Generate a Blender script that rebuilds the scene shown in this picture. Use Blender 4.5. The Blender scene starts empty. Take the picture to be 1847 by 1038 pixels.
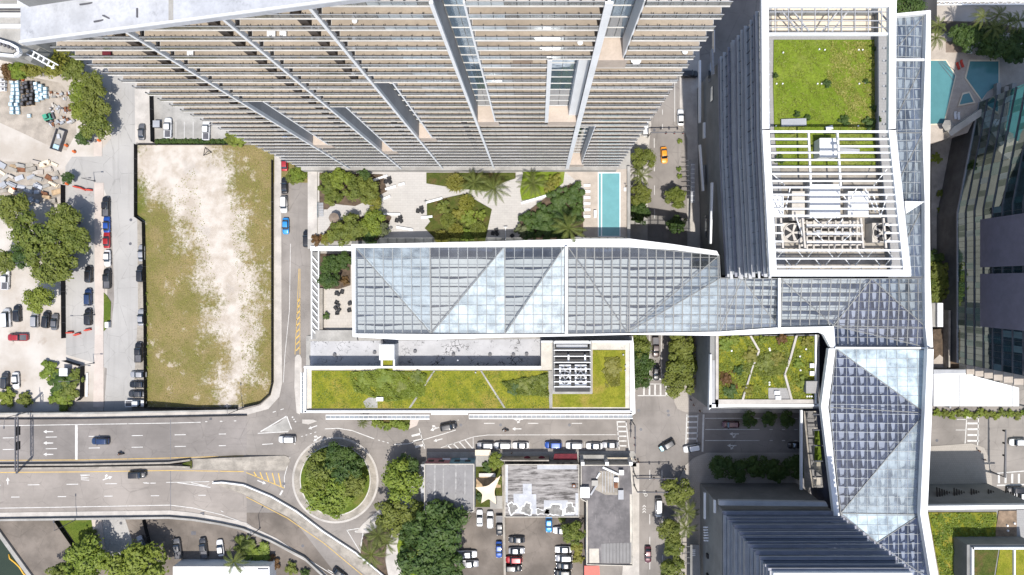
import bpy, math, random
from mathutils import Vector, Matrix

R = math.radians
ORD = ['first', 'second', 'third', 'fourth', 'fifth', 'sixth', 'seventh', 'eighth', 'ninth', 'tenth', 'eleventh', 'twelfth', 'thirteenth', 'fourteenth']
SC = bpy.context.scene
COL = SC.collection

# ------------------------------------------------------------------ camera
CAM_H = 200.0                 # drone height above the street, metres
FPX = 1281.0                  # focal length in photograph pixels (1847 wide)
VX, VY = 970.0, 512.0         # nadir point in the photograph
cam_d = bpy.data.cameras.new('camera')
cam = bpy.data.objects.new('camera', cam_d)
COL.objects.link(cam)
cam.location = (0, 0, CAM_H)
cam.rotation_euler = (0, 0, 0)
cam_d.sensor_width = 36.0
cam_d.lens = 36.0 * FPX / 1847.0
cam_d.shift_x = -(VX - 923.5) / 1847.0
cam_d.shift_y = -(519.0 - VY) / 1847.0
cam_d.clip_end = 3000
SC.camera = cam

# ------------------------------------------------------------------ sky, sun, exposure
SUN_EL = 67.0
to_sun = Vector((0.05, -math.cos(R(SUN_EL)), math.sin(R(SUN_EL)))).normalized()
W = bpy.data.worlds.new('World')
SC.world = W
W.use_nodes = True
wn = W.node_tree.nodes
sky = wn.new('ShaderNodeTexSky')
sky.sky_type = 'NISHITA'
sky.sun_disc = False
sky.sun_elevation = R(SUN_EL)
sky.sun_rotation = R(177)
sky.air_density = 1.0
sky.dust_density = 1.6
sky.ozone_density = 1.0
bg = wn['Background']
bg.inputs['Strength'].default_value = 0.15
W.node_tree.links.new(sky.outputs[0], bg.inputs['Color'])
sl = bpy.data.lights.new('sun', 'SUN')
sl.energy = 4.2
sl.angle = R(0.5)
sl.color = (1.0, 0.955, 0.89)
so = bpy.data.objects.new('sun', sl)
COL.objects.link(so)
so.location = (0, -150, 260)
so.rotation_euler = to_sun.to_track_quat('Z', 'Y').to_euler()
SC.view_settings.view_transform = 'Standard'
SC.view_settings.look = 'None'
SC.view_settings.gamma = 1.0
SC.view_settings.exposure = 0.5
SC.render.engine = 'CYCLES'
SC.cycles.max_bounces = 6
SC.cycles.transparent_max_bounces = 12

# ------------------------------------------------------------------ helpers
def P(px, py, z=0.0):
    """real-world point for a spot measured in the photograph, at height z"""
    s = (CAM_H - z) / FPX
    return Vector(((px - VX) * s, (VY - py) * s, z))

def PX(px, z=0.0): return (px - VX) * (CAM_H - z) / FPX
def PY(py, z=0.0): return (VY - py) * (CAM_H - z) / FPX

def wloc(o):
    v = Vector((0, 0, 0))
    while o is not None:
        v += Vector(o.location)
        o = o.parent
    return v

class MB:
    def __init__(s):
        s.v = []; s.f = []; s.m = []
    def add(s, vs, fs, mi=0):
        n = len(s.v)
        s.v += [tuple(p) for p in vs]
        s.f += [tuple(i + n for i in f) for f in fs]
        s.m += [mi] * len(fs)
        return s
    def box(s, x0, x1, y0, y1, z0, z1, mi=0):
        if x0 > x1: x0, x1 = x1, x0
        if y0 > y1: y0, y1 = y1, y0
        vs = [(x0, y0, z0), (x1, y0, z0), (x1, y1, z0), (x0, y1, z0), (x0, y0, z1), (x1, y0, z1), (x1, y1, z1), (x0, y1, z1)]
        return s.add(vs, [(3, 2, 1, 0), (4, 5, 6, 7), (0, 1, 5, 4), (1, 2, 6, 5), (2, 3, 7, 6), (3, 0, 4, 7)], mi)
    def cbox(s, c, sx, sy, sz, ang=0, mi=0):
        """box on a base centre, turned about z"""
        ca, sa = math.cos(ang), math.sin(ang)
        vs = []
        for dz in (0, sz):
            for dx, dy in ((-1, -1), (1, -1), (1, 1), (-1, 1)):
                x, y = dx * sx / 2, dy * sy / 2
                vs.append((c[0] + x * ca - y * sa, c[1] + x * sa + y * ca, c[2] + dz))
        return s.add(vs, [(3, 2, 1, 0), (4, 5, 6, 7), (0, 1, 5, 4), (1, 2, 6, 5), (2, 3, 7, 6), (3, 0, 4, 7)], mi)
    def prism(s, poly, z0, z1, mi=0, top=True, bottom=True):
        a = sum(poly[i][0] * poly[(i + 1) % len(poly)][1] - poly[(i + 1) % len(poly)][0] * poly[i][1] for i in range(len(poly)))
        p = list(poly) if a > 0 else list(poly)[::-1]
        n = len(p)
        vs = [(q[0], q[1], z0) for q in p] + [(q[0], q[1], z1) for q in p]
        fs = [(i, (i + 1) % n, n + (i + 1) % n, n + i) for i in range(n)]
        if top: fs.append(tuple(range(n, 2 * n)))
        if bottom: fs.append(tuple(range(n - 1, -1, -1)))
        return s.add(vs, fs, mi)
    def sheet(s, pts, mi=0):
        pts = [tuple(p) for p in pts]
        a = sum(pts[i][0] * pts[(i + 1) % len(pts)][1] - pts[(i + 1) % len(pts)][0] * pts[i][1] for i in range(len(pts)))
        if a < 0: pts = pts[::-1]
        return s.add(pts, [tuple(range(len(pts)))], mi)
    def beam(s, p, q, w, h, mi=0):
        """rectangular bar from p to q, w across, h tall"""
        p, q = Vector(p), Vector(q)
        d = (q - p)
        if d.length < 1e-6: return s
        d.normalize()
        up = Vector((0, 0, 1))
        if abs(d.z) > 0.98: up = Vector((0, 1, 0))
        sd = d.cross(up).normalized() * (w / 2)
        u = sd.cross(d).normalized() * (h / 2)
        vs = [p - sd - u, p + sd - u, p + sd + u, p - sd + u, q - sd - u, q + sd - u, q + sd + u, q - sd + u]
        return s.add(vs, [(0, 1, 2, 3), (7, 6, 5, 4), (4, 5, 1, 0), (5, 6, 2, 1), (6, 7, 3, 2), (7, 4, 0, 3)], mi)
    def tube(s, pts, rad, n=6, mi=0, cap=True):
        pts = [Vector(p) for p in pts]
        if not isinstance(rad, (list, tuple)): rad = [rad] * len(pts)
        vs = []
        for i, p in enumerate(pts):
            d = (pts[min(i + 1, len(pts) - 1)] - pts[max(i - 1, 0)]).normalized()
            ref = Vector((0, 0, 1)) if abs(d.z) < 0.9 else Vector((1, 0, 0))
            a = d.cross(ref).normalized(); b = a.cross(d)
            for k in range(n):
                t = 2 * math.pi * k / n
                vs.append(p + (a * math.cos(t) + b * math.sin(t)) * rad[i])
        fs = []
        for i in range(len(pts) - 1):
            for k in range(n):
                fs.append((i * n + k, (i + 1) * n + k, (i + 1) * n + (k + 1) % n, i * n + (k + 1) % n))
        if cap:
            fs.append(tuple(range(n))); fs.append(tuple(range(len(pts) * n - 1, (len(pts) - 1) * n - 1, -1)))
        return s.add(vs, fs, mi)
    def strip(s, left, right, mi=0):
        """ribbon of quads between two matching polylines"""
        n = len(left)
        vs = [tuple(p) for p in left] + [tuple(p) for p in right]
        fs = []
        for i in range(n - 1):
            f = (i, i + 1, n + i + 1, n + i)
            a, b, c = Vector(vs[f[0]]), Vector(vs[f[1]]), Vector(vs[f[2]])
            if (b - a).cross(c - a).z < 0: f = f[::-1]
            fs.append(f)
        return s.add(vs, fs, mi)
    def disc(s, c, r, n=24, mi=0):
        return s.add([(c[0] + r * math.cos(2 * math.pi * k / n), c[1] + r * math.sin(2 * math.pi * k / n), c[2]) for k in range(n)], [tuple(range(n))], mi)
    def cyl(s, c, r, h, n=16, r2=None, mi=0):
        r2 = r if r2 is None else r2
        vs = [(c[0] + r * math.cos(2 * math.pi * k / n), c[1] + r * math.sin(2 * math.pi * k / n), c[2]) for k in range(n)]
        vs += [(c[0] + r2 * math.cos(2 * math.pi * k / n), c[1] + r2 * math.sin(2 * math.pi * k / n), c[2] + h) for k in range(n)]
        fs = [(k, (k + 1) % n, n + (k + 1) % n, n + k) for k in range(n)] + [tuple(range(n, 2 * n)), tuple(range(n - 1, -1, -1))]
        return s.add(vs, fs, mi)
    def mesh(s, name, mats, off=None):
        me = bpy.data.meshes.new(name)
        vs = s.v if off is None else [(a - off[0], b - off[1], c - off[2]) for a, b, c in s.v]
        me.from_pydata(vs, [], s.f)
        if not isinstance(mats, (list, tuple)): mats = [mats]
        for m in mats: me.materials.append(m)
        if len(mats) > 1: me.polygons.foreach_set('material_index', s.m)
        me.update()
        return me
    def build(s, name, mats, parent=None, smooth=False, bevel=0.0, local=False):
        """one mesh object; world coordinates unless local"""
        if local: off = None
        elif parent is not None: off = wloc(parent)
        else:
            xs = [p[0] for p in s.v]; ys = [p[1] for p in s.v]; zs = [p[2] for p in s.v]
            off = Vector(((min(xs) + max(xs)) / 2, (min(ys) + max(ys)) / 2, min(zs)))
        me = s.mesh(name, mats, off)
        if smooth: me.polygons.foreach_set('use_smooth', [True] * len(me.polygons))
        o = bpy.data.objects.new(name, me)
        COL.objects.link(o)
        if parent is not None: o.parent = parent
        elif not local: o.location = off
        if bevel:
            b = o.modifiers.new('bevel', 'BEVEL'); b.width = bevel; b.segments = 2; b.limit_method = 'ANGLE'
        return o

def tag(o, label=None, cat=None, group=None, kind=None):
    if label: o['label'] = label
    if cat: o['category'] = cat
    if group: o['group'] = group
    if kind: o['kind'] = kind
    return o

def thing(name, label, cat, loc=(0, 0, 0), rz=0.0, group=None):
    o = bpy.data.objects.new(name, None)
    COL.objects.link(o)
    o.empty_display_size = 0.3
    o.location = loc
    o.rotation_euler = (0, 0, rz)
    return tag(o, label, cat, group)

def inst(name, me, parent, loc=(0, 0, 0), rot=(0, 0, 0), scale=(1, 1, 1), mat=None):
    o = bpy.data.objects.new(name, me)
    COL.objects.link(o)
    o.parent = parent
    o.location = loc; o.rotation_euler = rot; o.scale = scale
    if mat is not None:
        o.material_slots[0].link = 'OBJECT'
        o.material_slots[0].material = mat
    return o

def pz(poly, z): return [P(a, b, z) for a, b in poly]

def ground_sheet(name, poly, z, mat, parent=None, kind='structure'):
    m = MB().sheet(pz(poly, z))
    o = m.build(name, mat, parent)
    if parent is None: tag(o, kind=kind)
    return o

def slab(name, poly, z0, z1, mat, parent=None, kind=None):
    """polygon measured at its top, extruded straight down"""
    o = MB().prism([(p.x, p.y) for p in pz(poly, z1)], z0, z1).build(name, mat, parent)
    if kind: tag(o, kind=kind)
    return o

# ------------------------------------------------------------------ procedural materials
class NT:
    def __init__(s, name):
        s.mat = bpy.data.materials.new(name)
        s.mat.use_nodes = True
        s.t = s.mat.node_tree
        s.n = s.t.nodes
        s.b = s.n['Principled BSDF']
        s.out = s.n['Material Output']
        s.geo = s.n.new('ShaderNodeNewGeometry')
    def link(s, a, b): s.t.links.new(a, b)
    def pos(s, scale=(1, 1, 1), loc=(0, 0, 0), rot=(0, 0, 0), local=False):
        m = s.n.new('ShaderNodeMapping')
        m.inputs['Scale'].default_value = scale
        m.inputs['Location'].default_value = loc
        m.inputs['Rotation'].default_value = rot
        if local:
            tc = s.n.new('ShaderNodeTexCoord'); s.link(tc.outputs['Object'], m.inputs['Vector'])
        else: s.link(s.geo.outputs['Position'], m.inputs['Vector'])
        return m.outputs[0]
    def noise(s, vec, scale, detail=4, rough=0.6, dist=0.0):
        n = s.n.new('ShaderNodeTexNoise')
        s.link(vec, n.inputs['Vector'])
        n.inputs['Scale'].default_value = scale
        n.inputs['Detail'].default_value = detail
        n.inputs['Roughness'].default_value = rough
        n.inputs['Distortion'].default_value = dist
        return n.outputs['Fac']
    def ramp(s, fac, lo, hi, a=0.0, b=1.0):
        m = s.n.new('ShaderNodeMapRange')
        m.interpolation_type = 'SMOOTHSTEP'
        s.link(fac, m.inputs['Value'])
        m.inputs['From Min'].default_value = lo; m.inputs['From Max'].default_value = hi
        m.inputs['To Min'].default_value = a; m.inputs['To Max'].default_value = b
        return m.outputs['Result']
    def mix(s, fac, a, b, typ='MIX'):
        m = s.n.new('ShaderNodeMix'); m.data_type = 'RGBA'; m.blend_type = typ
        for sock, v in ((m.inputs[0], fac), (m.inputs[6], a), (m.inputs[7], b)):
            if hasattr(v, 'is_linked') or hasattr(v, 'links'): s.link(v, sock)
            elif isinstance(v, (int, float)): sock.default_value = v
            else: sock.default_value = (*v[:3], 1)
        return m.outputs[2]
    def math(s, op, a, b=0.0):
        m = s.n.new('ShaderNodeMath'); m.operation = op
        for i, v in enumerate((a, b)):
            if hasattr(v, 'links'): s.link(v, m.inputs[i])
            else: m.inputs[i].default_value = v
        return m.outputs[0]
    def xyz(s, vec=None):
        x = s.n.new('ShaderNodeSeparateXYZ')
        s.link(vec if vec is not None else s.geo.outputs['Position'], x.inputs[0])
        return x.outputs
    def voro(s, vec, scale, feature='F1'):
        v = s.n.new('ShaderNodeTexVoronoi'); v.feature = feature
        s.link(vec, v.inputs['Vector']); v.inputs['Scale'].default_value = scale
        return v.outputs['Distance'] if feature != 'F1' else v.outputs
    def bump(s, fac, strength=0.3, dist=0.05):
        b = s.n.new('ShaderNodeBump')
        s.link(fac, b.inputs['Height'])
        b.inputs['Strength'].default_value = strength; b.inputs['Distance'].default_value = dist
        s.link(b.outputs[0], s.b.inputs['Normal'])
    def done(s, col, rough=0.85, metal=0.0, spec=0.35):
        if hasattr(col, 'links'): s.link(col, s.b.inputs['Base Color'])
        else: s.b.inputs['Base Color'].default_value = (*col[:3], 1)
        if hasattr(rough, 'links'): s.link(rough, s.b.inputs['Roughness'])
        else: s.b.inputs['Roughness'].default_value = rough
        s.b.inputs['Metallic'].default_value = metal
        s.b.inputs['Specular IOR Level'].default_value = spec
        return s.mat

def srgb(r, g, b, k=1.0):
    f = lambda c: ((c / 255 + 0.055) / 1.055) ** 2.4 if c > 10 else c / 255 / 12.92
    return (f(r) * k, f(g) * k, f(b) * k)

def mvar(name, c, amt=0.2, scale=0.4, fine=6.0, rough=0.85, metal=0.0, bump=0.0, spec=0.35, local=False, stain=0.0):
    """base colour broken up by broad and fine noise, optional dark stains"""
    t = NT(name); p = t.pos(local=local)
    lo = tuple(x * (1 - amt) for x in c); hi = tuple(min(1, x * (1 + amt)) for x in c)
    col = t.mix(t.ramp(t.noise(p, scale, 5), 0.3, 0.7), lo, hi)
    f = t.noise(p, fine, 3)
    col = t.mix(t.ramp(f, 0.35, 0.75, 0, 0.35), col, tuple(x * (1 - amt) * 0.8 for x in c))
    if stain:
        st = t.ramp(t.noise(t.pos(loc=(7, 3, 1), local=local), scale * 1.7, 8, 0.75), 0.56, 0.72, 0, stain)
        col = t.mix(st, col, tuple(x * 0.4 for x in c))
    if bump: t.bump(f, bump)
    return t.done(col, rough, metal, spec)

M = {}
M['asphalt'] = None
def asphalt(name, base, streak=(0.05, 0.9), patch=0.25):
    t = NT(name); p = t.pos()
    c = base
    n1 = t.noise(p, 0.09, 5, 0.6)
    col = t.mix(t.ramp(n1, 0.3, 0.7), tuple(x * (1 - patch) for x in c), tuple(x * (1 + patch * 0.6) for x in c))
    st = t.noise(t.pos(scale=(streak[0], streak[1], 1)), 1.0, 4, 0.6)
    col = t.mix(t.ramp(st, 0.5, 0.75, 0, 0.35), col, tuple(x * 0.62 for x in c))
    v = t.voro(t.pos(scale=(1, 1, 0.01)), 0.16, 'DISTANCE_TO_EDGE')
    warp = t.noise(p, 0.5, 3)
    cr = t.ramp(t.math('ADD', v, t.math('MULTIPLY', t.math('SUBTRACT', warp, 0.5), 0.05)), 0.0, 0.012, 0.4, 0)
    col = t.mix(cr, col, tuple(x * 0.5 for x in c))
    fine = t.noise(p, 9.0, 3, 0.7)
    col = t.mix(t.ramp(fine, 0.3, 0.8, 0, 0.3), col, tuple(x * 0.6 for x in c))
    sp = t.ramp(t.noise(t.pos(loc=(3, 8, 0)), 0.7, 6, 0.8), 0.66, 0.74, 0, 0.45)
    col = t.mix(sp, col, tuple(x * 0.45 for x in c))
    t.bump(fine, 0.25, 0.03)
    return t.done(col, 0.92, 0, 0.2)

M['asphalt'] = asphalt('asphalt_warm_grey', (0.225, 0.205, 0.187))
M['asphalt_ns'] = asphalt('asphalt_north_south', (0.228, 0.209, 0.193), (0.9, 0.05))
M['deck_road'] = asphalt('bridge_deck_concrete', (0.215, 0.196, 0.182), (0.04, 1.1), 0.26)
M['deck_pale'] = asphalt('pale_bridge_concrete', (0.265, 0.238, 0.214), (0.04, 1.1), 0.22)
M['pale_road'] = asphalt('pale_concrete_road', (0.335, 0.325, 0.31), (0.9, 0.04), 0.12)
M['lot_road'] = asphalt('worn_parking_asphalt', (0.165, 0.142, 0.122), (0.5, 0.4), 0.4)
M['sidewalk'] = mvar('pale_sidewalk', (0.40, 0.375, 0.345), 0.16, 0.25, 5, stain=0.3)
M['sidewalk_pink'] = mvar('pinkish_sidewalk', (0.44, 0.385, 0.345), 0.1, 0.2, 5, stain=0.25)
M['kerb'] = mvar('kerb_concrete', (0.46, 0.44, 0.41), 0.14, 0.6, 6, stain=0.3)
M['concrete'] = mvar('grey_concrete', (0.29, 0.28, 0.26), 0.22, 0.22, 4, stain=0.5)
M['concrete_dk'] = mvar('dark_concrete', (0.13, 0.13, 0.128), 0.25, 0.2, 3, stain=0.4)
M['concrete_brown'] = mvar('brown_stained_concrete', (0.27, 0.245, 0.21), 0.25, 0.4, 3, stain=0.55)
M['parapet'] = mvar('cream_stained_parapet', (0.47, 0.44, 0.385), 0.15, 0.35, 4, stain=0.55)
M['white'] = mvar('white_coated_metal', (0.66, 0.67, 0.68), 0.05, 0.2, 3, rough=0.5, stain=0.12)
M['white_roof'] = mvar('white_roof_membrane', (0.385, 0.395, 0.42), 0.16, 0.25, 2.5, stain=0.65)
M['paint_white'] = mvar('white_road_paint', (0.52, 0.51, 0.49), 0.16, 0.8, 8, stain=0.7)
M['paint_yellow'] = mvar('yellow_road_paint', (0.50, 0.34, 0.10), 0.14, 0.8, 8, stain=0.55)
M['black'] = mvar('black_metal', (0.018, 0.018, 0.02), 0.3, 1, 8, rough=0.6)
M['black_fabric'] = mvar('black_fence_fabric', (0.012, 0.012, 0.013), 0.3, 1, 8, rough=0.9)
M['steel'] = mvar('grey_painted_steel', (0.30, 0.31, 0.33), 0.1, 0.4, 5, rough=0.5)
M['steel_dk'] = mvar('dark_steel', (0.09, 0.09, 0.1), 0.2, 0.5, 5, rough=0.5)
M['plaza'] = mvar('pale_plaza_paving', (0.455, 0.435, 0.41), 0.05, 0.1, 2, stain=0.1)
M['deck_tan'] = mvar('tan_pool_paving', (0.37, 0.325, 0.28), 0.12, 0.4, 3, stain=0.25)
M['tan'] = mvar('tan_balcony_floor', (0.305, 0.26, 0.212), 0.16, 0.15, 3, stain=0.25)
M['tan_lt'] = mvar('light_beige_block', (0.40, 0.335, 0.28), 0.1, 0.3, 3, stain=0.2)
M['slab_edge'] = mvar('offwhite_slab_edge', (0.50, 0.485, 0.46), 0.1, 0.3, 5, stain=0.25)
M['partition'] = mvar('brown_partition', (0.075, 0.06, 0.05), 0.3, 0.5, 4)
M['fin_grey'] = mvar('grey_fin_wall', (0.31, 0.315, 0.33), 0.16, 0.12, 2, stain=0.25)
M['dirt'] = mvar('brown_dirt', (0.20, 0.145, 0.10), 0.35, 0.6, 6, bump=0.3)
M['mulch'] = mvar('dark_planting_soil', (0.085, 0.06, 0.04), 0.4, 0.8, 7, bump=0.4)
M['purple'] = mvar('slate_purple_panel', (0.19, 0.175, 0.215), 0.1, 0.3, 6, rough=0.6)
M['rust'] = mvar('rusty_brown', (0.16, 0.07, 0.035), 0.4, 1, 8)
M['red'] = mvar('red_plastic', (0.45, 0.05, 0.03), 0.15, 1, 5, rough=0.5)
M['orange'] = mvar('orange_plastic', (0.62, 0.13, 0.03), 0.15, 1, 5, rough=0.5)
M['burgundy'] = mvar('burgundy_canvas', (0.10, 0.012, 0.02), 0.2, 1, 5)
M['sail'] = mvar('cream_shade_cloth', (0.60, 0.52, 0.40), 0.08, 0.4, 3)
M['taupe'] = mvar('taupe_canvas', (0.19, 0.15, 0.12), 0.12, 0.8, 5)
M['wood'] = mvar('weathered_timber', (0.36, 0.26, 0.16), 0.3, 0.9, 6)
M['pink'] = mvar('dusty_pink_wall', (0.34, 0.17, 0.19), 0.14, 0.5, 5)
M['teal'] = mvar('faded_blue_wall', (0.13, 0.25, 0.32), 0.14, 0.5, 5)
M['yellow'] = mvar('yellow_float', (0.62, 0.36, 0.04), 0.15, 1, 4, rough=0.5)
M['green_machine'] = mvar('green_machine_paint', (0.05, 0.26, 0.17), 0.2, 1, 5, rough=0.5)
M['lt_blue'] = mvar('pale_blue_wrap', (0.33, 0.47, 0.55), 0.2, 1, 3, rough=0.5)
M['beige_unit'] = mvar('beige_cooling_unit', (0.45, 0.42, 0.38), 0.12, 0.5, 4, stain=0.3)
M['louver'] = mvar('grey_metal_louver', (0.36, 0.365, 0.375), 0.1, 0.3, 4, rough=0.5)
M['louver_dk'] = mvar('slate_metal_louver', (0.22, 0.222, 0.26), 0.12, 0.3, 4, rough=0.5)
M['wall_grey'] = mvar('grey_panel_wall', (0.20, 0.20, 0.195), 0.14, 0.2, 3, stain=0.3)

def m_grass(name, g1, g2, dry, amount=0.5, scale=0.12):
    t = NT(name); p = t.pos()
    col = t.mix(t.ramp(t.noise(p, scale * 3, 5), 0.3, 0.7), g1, g2)
    col = t.mix(t.ramp(t.noise(t.pos(loc=(9, 4, 2)), scale, 6, 0.7), 0.62 - amount * 0.25, 0.78 - amount * 0.1), col, dry)
    f = t.noise(p, 3.2, 6, 0.8)
    col = t.mix(t.ramp(f, 0.35, 0.62, 0.55, 0), col, tuple(x * 0.35 for x in g1))
    t.bump(f, 0.6, 0.15)
    return t.done(col, 0.95, 0, 0.1)
M['grass'] = m_grass('lawn_grass', (0.075, 0.115, 0.018), (0.12, 0.15, 0.025), (0.20, 0.17, 0.06), 0.3)
M['grass_roof'] = m_grass('roof_sedum', (0.145, 0.165, 0.016), (0.245, 0.235, 0.03), (0.28, 0.215, 0.055), 0.6, 0.16)
M['grass_bright'] = m_grass('bright_roof_grass', (0.12, 0.175, 0.016), (0.175, 0.23, 0.028), (0.25, 0.24, 0.08), 0.4, 0.10)
M['grass_dark'] = m_grass('dark_bed_cover', (0.05, 0.07, 0.014), (0.09, 0.10, 0.025), (0.13, 0.085, 0.04), 0.6, 0.3)

def m_yard():
    t = NT('pale_sandy_yard'); p = t.pos()
    col = t.mix(t.ramp(t.noise(p, 0.07, 6), 0.35, 0.65), (0.34, 0.305, 0.265), (0.45, 0.42, 0.385))
    col = t.mix(t.ramp(t.noise(t.pos(loc=(5, 5, 0)), 0.16, 7, 0.7), 0.56, 0.7, 0, 0.6), col, (0.27, 0.225, 0.185))
    f = t.noise(p, 4, 5, 0.8)
    col = t.mix(t.ramp(f, 0.55, 0.75, 0, 0.45), col, (0.25, 0.21, 0.17))
    t.bump(f, 0.4, 0.06)
    return t.done(col, 0.95, 0, 0.1)
M['yard'] = m_yard()

def m_vacant():
    """sandy clearing running down the middle of a dry grass lot"""
    t = NT('vacant_lot_sand_and_grass'); p = t.pos()
    x, y, z = t.xyz()
    # centre line and half width of the bare strip along the lot
    fc = t.n.new('ShaderNodeFloatCurve'); fw = t.n.new('ShaderNodeFloatCurve')
    y0, y1 = PY(735), PY(262)
    u = t.n.new('ShaderNodeMapRange'); t.link(y, u.inputs['Value'])
    u.inputs['From Min'].default_value = y0; u.inputs['From Max'].default_value = y1
    def setc(node, pts):
        c = node.mapping.curves[0]
        while len(c.points) < len(pts): c.points.new(0.5, 0.5)
        for q, (a, b) in zip(c.points, pts): q.location = (a, b); q.handle_type = 'AUTO'
        node.mapping.update()
        t.link(u.outputs[0], node.inputs['Value'])
    X0, X1 = PX(247), PX(492)
    fx = lambda q: (PX(q) - X0) / (X1 - X0)
    setc(fc, [(0, fx(410)), (0.2, fx(425)), (0.42, fx(420)), (0.6, fx(400)), (0.8, fx(355)), (0.93, fx(318)), (1, fx(320))])
    setc(fw, [(0, 0.02), (0.12, 0.07), (0.3, 0.14), (0.45, 0.18), (0.62, 0.20), (0.8, 0.27), (0.93, 0.36), (1, 0.2)])
    xn = t.n.new('ShaderNodeMapRange'); t.link(x, xn.inputs['Value'])
    xn.inputs['From Min'].default_value = X0; xn.inputs['From Max'].default_value = X1; xn.clamp = False
    d = t.math('ABSOLUTE', t.math('SUBTRACT', xn.outputs[0], fc.outputs[0]))
    d = t.math('SUBTRACT', d, fw.outputs[0])
    wob = t.math('MULTIPLY', t.math('SUBTRACT', t.noise(p, 0.13, 7, 0.72), 0.5), 0.75)
    spk = t.math('MULTIPLY', t.math('SUBTRACT', t.noise(p, 1.1, 6, 0.8), 0.5), 0.6)
    d = t.math('ADD', t.math('ADD', d, wob), spk)
    grass = t.ramp(d, -0.09, 0.10)
    sand = t.mix(t.ramp(t.noise(p, 0.25, 6), 0.35, 0.65), (0.35, 0.305, 0.255), (0.46, 0.42, 0.375))
    sand = t.mix(t.ramp(t.noise(p, 0.11, 5), 0.58, 0.7, 0, 0.55), sand, (0.33, 0.30, 0.27))
    g = t.mix(t.ramp(t.noise(p, 0.12, 5), 0.35, 0.62), (0.25, 0.195, 0.088), (0.165, 0.15, 0.048))
    g = t.mix(t.ramp(t.noise(t.pos(loc=(2, 7, 0)), 0.3, 6, 0.7), 0.45, 0.7), g, (0.235, 0.185, 0.09))
    eg = t.ramp(xn.outputs[0], 0.16, 0.0)
    g = t.mix(t.math('MULTIPLY', eg, t.ramp(t.noise(p, 0.2, 5), 0.35, 0.6)), g, (0.10, 0.135, 0.02))
    f = t.noise(p, 3.0, 6, 0.85)
    g = t.mix(t.ramp(f, 0.38, 0.6, 0.75, 0), g, (0.085, 0.075, 0.028))
    bare = t.ramp(t.math('ADD', t.noise(t.pos(loc=(1, 2, 3)), 0.22, 6, 0.75), t.math('MULTIPLY', t.noise(p, 2.0, 4, 0.8), 0.25)), 0.70, 0.80, 0, 0.85)
    g = t.mix(bare, g, (0.36, 0.31, 0.245))
    col = t.mix(grass, sand, g)
    col = t.mix(t.ramp(t.noise(p, 2.3, 6, 0.85), 0.63, 0.72, 0, 0.5), col, (0.16, 0.13, 0.07))
    t.bump(f, 0.5, 0.12)
    return t.done(col, 0.95, 0, 0.1)
M['vacant'] = m_vacant()

def m_cracked_roof(name, base, crack, sc=0.7, amt=0.5):
    t = NT(name); p = t.pos()
    col = t.mix(t.ramp(t.noise(p, 0.3, 6), 0.35, 0.7), tuple(x * 0.85 for x in base), base)
    wob = t.mix(1.0, t.geo.outputs['Position'], (0, 0, 0), 'ADD')
    mv = t.n.new('ShaderNodeVectorMath'); mv.operation = 'ADD'
    nz = t.n.new('ShaderNodeTexNoise'); nz.inputs['Scale'].default_value = 1.3; nz.inputs['Detail'].default_value = 4
    t.link(p, nz.inputs['Vector'])
    t.link(p, mv.inputs[0]); t.link(nz.outputs['Color'], mv.inputs[1])
    v = t.voro(mv.outputs[0], sc, 'DISTANCE_TO_EDGE')
    mask = t.ramp(t.noise(t.pos(loc=(4, 1, 0)), 0.22, 5, 0.7), 0.5, 0.62)
    cr = t.math('MULTIPLY', t.ramp(v, 0.03, 0.07, 1, 0), mask)
    col = t.mix(cr, col, crack)
    bl = t.ramp(t.noise(t.pos(loc=(1, 9, 0)), 0.45, 7, 0.75), 0.6, 0.66, 0, amt)
    col = t.mix(bl, col, crack)
    return t.done(col, 0.8, 0, 0.25)
M['roof_cracked'] = m_cracked_roof('cracked_white_roof_coating', (0.40, 0.40, 0.41), (0.05, 0.05, 0.05), 0.9, 0.7)
M['roof_grey'] = m_cracked_roof('worn_grey_roof', (0.215, 0.21, 0.21), (0.15, 0.145, 0.145), 1.2, 0.5)

def m_streak_roof():
    t = NT('streaked_bitumen_roof'); p = t.pos()
    col = t.mix(t.ramp(t.noise(t.pos(scale=(0.25, 2.2, 1)), 0.9, 6, 0.75), 0.38, 0.62), (0.05, 0.045, 0.043), (0.31, 0.295, 0.285))
    col = t.mix(t.ramp(t.noise(p, 0.25, 4), 0.4, 0.7, 0, 0.6), col, (0.28, 0.265, 0.255))
    return t.done(col, 0.85, 0, 0.25)
M['roof_streak'] = m_streak_roof()
def m_dark_roof():
    t = NT('dark_patched_roof'); p = t.pos()
    col = t.mix(t.ramp(t.noise(p, 0.3, 5), 0.35, 0.65), (0.10, 0.095, 0.098), (0.16, 0.15, 0.152))
    col = t.mix(t.ramp(t.noise(t.pos(scale=(2.5, 0.35, 1)), 0.8, 5, 0.8), 0.58, 0.7, 0, 0.5), col, (0.33, 0.31, 0.30))
    return t.done(col, 0.85, 0, 0.25)
M['roof_dark'] = m_dark_roof()

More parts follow.
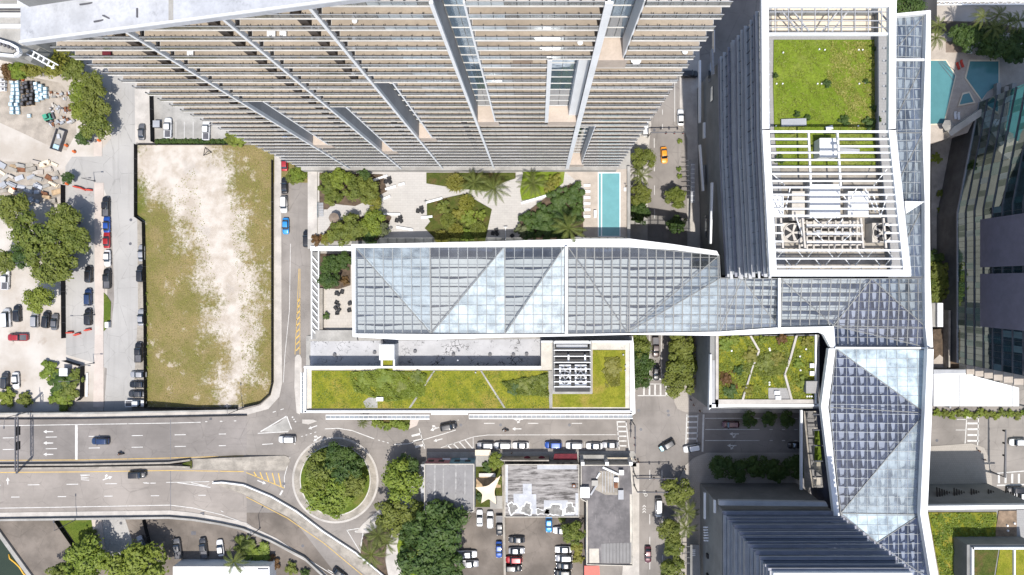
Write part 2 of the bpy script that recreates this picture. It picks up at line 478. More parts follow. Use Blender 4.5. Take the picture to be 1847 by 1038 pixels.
def m_paved(name, base, sx, sy, joint=0.55):
    """large pavers with recess-coloured joints too fine to build"""
    t = NT(name); p = t.pos(scale=(1, 1, 0))
    br = t.n.new('ShaderNodeTexBrick')
    t.link(p, br.inputs['Vector'])
    br.inputs['Scale'].default_value = 1.0
    br.inputs['Brick Width'].default_value = sx; br.inputs['Row Height'].default_value = sy
    br.inputs['Mortar Size'].default_value = 0.012
    br.inputs['Color1'].default_value = (*base, 1)
    br.inputs['Color2'].default_value = (*[x * 0.93 for x in base], 1)
    br.inputs['Mortar'].default_value = (*[x * joint for x in base], 1)
    col = t.mix(t.ramp(t.noise(p, 0.2, 6, 0.7), 0.5, 0.75, 0, 0.3), br.outputs['Color'], tuple(x * 0.62 for x in base))
    return t.done(col, 0.8, 0, 0.3)
M['paver'] = m_paved('plaza_pavers', (0.395, 0.378, 0.357), 1.2, 0.6)
M['paver_grey'] = m_paved('grey_roof_pavers', (0.27, 0.265, 0.26), 0.6, 0.6)
M['paver_tan'] = m_paved('tan_street_pavers', (0.33, 0.30, 0.265), 0.6, 0.6)
M['tiles_floor'] = m_paved('light_terrace_tiles', (0.40, 0.37, 0.33), 0.9, 0.9)

def m_water(name, c, rough=0.05):
    t = NT(name); p = t.pos()
    col = t.mix(t.ramp(t.noise(p, 0.4, 3), 0.3, 0.7), c, tuple(x * 1.12 for x in c))
    w = t.voro(t.pos(), 1.6, 'SMOOTH_F1') if False else t.noise(p, 2.5, 4, 0.6)
    t.bump(w, 0.25, 0.08)
    return t.done(col, rough, 0, 0.5)
M['pool'] = m_water('turquoise_pool_water', (0.11, 0.265, 0.28))
M['pool_dim'] = m_water('teal_pool_water', (0.07, 0.185, 0.195))
M['canal'] = m_water('green_canal_water', (0.022, 0.032, 0.018))

def m_glass(name, tint, refl=0.3, diff_mix=0.0, diff_c=(0.6, 0.7, 0.75), rough=0.03, gl=(0.9, 0.95, 1.0), trans=None):
    """coated architectural glass: tinted see-through, mirror coat, optional diffuse layer that paints sky reflection into the roof panes"""
    t = NT(name)
    n, L = t.n, t.link
    n.remove(t.b)
    tr = n.new('ShaderNodeBsdfTransparent'); tr.inputs[0].default_value = (*tint, 1)
    go = n.new('ShaderNodeBsdfGlossy'); go.inputs[0].default_value = (*gl, 1); go.inputs['Roughness'].default_value = rough
    di = n.new('ShaderNodeBsdfDiffuse'); di.inputs[0].default_value = (*diff_c, 1)
    nz = t.noise(t.pos(), 0.22, 5, 0.65)  # mottles the diffuse layer, like reflected clouds on the pale roof panes
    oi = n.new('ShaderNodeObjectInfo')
    ff = t.math('MULTIPLY', t.math('ADD', t.ramp(nz, 0.36, 0.66, 0.55, 1.35), t.math('MULTIPLY', t.math('SUBTRACT', oi.outputs['Random'], 0.5), 0.35)), diff_mix)
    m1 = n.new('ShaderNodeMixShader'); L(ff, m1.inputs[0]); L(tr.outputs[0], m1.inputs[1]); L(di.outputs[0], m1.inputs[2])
    fr = n.new('ShaderNodeLayerWeight'); fr.inputs['Blend'].default_value = 0.35
    k = t.math('ADD', t.math('MULTIPLY', fr.outputs['Fresnel'], 0.6), refl)
    m2 = n.new('ShaderNodeMixShader'); L(k, m2.inputs[0]); L(m1.outputs[0], m2.inputs[1]); L(go.outputs[0], m2.inputs[2])
    L(m2.outputs[0], t.out.inputs['Surface'])
    return t.mat

def m_mirror(name, base, rough=0.04, mixf=0.55, gl=(0.8, 0.86, 0.92)):
    """opaque dark curtain-wall glass with a strong reflective coat"""
    t = NT(name); n, L = t.n, t.link
    n.remove(t.b)
    di = n.new('ShaderNodeBsdfDiffuse'); di.inputs[0].default_value = (*base, 1)
    go = n.new('ShaderNodeBsdfGlossy'); go.inputs[0].default_value = (*gl, 1); go.inputs['Roughness'].default_value = rough
    oi = n.new('ShaderNodeObjectInfo')
    fr = n.new('ShaderNodeLayerWeight'); fr.inputs['Blend'].default_value = 0.4
    k = t.math('MINIMUM', t.math('ADD', t.math('MULTIPLY', fr.outputs['Fresnel'], 0.7), mixf), 0.95)
    bp = n.new('ShaderNodeBump'); bp.inputs['Strength'].default_value = 0.06; bp.inputs['Distance'].default_value = 0.2
    L(t.noise(t.pos(), 0.35, 3), bp.inputs['Height']); L(bp.outputs[0], go.inputs['Normal'])
    mx = n.new('ShaderNodeMixShader'); L(k, mx.inputs[0]); L(di.outputs[0], mx.inputs[1]); L(go.outputs[0], mx.inputs[2])
    L(mx.outputs[0], t.out.inputs['Surface'])
    return t.mat
M['g_clear'] = m_glass('ribbon_glass_clear', (0.90, 0.93, 0.94), 0.08, 0.08, (0.36, 0.40, 0.42))
M['g_pale'] = m_glass('ribbon_glass_sky_painted_pale', (0.86, 0.93, 0.96), 0.10, 0.62, (0.55, 0.63, 0.66))  # reflected sky painted in as a pale diffuse tint
M['g_pale2'] = m_glass('ribbon_glass_sky_painted_light', (0.86, 0.91, 0.94), 0.09, 0.40, (0.44, 0.52, 0.56))  # weaker painted share of the reflected sky
M['g_canopy'] = m_glass('canopy_glass_grey', (0.6, 0.64, 0.66), 0.06, 0.8, (0.22, 0.245, 0.265))
M['g_palest'] = m_glass('ribbon_glass_sky_painted_white', (0.86, 0.93, 0.96), 0.10, 0.76, (0.50, 0.60, 0.64))  # strongest painted sky reflection, almost white
M['g_mid'] = m_glass('ribbon_glass_blue', (0.82, 0.87, 0.92), 0.08, 0.22, (0.36, 0.42, 0.465))  # bluish tint with a little sky reflection painted in
M['g_navy'] = m_glass('ribbon_glass_dark_blue', (0.74, 0.78, 0.88), 0.07, 0.03, (0.15, 0.2, 0.33))
M['g_rail'] = m_glass('balcony_rail_glass', (0.72, 0.72, 0.70), 0.04, 0.6, (0.255, 0.24, 0.215))
M['g_railw'] = m_glass('frosted_rail_glass', (0.8, 0.85, 0.87), 0.06, 0.7, (0.38, 0.40, 0.40))
M['g_tower'] = m_mirror('tower_window_glass', (0.10, 0.15, 0.20), 0.05, 0.30)
M['g_dark'] = m_mirror('dark_curtain_glass', (0.012, 0.018, 0.022), 0.03, 0.45)
M['g_east'] = m_mirror('green_dark_curtain_glass', (0.022, 0.055, 0.058), 0.03, 0.5, (0.66, 0.78, 0.78))

def m_leaf(name, a, b, c, trans=0.25):
    t = NT(name)
    oi = t.n.new('ShaderNodeObjectInfo')
    nz = t.noise(t.pos(), 0.45, 4, 0.7)
    col = t.mix(t.ramp(nz, 0.32, 0.68), a, b)
    col = t.mix(t.math('MULTIPLY', oi.outputs['Random'], 0.55), col, c)
    f = t.noise(t.pos(), 3.5, 3, 0.8)
    col = t.mix(t.ramp(f, 0.4, 0.7, 0.35, 0), col, tuple(x * 0.45 for x in a))
    t.b.inputs['Subsurface Weight'].default_value = 0.0
    di = t.n.new('ShaderNodeBsdfTranslucent')
    t.link(col, di.inputs[0])
    mx = t.n.new('ShaderNodeMixShader'); mx.inputs[0].default_value = trans
    m = t.done(col, 0.55, 0, 0.3)
    t.link(t.b.outputs[0], mx.inputs[1]); t.link(di.outputs[0], mx.inputs[2])
    t.link(mx.outputs[0], t.out.inputs['Surface'])
    return m
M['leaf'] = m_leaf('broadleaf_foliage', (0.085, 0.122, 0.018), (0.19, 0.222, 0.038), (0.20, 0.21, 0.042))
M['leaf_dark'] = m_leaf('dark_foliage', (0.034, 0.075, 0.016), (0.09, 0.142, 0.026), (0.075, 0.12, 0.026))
M['leaf_bright'] = m_leaf('fresh_green_foliage', (0.11, 0.172, 0.018), (0.22, 0.28, 0.036), (0.235, 0.25, 0.04))
M['leaf_yellow'] = m_leaf('yellow_green_foliage', (0.15, 0.16, 0.018), (0.24, 0.23, 0.035), (0.22, 0.20, 0.05))
M['straw'] = m_leaf('straw_green_weeds', (0.20, 0.22, 0.03), (0.36, 0.35, 0.09), (0.30, 0.28, 0.08))
M['leaf_grey'] = m_leaf('grey_green_foliage', (0.10, 0.12, 0.055), (0.17, 0.19, 0.09), (0.12, 0.14, 0.06))
M['leaf_red'] = m_leaf('reddish_foliage', (0.12, 0.05, 0.02), (0.16, 0.09, 0.03), (0.14, 0.10, 0.03))
M['palm'] = m_leaf('palm_frond', (0.075, 0.105, 0.02), (0.18, 0.205, 0.05), (0.15, 0.165, 0.05), 0.2)
M['bark'] = mvar('tree_bark', (0.12, 0.095, 0.07), 0.3, 1.5, 9)
M['palm_bark'] = mvar('palm_trunk_bark', (0.26, 0.22, 0.17), 0.2, 1.5, 9)
# ================================================================== SETTING: ground, roads, pavements
def sst(a, b, x):
    t = max(0.0, min(1.0, (x - a) / (b - a)))
    return t * t * (3 - 2 * t)
def zD(px):            # height of the road deck: a bridge in the west that runs down to street level
    return 4.2 + (0.02 - 4.2) * sst(225, 440, px)
def PD(px, py, dz=0.0): return P(px, py, zD(px) + dz)

g = MB().sheet([(-900, -700, 0), (900, -700, 0), (900, 700, 0), (-900, 700, 0)]).build('ground', M['asphalt'])
tag(g, kind='structure')

YARD = ground_sheet('yard_ground', [(-160, -60), (204, -60), (204, 300), (190, 600), (186, 745), (-160, 745)], 0.004, M['yard'])
wr = ground_sheet('west_road', [(200, 60), (200, 250), (190, 262), (172, 283), (130, 283), (118, 300), (118, 325), (168, 325), (187, 340), (200, 372), (204, 470), (206, 540), (201, 590), (168, 592), (119, 612),
                                (119, 640), (170, 655), (193, 665), (186, 760), (236, 760), (242, 690), (247, 600), (249, 560), (248, 430), (246, 300), (243, 60)], 0.012, M['pale_road'])
ground_sheet('lot_drive', [(118, 322), (172, 322), (172, 640), (119, 640)], 0.009, M['lot_road' if False else 'pale_road'])
ground_sheet('roadside_dirt', [(245, 395), (265, 400), (266, 735), (240, 735), (247, 600)], 0.010, M['dirt' if False else 'concrete_brown'])
VL = ground_sheet('vacant_lot', [(248, 262), (560, 262), (560, 200), (700, 150), (700, 330), (494, 330), (494, 690), (489, 712), (470, 728), (430, 735), (264, 735), (262, 400), (248, 390)], 0.016, M['vacant'])
slab('sidewalk', [(170, 330), (187, 330), (188, 525), (186, 600), (187, 735), (168, 735), (171, 600)], 0, 0.12, M['sidewalk_pink'], kind='structure')
slab('sidewalk', [(169, 255), (184, 255), (184, 282), (169, 282)], 0, 0.12, M['sidewalk_pink'], kind='structure')
slab('planting_strip', [(187, 528), (193, 534), (200, 545), (199, 575), (194, 590), (187, 598)], 0, 0.15, M['grass'], kind='structure')
slab('sidewalk', [(243, 150), (270, 150), (276, 258), (244, 258)], 0, 0.12, M['sidewalk'], kind='structure')
ground_sheet('north_parking_lot', [(276, 150), (420, 150), (420, 252), (280, 252)], 0.014, M['concrete'])
ground_sheet('hedge_bed', [(280, 251), (440, 251), (440, 261), (280, 261)], 0.02, M['grass_dark'])
slab('sidewalk', [(495, 240), (507, 240), (508, 600), (509, 690), (504, 716), (484, 738), (440, 750), (420, 752), (420, 741), (440, 739), (470, 731), (488, 714), (494, 690)], 0, 0.12, M['sidewalk'], kind='structure')
ground_sheet('second_street', [(507, 200), (600, 200), (600, 745), (535, 745), (505, 720), (509, 690)], 0.006, M['asphalt_ns'])
slab('traffic_island', [(532, 645), (536, 640), (541, 640), (544, 646), (545, 700), (541, 748), (535, 745), (531, 700)], 0, 0.15, M['sidewalk'], kind='structure')
slab('traffic_island', [(470, 778), (505, 762), (516, 752), (524, 774), (519, 780), (505, 781)], 0, 0.015, M['concrete'], kind='structure')
slab('traffic_island', [(545, 757), (565, 757), (572, 760), (556, 766), (545, 764)], 0, 0.1, M['sidewalk'], kind='structure')

# south-west corner below the bridge
ground_sheet('south_lot', [(-120, 925), (520, 925), (640, 1080), (-120, 1080)], 0.004, M['lot_road'])
ground_sheet('canal_water', [(-160, 925), (-20, 935), (70, 1060), (-160, 1060)], 0.010, M['canal'])
for a, b in (((-20, 935), (70, 1060)),):
    o = MB().beam(P(*a, 0.3), P(*b, 0.3), 1.1, 0.7).build('seawall', M['concrete']); tag(o, 'pale concrete seawall cap along the canal edge', 'seawall')
ground_sheet('grass_wedge', [(104, 936), (164, 930), (172, 975), (176, 1008), (146, 996)], 0.012, M['grass'])
slab('sidewalk', [(163, 925), (182, 925), (188, 985), (200, 1015), (185, 1015), (172, 985)], 0, 0.12, M['sidewalk_pink'], kind='structure')
ground_sheet('side_street', [(182, 925), (222, 925), (246, 1000), (252, 1070), (205, 1070), (188, 985)], 0.010, M['pale_road'])

# bridge decks: closed slabs that ramp down to the street
def deck(name, st, mat, label):
    top_l = [PD(x, a) for x, a, b in st]; top_r = [PD(x, b) for x, a, b in st]
    dn = Vector((0, 0, -1.1))
    m = MB().strip(top_l, top_r)
    m.strip([p + dn for p in top_l], top_l); m.strip(top_r, [p + dn for p in top_r])
    m.strip([p + dn for p in top_r], [p + dn for p in top_l])
    o = m.build(name, mat); tag(o, kind='structure')
    return o
xs1 = [-70, 0, 75, 150, 230, 270, 307, 340, 370, 400, 425, 445]
def lerp(pts, x):
    for (x0, y0), (x1, y1) in zip(pts, pts[1:]):
        if x0 <= x <= x1: return y0 + (y1 - y0) * (x - x0) / (x1 - x0)
    return pts[0][1] if x < pts[0][0] else pts[-1][1]
UN = [(-70, 745), (150, 744), (307, 741), (445, 738)]
US = [(-70, 840), (150, 839), (307, 836), (345, 832), (445, 826)]
LN = [(-70, 843), (150, 841), (307, 838), (345, 838), (445, 846)]
LS = [(-70, 939), (0, 938), (150, 936), (307, 934), (350, 938), (400, 947), (445, 956)]
UP = deck('upper_bridge_deck', [(x, lerp(UN, x), lerp(US, x)) for x in xs1], M['deck_road'], '')
LO = deck('lower_bridge_deck', [(x, lerp(LN, x), lerp(LS, x)) for x in xs1], M['deck_pale'], '')
def wall_line(name, pts, h, w, mat, label, cat='barrier', dz=0.0, grp=None):
    """low wall following a line along the deck, rounded coping part on top"""
    t = thing(name, label, cat, PD(*pts[len(pts) // 2]), group=grp)
    m = MB(); c = MB()
    for a, b in zip(pts, pts[1:]):
        p, q = PD(*a, dz), PD(*b, dz)
        m.beam(p + Vector((0, 0, h / 2)), q + Vector((0, 0, h / 2)), w, h)
        c.beam(p + Vector((0, 0, h + 0.05)), q + Vector((0, 0, h + 0.05)), w * 1.35, 0.1)
    m.build('wall', mat, t); c.build('coping', M['concrete' if h > .85 else 'concrete_brown'], t)
    return t
def sub(pts, step=35):
    out = []
    for (x0, y0), (x1, y1) in zip(pts, pts[1:]):
        n = max(1, int(abs(x1 - x0) / step))
        out += [(x0 + (x1 - x0) * i / n, y0 + (y1 - y0) * i / n) for i in range(n)]
    return out + [pts[-1]]
wall_line('bridge_parapet', sub([(-70, 746), (150, 745), (307, 742), (430, 739.5)]), 0.9, 0.35, M['concrete'], 'concrete parapet along the northern edge of the westbound bridge')
o = MB()
for a, b in zip(sub(UN), sub(UN)[1:]):
    o.beam(PD(a[0], a[1] + 11.5, 0.45), PD(b[0], b[1] + 11.5, 0.45), 0.22, 0.9)
tag(o.build('pedestrian_guardrail', M['black']), 'thin black rail between bridge walkway and westbound lanes', 'railing')
sw = MB().strip([PD(x, lerp(UN, x) + 1.5, 0.13) for x in xs1], [PD(x, lerp(UN, x) + 10.5, 0.13) for x in xs1]).build('bridge_walkway', M['sidewalk']); tag(sw, kind='structure')
wall_line('median_barrier', sub([(-70, 838.5), (150, 837), (307, 834), (345, 829)]), 0.8, 0.35, M['concrete_brown'], 'stained median barrier on the south edge of the westbound bridge')
wall_line('median_barrier', sub([(-70, 845), (150, 843), (307, 840.5), (345, 842)]), 0.8, 0.35, M['concrete_brown'], 'stained median barrier on the north edge of the eastbound bridge')
wall_line('bridge_parapet', sub([(-70, 937), (0, 936.5), (150, 934.5), (307, 932.5), (350, 936), (400, 944), (440, 953), (490, 974), (550, 1005), (590, 1042), (620, 1075)]), 0.9, 0.4, M['concrete'], 'long white topped parapet curving along the eastbound ramp edge')
sh = MB().strip([PD(x, lerp(LS, x) - 13, 0.1) for x in xs1], [PD(x, lerp(LS, x) - 4, 0.1) for x in xs1]).build('ramp_walkway', M['sidewalk']); tag(sh, kind='structure')
for i, (x, y) in enumerate(((60, 790), (60, 890), (140, 790), (140, 890))):
    tag(MB().cyl(P(x, y, 0), 0.7, 3.4, 14).build('bridge_column', M['concrete']), 'round concrete column standing under the bridge decks', 'column', 'columns under the bridge')

def zpoly(name, pts, dz, th, mat, parent=None, kind='structure'):
    top = [PD(a, b, dz) for a, b in pts]
    if sum(top[i].x * top[i - 1].y - top[i - 1].x * top[i].y for i in range(len(top))) > 0: top = top[::-1]
    n = len(top)
    vs = top + [p - Vector((0, 0, th)) for p in top]
    fs = [tuple(range(n))] + [(i, n + i, n + (i + 1) % n, (i + 1) % n) for i in range(n)]
    o = MB().add(vs, fs).build(name, mat, parent)
    if parent is None: tag(o, kind=kind)
    return o
zpoly('concrete_median', [(347, 829), (430, 824), (512, 822), (521, 825), (523, 832), (514, 849), (440, 849), (348, 846)], 0.16, 0.3, M['concrete_brown'])
ground_sheet('median_grass', [(330, 836), (346, 831), (346, 846), (325, 841)], zD(336) + 0.2, M['grass_dark'])
zpoly('ramp_median', [(384, 872.5), (400, 871), (440, 877), (490, 899), (535, 925), (584, 962), (642, 1000), (695, 1045), (668, 1045), (584, 976), (518, 932), (440, 892), (398, 877)], 0.16, 0.3, M['concrete_brown'])
o = MB(); q = [(384, 871.5), (400, 870), (440, 875), (490, 896), (535, 922), (584, 959), (642, 997), (700, 1045)]
for a, b in zip(q, q[1:]): o.beam(PD(*a, 0.45), PD(*b, 0.45), 0.35, 0.8)
tag(o.build('ramp_barrier', M['white']), 'white barrier curving between the roundabout slip road and the exit ramp', 'barrier')
zpoly('ramp_walkway', [(445, 946), (500, 972), (560, 1012), (600, 1045), (588, 1045), (552, 1013), (495, 982), (445, 957)], 0.1, 0.2, M['sidewalk'])

# roundabout
RC = P(605, 866)
def ring(name, r0, r1, z, mat, n=64, h=0.1):
    m = MB()
    for k in range(n):
        a, b = 2 * math.pi * k / n, 2 * math.pi * (k + 1) / n
        ca, sa, cb, sb = math.cos(a), math.sin(a), math.cos(b), math.sin(b)
        vs = []
        for zz in (0, z):
            vs += [(RC.x + r0 * ca, RC.y + r0 * sa, zz), (RC.x + r1 * ca, RC.y + r1 * sa, zz), (RC.x + r1 * cb, RC.y + r1 * sb, zz), (RC.x + r0 * cb, RC.y + r0 * sb, zz)]
        m.add(vs, [(4, 5, 6, 7), (1, 2, 6, 5), (3, 0, 4, 7)])
    o = m.build(name, mat); tag(o, kind='structure'); return o
ring('roundabout_apron', 10.0, 11.6, 0.06, M['concrete_brown'])
ring('roundabout_kerb', 11.6, 12.2, 0.12, M['sidewalk'])
ring('island_kerb', 9.7, 10.0, 0.2, M['kerb'])
tag(MB().cyl((RC.x, RC.y, 0), 9.72, 0.24, 48).build('island_lawn', M['grass']), kind='structure')

# verge and walks south of the roundabout
slab('sidewalk', [(700, 905), (735, 860), (762, 835), (770, 828), (770, 930), (742, 945), (724, 960), (718, 985), (722, 1020), (732, 1060), (704, 1060), (696, 1015), (698, 985), (690, 960), (640, 962), (655, 945)], 0, 0.12, M['sidewalk'], kind='structure')
slab('verge_lawn', [(724, 955), (745, 945), (800, 945), (820, 1060), (735, 1060), (722, 1020), (716, 985)], 0, 0.16, M['grass_bright'], kind='structure')
slab('palm_bed', [(655, 968), (690, 945), (705, 955), (697, 985), (694, 1010), (700, 1040), (690, 1045), (650, 1000)], 0, 0.16, M['mulch'], kind='structure')
slab('walkway', [(707, 955), (722, 958), (716, 985), (719, 1020), (730, 1060), (704, 1060), (697, 1015), (699, 985)], 0, 0.17, M['sidewalk'], kind='structure')
slab('planting_verge', [(664, 757), (740, 757), (738, 773), (716, 773), (688, 766)], 0, 0.16, M['grass_dark'], kind='structure')
slab('sidewalk', [(738, 757), (756, 757), (752, 768), (738, 774)], 0, 0.12, M['sidewalk_pink'], kind='structure')
slab('sidewalk', [(770, 816), (1142, 814), (1146, 816), (1148, 842), (770, 842)], 0, 0.12, M['concrete'], kind='structure')
slab('sidewalk', [(1136, 838), (1153, 834), (1153, 1070), (1120, 1070)], 0, 0.12, M['sidewalk'], kind='structure')
slab('sidewalk', [(1226, 1070), (1226, 862), (1236, 840), (1252, 826), (1275, 817), (1500, 817), (1500, 900), (1270, 900), (1262, 1070)], 0, 0.12, M['paver_tan'], kind='structure')
slab('sidewalk', [(1215, 600), (1300, 600), (1300, 744), (1236, 744), (1222, 738), (1216, 725)], 0, 0.12, M['paver_tan'], kind='structure')
slab('sidewalk', [(1120, 560), (1150, 560), (1150, 690), (1143, 718), (1120, 720)], 0, 0.12, M['sidewalk'], kind='structure')
slab('sidewalk', [(1268, 735), (1500, 735), (1500, 745), (1268, 745)], 0, 0.13, M['sidewalk'], kind='structure')
slab('sidewalk', [(1226, 90), (1262, 60), (1262, 460), (1240, 460), (1240, 250), (1226, 215)], 0, 0.12, M['sidewalk'], kind='structure')
slab('sidewalk', [(1120, 200), (1176, 200), (1168, 300), (1168, 460), (1120, 460)], 0, 0.12, M['sidewalk'], kind='structure')
ground_sheet('cross_street', [(1150, 60), (1228, 60), (1228, 1080), (1150, 1080)], 0.006, M['asphalt_ns'])
slab('sidewalk', [(1752, 800), (1775, 808), (1786, 830), (1790, 880), (1670, 880), (1670, 806)], 0, 0.12, M['paver_tan'], kind='structure')
ground_sheet('bar_parking_lot', [(815, 925), (1060, 930), (1060, 1070), (815, 1070)], 0.010, M['lot_road'])
slab('east_forecourt', [(1680, 60), (1860, 60), (1860, 660), (1680, 660)], 0, 0.1, M['concrete'], kind='structure')

# ------------------------------------------------------------------ painted markings
ROADZ = 0.022
class Marks:
    def __init__(s, zf): s.zf = zf; s.white = MB(); s.yellow = MB()
    def pt(s, a): return P(a[0], a[1], s.zf(a[0]))
    def line(s, pts, w=0.16, y=False):
        m = s.yellow if y else s.white
        for a, b in zip(pts, pts[1:]):
            p, q = s.pt(a), s.pt(b); d = q - p; d.z = 0
            n = Vector((-d.y, d.x, 0)).normalized() * w / 2
            m.strip([p + n, q + n], [p - n, q - n])
    def dash(s, a, b, n, frac=0.42, w=0.18, y=False):
        for i in range(n):
            t0, t1 = i / n, (i + frac) / n
            s.line([(a[0] + (b[0] - a[0]) * t0, a[1] + (b[1] - a[1]) * t0), (a[0] + (b[0] - a[0]) * t1, a[1] + (b[1] - a[1]) * t1)], w, y)
    def poly(s, pts, y=False):
        (s.yellow if y else s.white).sheet([s.pt(p) for p in pts])
    def zebra(s, x0, x1, y0, y1, n, along='x', frac=0.42):
        for i in range(n):
            if along == 'x':
                a = x0 + (x1 - x0) * i / n; b = a + (x1 - x0) / n * frac
                s.poly([(a, y0), (b, y0), (b, y1), (a, y1)])
            else:
                a = y0 + (y1 - y0) * i / n; b = a + (y1 - y0) / n * frac
                s.poly([(x0, a), (x1, a), (x1, b), (x0, b)])
    def flush(s, parent):
        if s.white.f: s.white.build('white_marking', M['paint_white'], parent)
        if s.yellow.f: s.yellow.build('yellow_marking', M['paint_yellow'], parent)
def arrow(parent, x, y, ang, zf, L=18, kind='straight'):
    """painted lane arrow, its own part of the road; ang in degrees, 0 = right, 90 = up in plan"""
    m = MB(); c = P(x, y, zf(x)); ca, sa = math.cos(R(ang)), math.sin(R(ang)); k = (CAM_H - c.z) / FPX
    def pp(l): return [(c.x + (u * ca - v * sa) * k, c.y + (u * sa + v * ca) * k, c.z) for u, v in l]
    h = L / 2
    m.sheet(pp([(-h, -0.9), (h - 6, -0.9), (h - 6, 0.9), (-h, 0.9)]))
    m.sheet(pp([(h - 6, -3.2), (h, 0), (h - 6, 3.2)]))
    if kind != 'straight':
        sgn = 1 if kind == 'left' else -1
        m.sheet(pp([(-h + 4, 0.9 * sgn), (-h + 6, 0.9 * sgn), (-h + 9, 4 * sgn), (-h + 7, 4.6 * sgn)]))
        m.sheet(pp([(-h + 5.2, 5.6 * sgn), (-h + 11, 2.9 * sgn), (-h + 10.5, 7.6 * sgn)]))
    return m.build('lane_arrow', M['paint_white'], parent)

zu = lambda x: zD(x) + 0.012
mk = Marks(zu)
mk.line(sub([(-60, 768), (0, 768.5), (150, 766), (307, 763.5), (362, 762)]), 0.18)
mk.dash((370, 761), (445, 759), 6, 0.5, 0.2)
mk.line(sub([(-60, 831), (150, 830), (307, 826.5), (440, 822.5)]), 0.18, True)
for yy in (790, 811):
    mk.dash((5, yy + 0.3), (470, yy - 8), 6, 0.26, 0.2)
mk.poly([(135.5, 767), (140, 767), (140, 829.5), (135.5, 829.5)])
mk.flush(UP)
for yy in (779, 799.5, 820): arrow(UP, 87, yy, 180, zu, 18)
mk = Marks(zu)
mk.line(sub([(-60, 853), (150, 851.5), (307, 849), (440, 851)]), 0.2, True)
mk.dash((-20, 876), (330, 871), 5, 0.3, 0.2)
mk.dash((20, 897), (440, 893), 5, 0.18, 0.2)
mk.line([(258, 871), (307, 870.5), (380, 869), (430, 872)], 0.16)
mk.line([(330, 872), (383, 880), (386, 872)], 0.2)
mk.line([(345, 871), (372, 877), (378, 871)], 0.2); mk.line([(320, 871), (350, 875)], 0.2)
mk.line(sub([(-60, 918.5), (0, 917), (150, 914.5), (307, 911.5), (350, 917), (400, 929), (445, 945)]), 0.18)
mk.poly([(145, 858), (147, 856), (160, 856), (162, 858), (162, 866), (145, 866)][:0] or [(145, 856.5), (162, 856.5), (162, 858), (145, 858)])
for k in range(4): mk.line([(146, 859 + k * 2.2), (161, 858 + k * 2.2 + (2 if k % 2 else 0))], 0.14)
mk.flush(LO)
arrow(LO, 14, 868, 90, zu, 13); arrow(LO, 194, 863, 20, zu, 18, 'left')
zg = lambda x: ROADZ + max(0, zD(x) - 0.02)
mk = Marks(zg)
mk.line([(445, 945), (512, 984), (560, 1012), (605, 1040), (630, 1060)], 0.18)
mk.dash((348, 894), (640, 1055), 6, 0.3, 0.2)
mk.line([(440, 894.5), (518, 935), (584, 980), (662, 1045)], 0.18, True)
mk.line([(513, 881), (513, 860), (523, 825)], 0.18)
mk.line([(440, 851), (513, 881)], 0.2, True)
for k in range(5): mk.line([(458 + k * 11, 851.5 + k * .6), (463 + k * 11, 851 + (23 + k * 11) * .4)], 0.3, True)
for k in range(4): mk.line([(504 + k * 1.2, 892 - k * 2.2), (507 + k * 1.2, 893 - k * 2.2)], 0.35)
mk.line([(586, 774), (610, 773), (635, 777), (675, 792)], 0.22)
mk.dash((682, 794), (706, 801), 3, 0.4, 0.22)
mk.line([(711, 802), (735, 801), (762, 794), (800, 783), (822, 776)], 0.2)
mk.dash((543, 788), (575, 778), 4, 0.4, 0.2)
for k in range(3): mk.poly([(742 + k * 3, 785 + k * 10), (759 + k * 3, 781 + k * 10), (760.5 + k * 3, 784.5 + k * 10), (743 + k * 3, 788.5 + k * 10)])
mk.line([(756, 773), (766, 810)], 0.2)
mk.line([(795, 808), (855, 788), (880, 785), (1112, 784.5)], 0.16)
for k in range(4): mk.line([(806 + k * 11, 803 - k * 3), (814 + k * 13, 810)], 0.3)
mk.line([(853.5, 789), (853.5, 810)], 0.16)
mk.dash((873, 764), (1110, 764), 3, 0.24, 0.2)
for xx in (892, 923, 955, 983, 1017, 1054, 1088, 1112): mk.line([(xx, 797), (xx, 811)], 0.08)
mk.zebra(1114, 1130, 760, 812, 6, 'y', 0.28); mk.line([(1113, 760), (1117, 812)], 0.25); mk.line([(1129, 760), (1135, 812)], 0.25)
mk.dash((812, 763), (830, 757), 4, 0.4, 0.2)
mk.line([(465, 782), (520, 779)], 0.22); mk.line([(470, 779), (517, 751), (526, 775)], 0.3)
mk.dash((527, 752), (535, 764), 3, 0.45, 0.4)
mk.dash((530, 793), (533, 806), 2, 0.4, 0.25)
mk.line([(626, 957), (652, 1000)], 0.2); mk.line([(625, 957), (657, 952)], 0.2); mk.line([(640, 959), (656, 955), (650, 990)], 0.25)
mk.dash((473, 802), (505, 800), 1, 0.6, 0.2)
mk.dash((492, 744), (520, 735), 2, 0.4, 0.2)
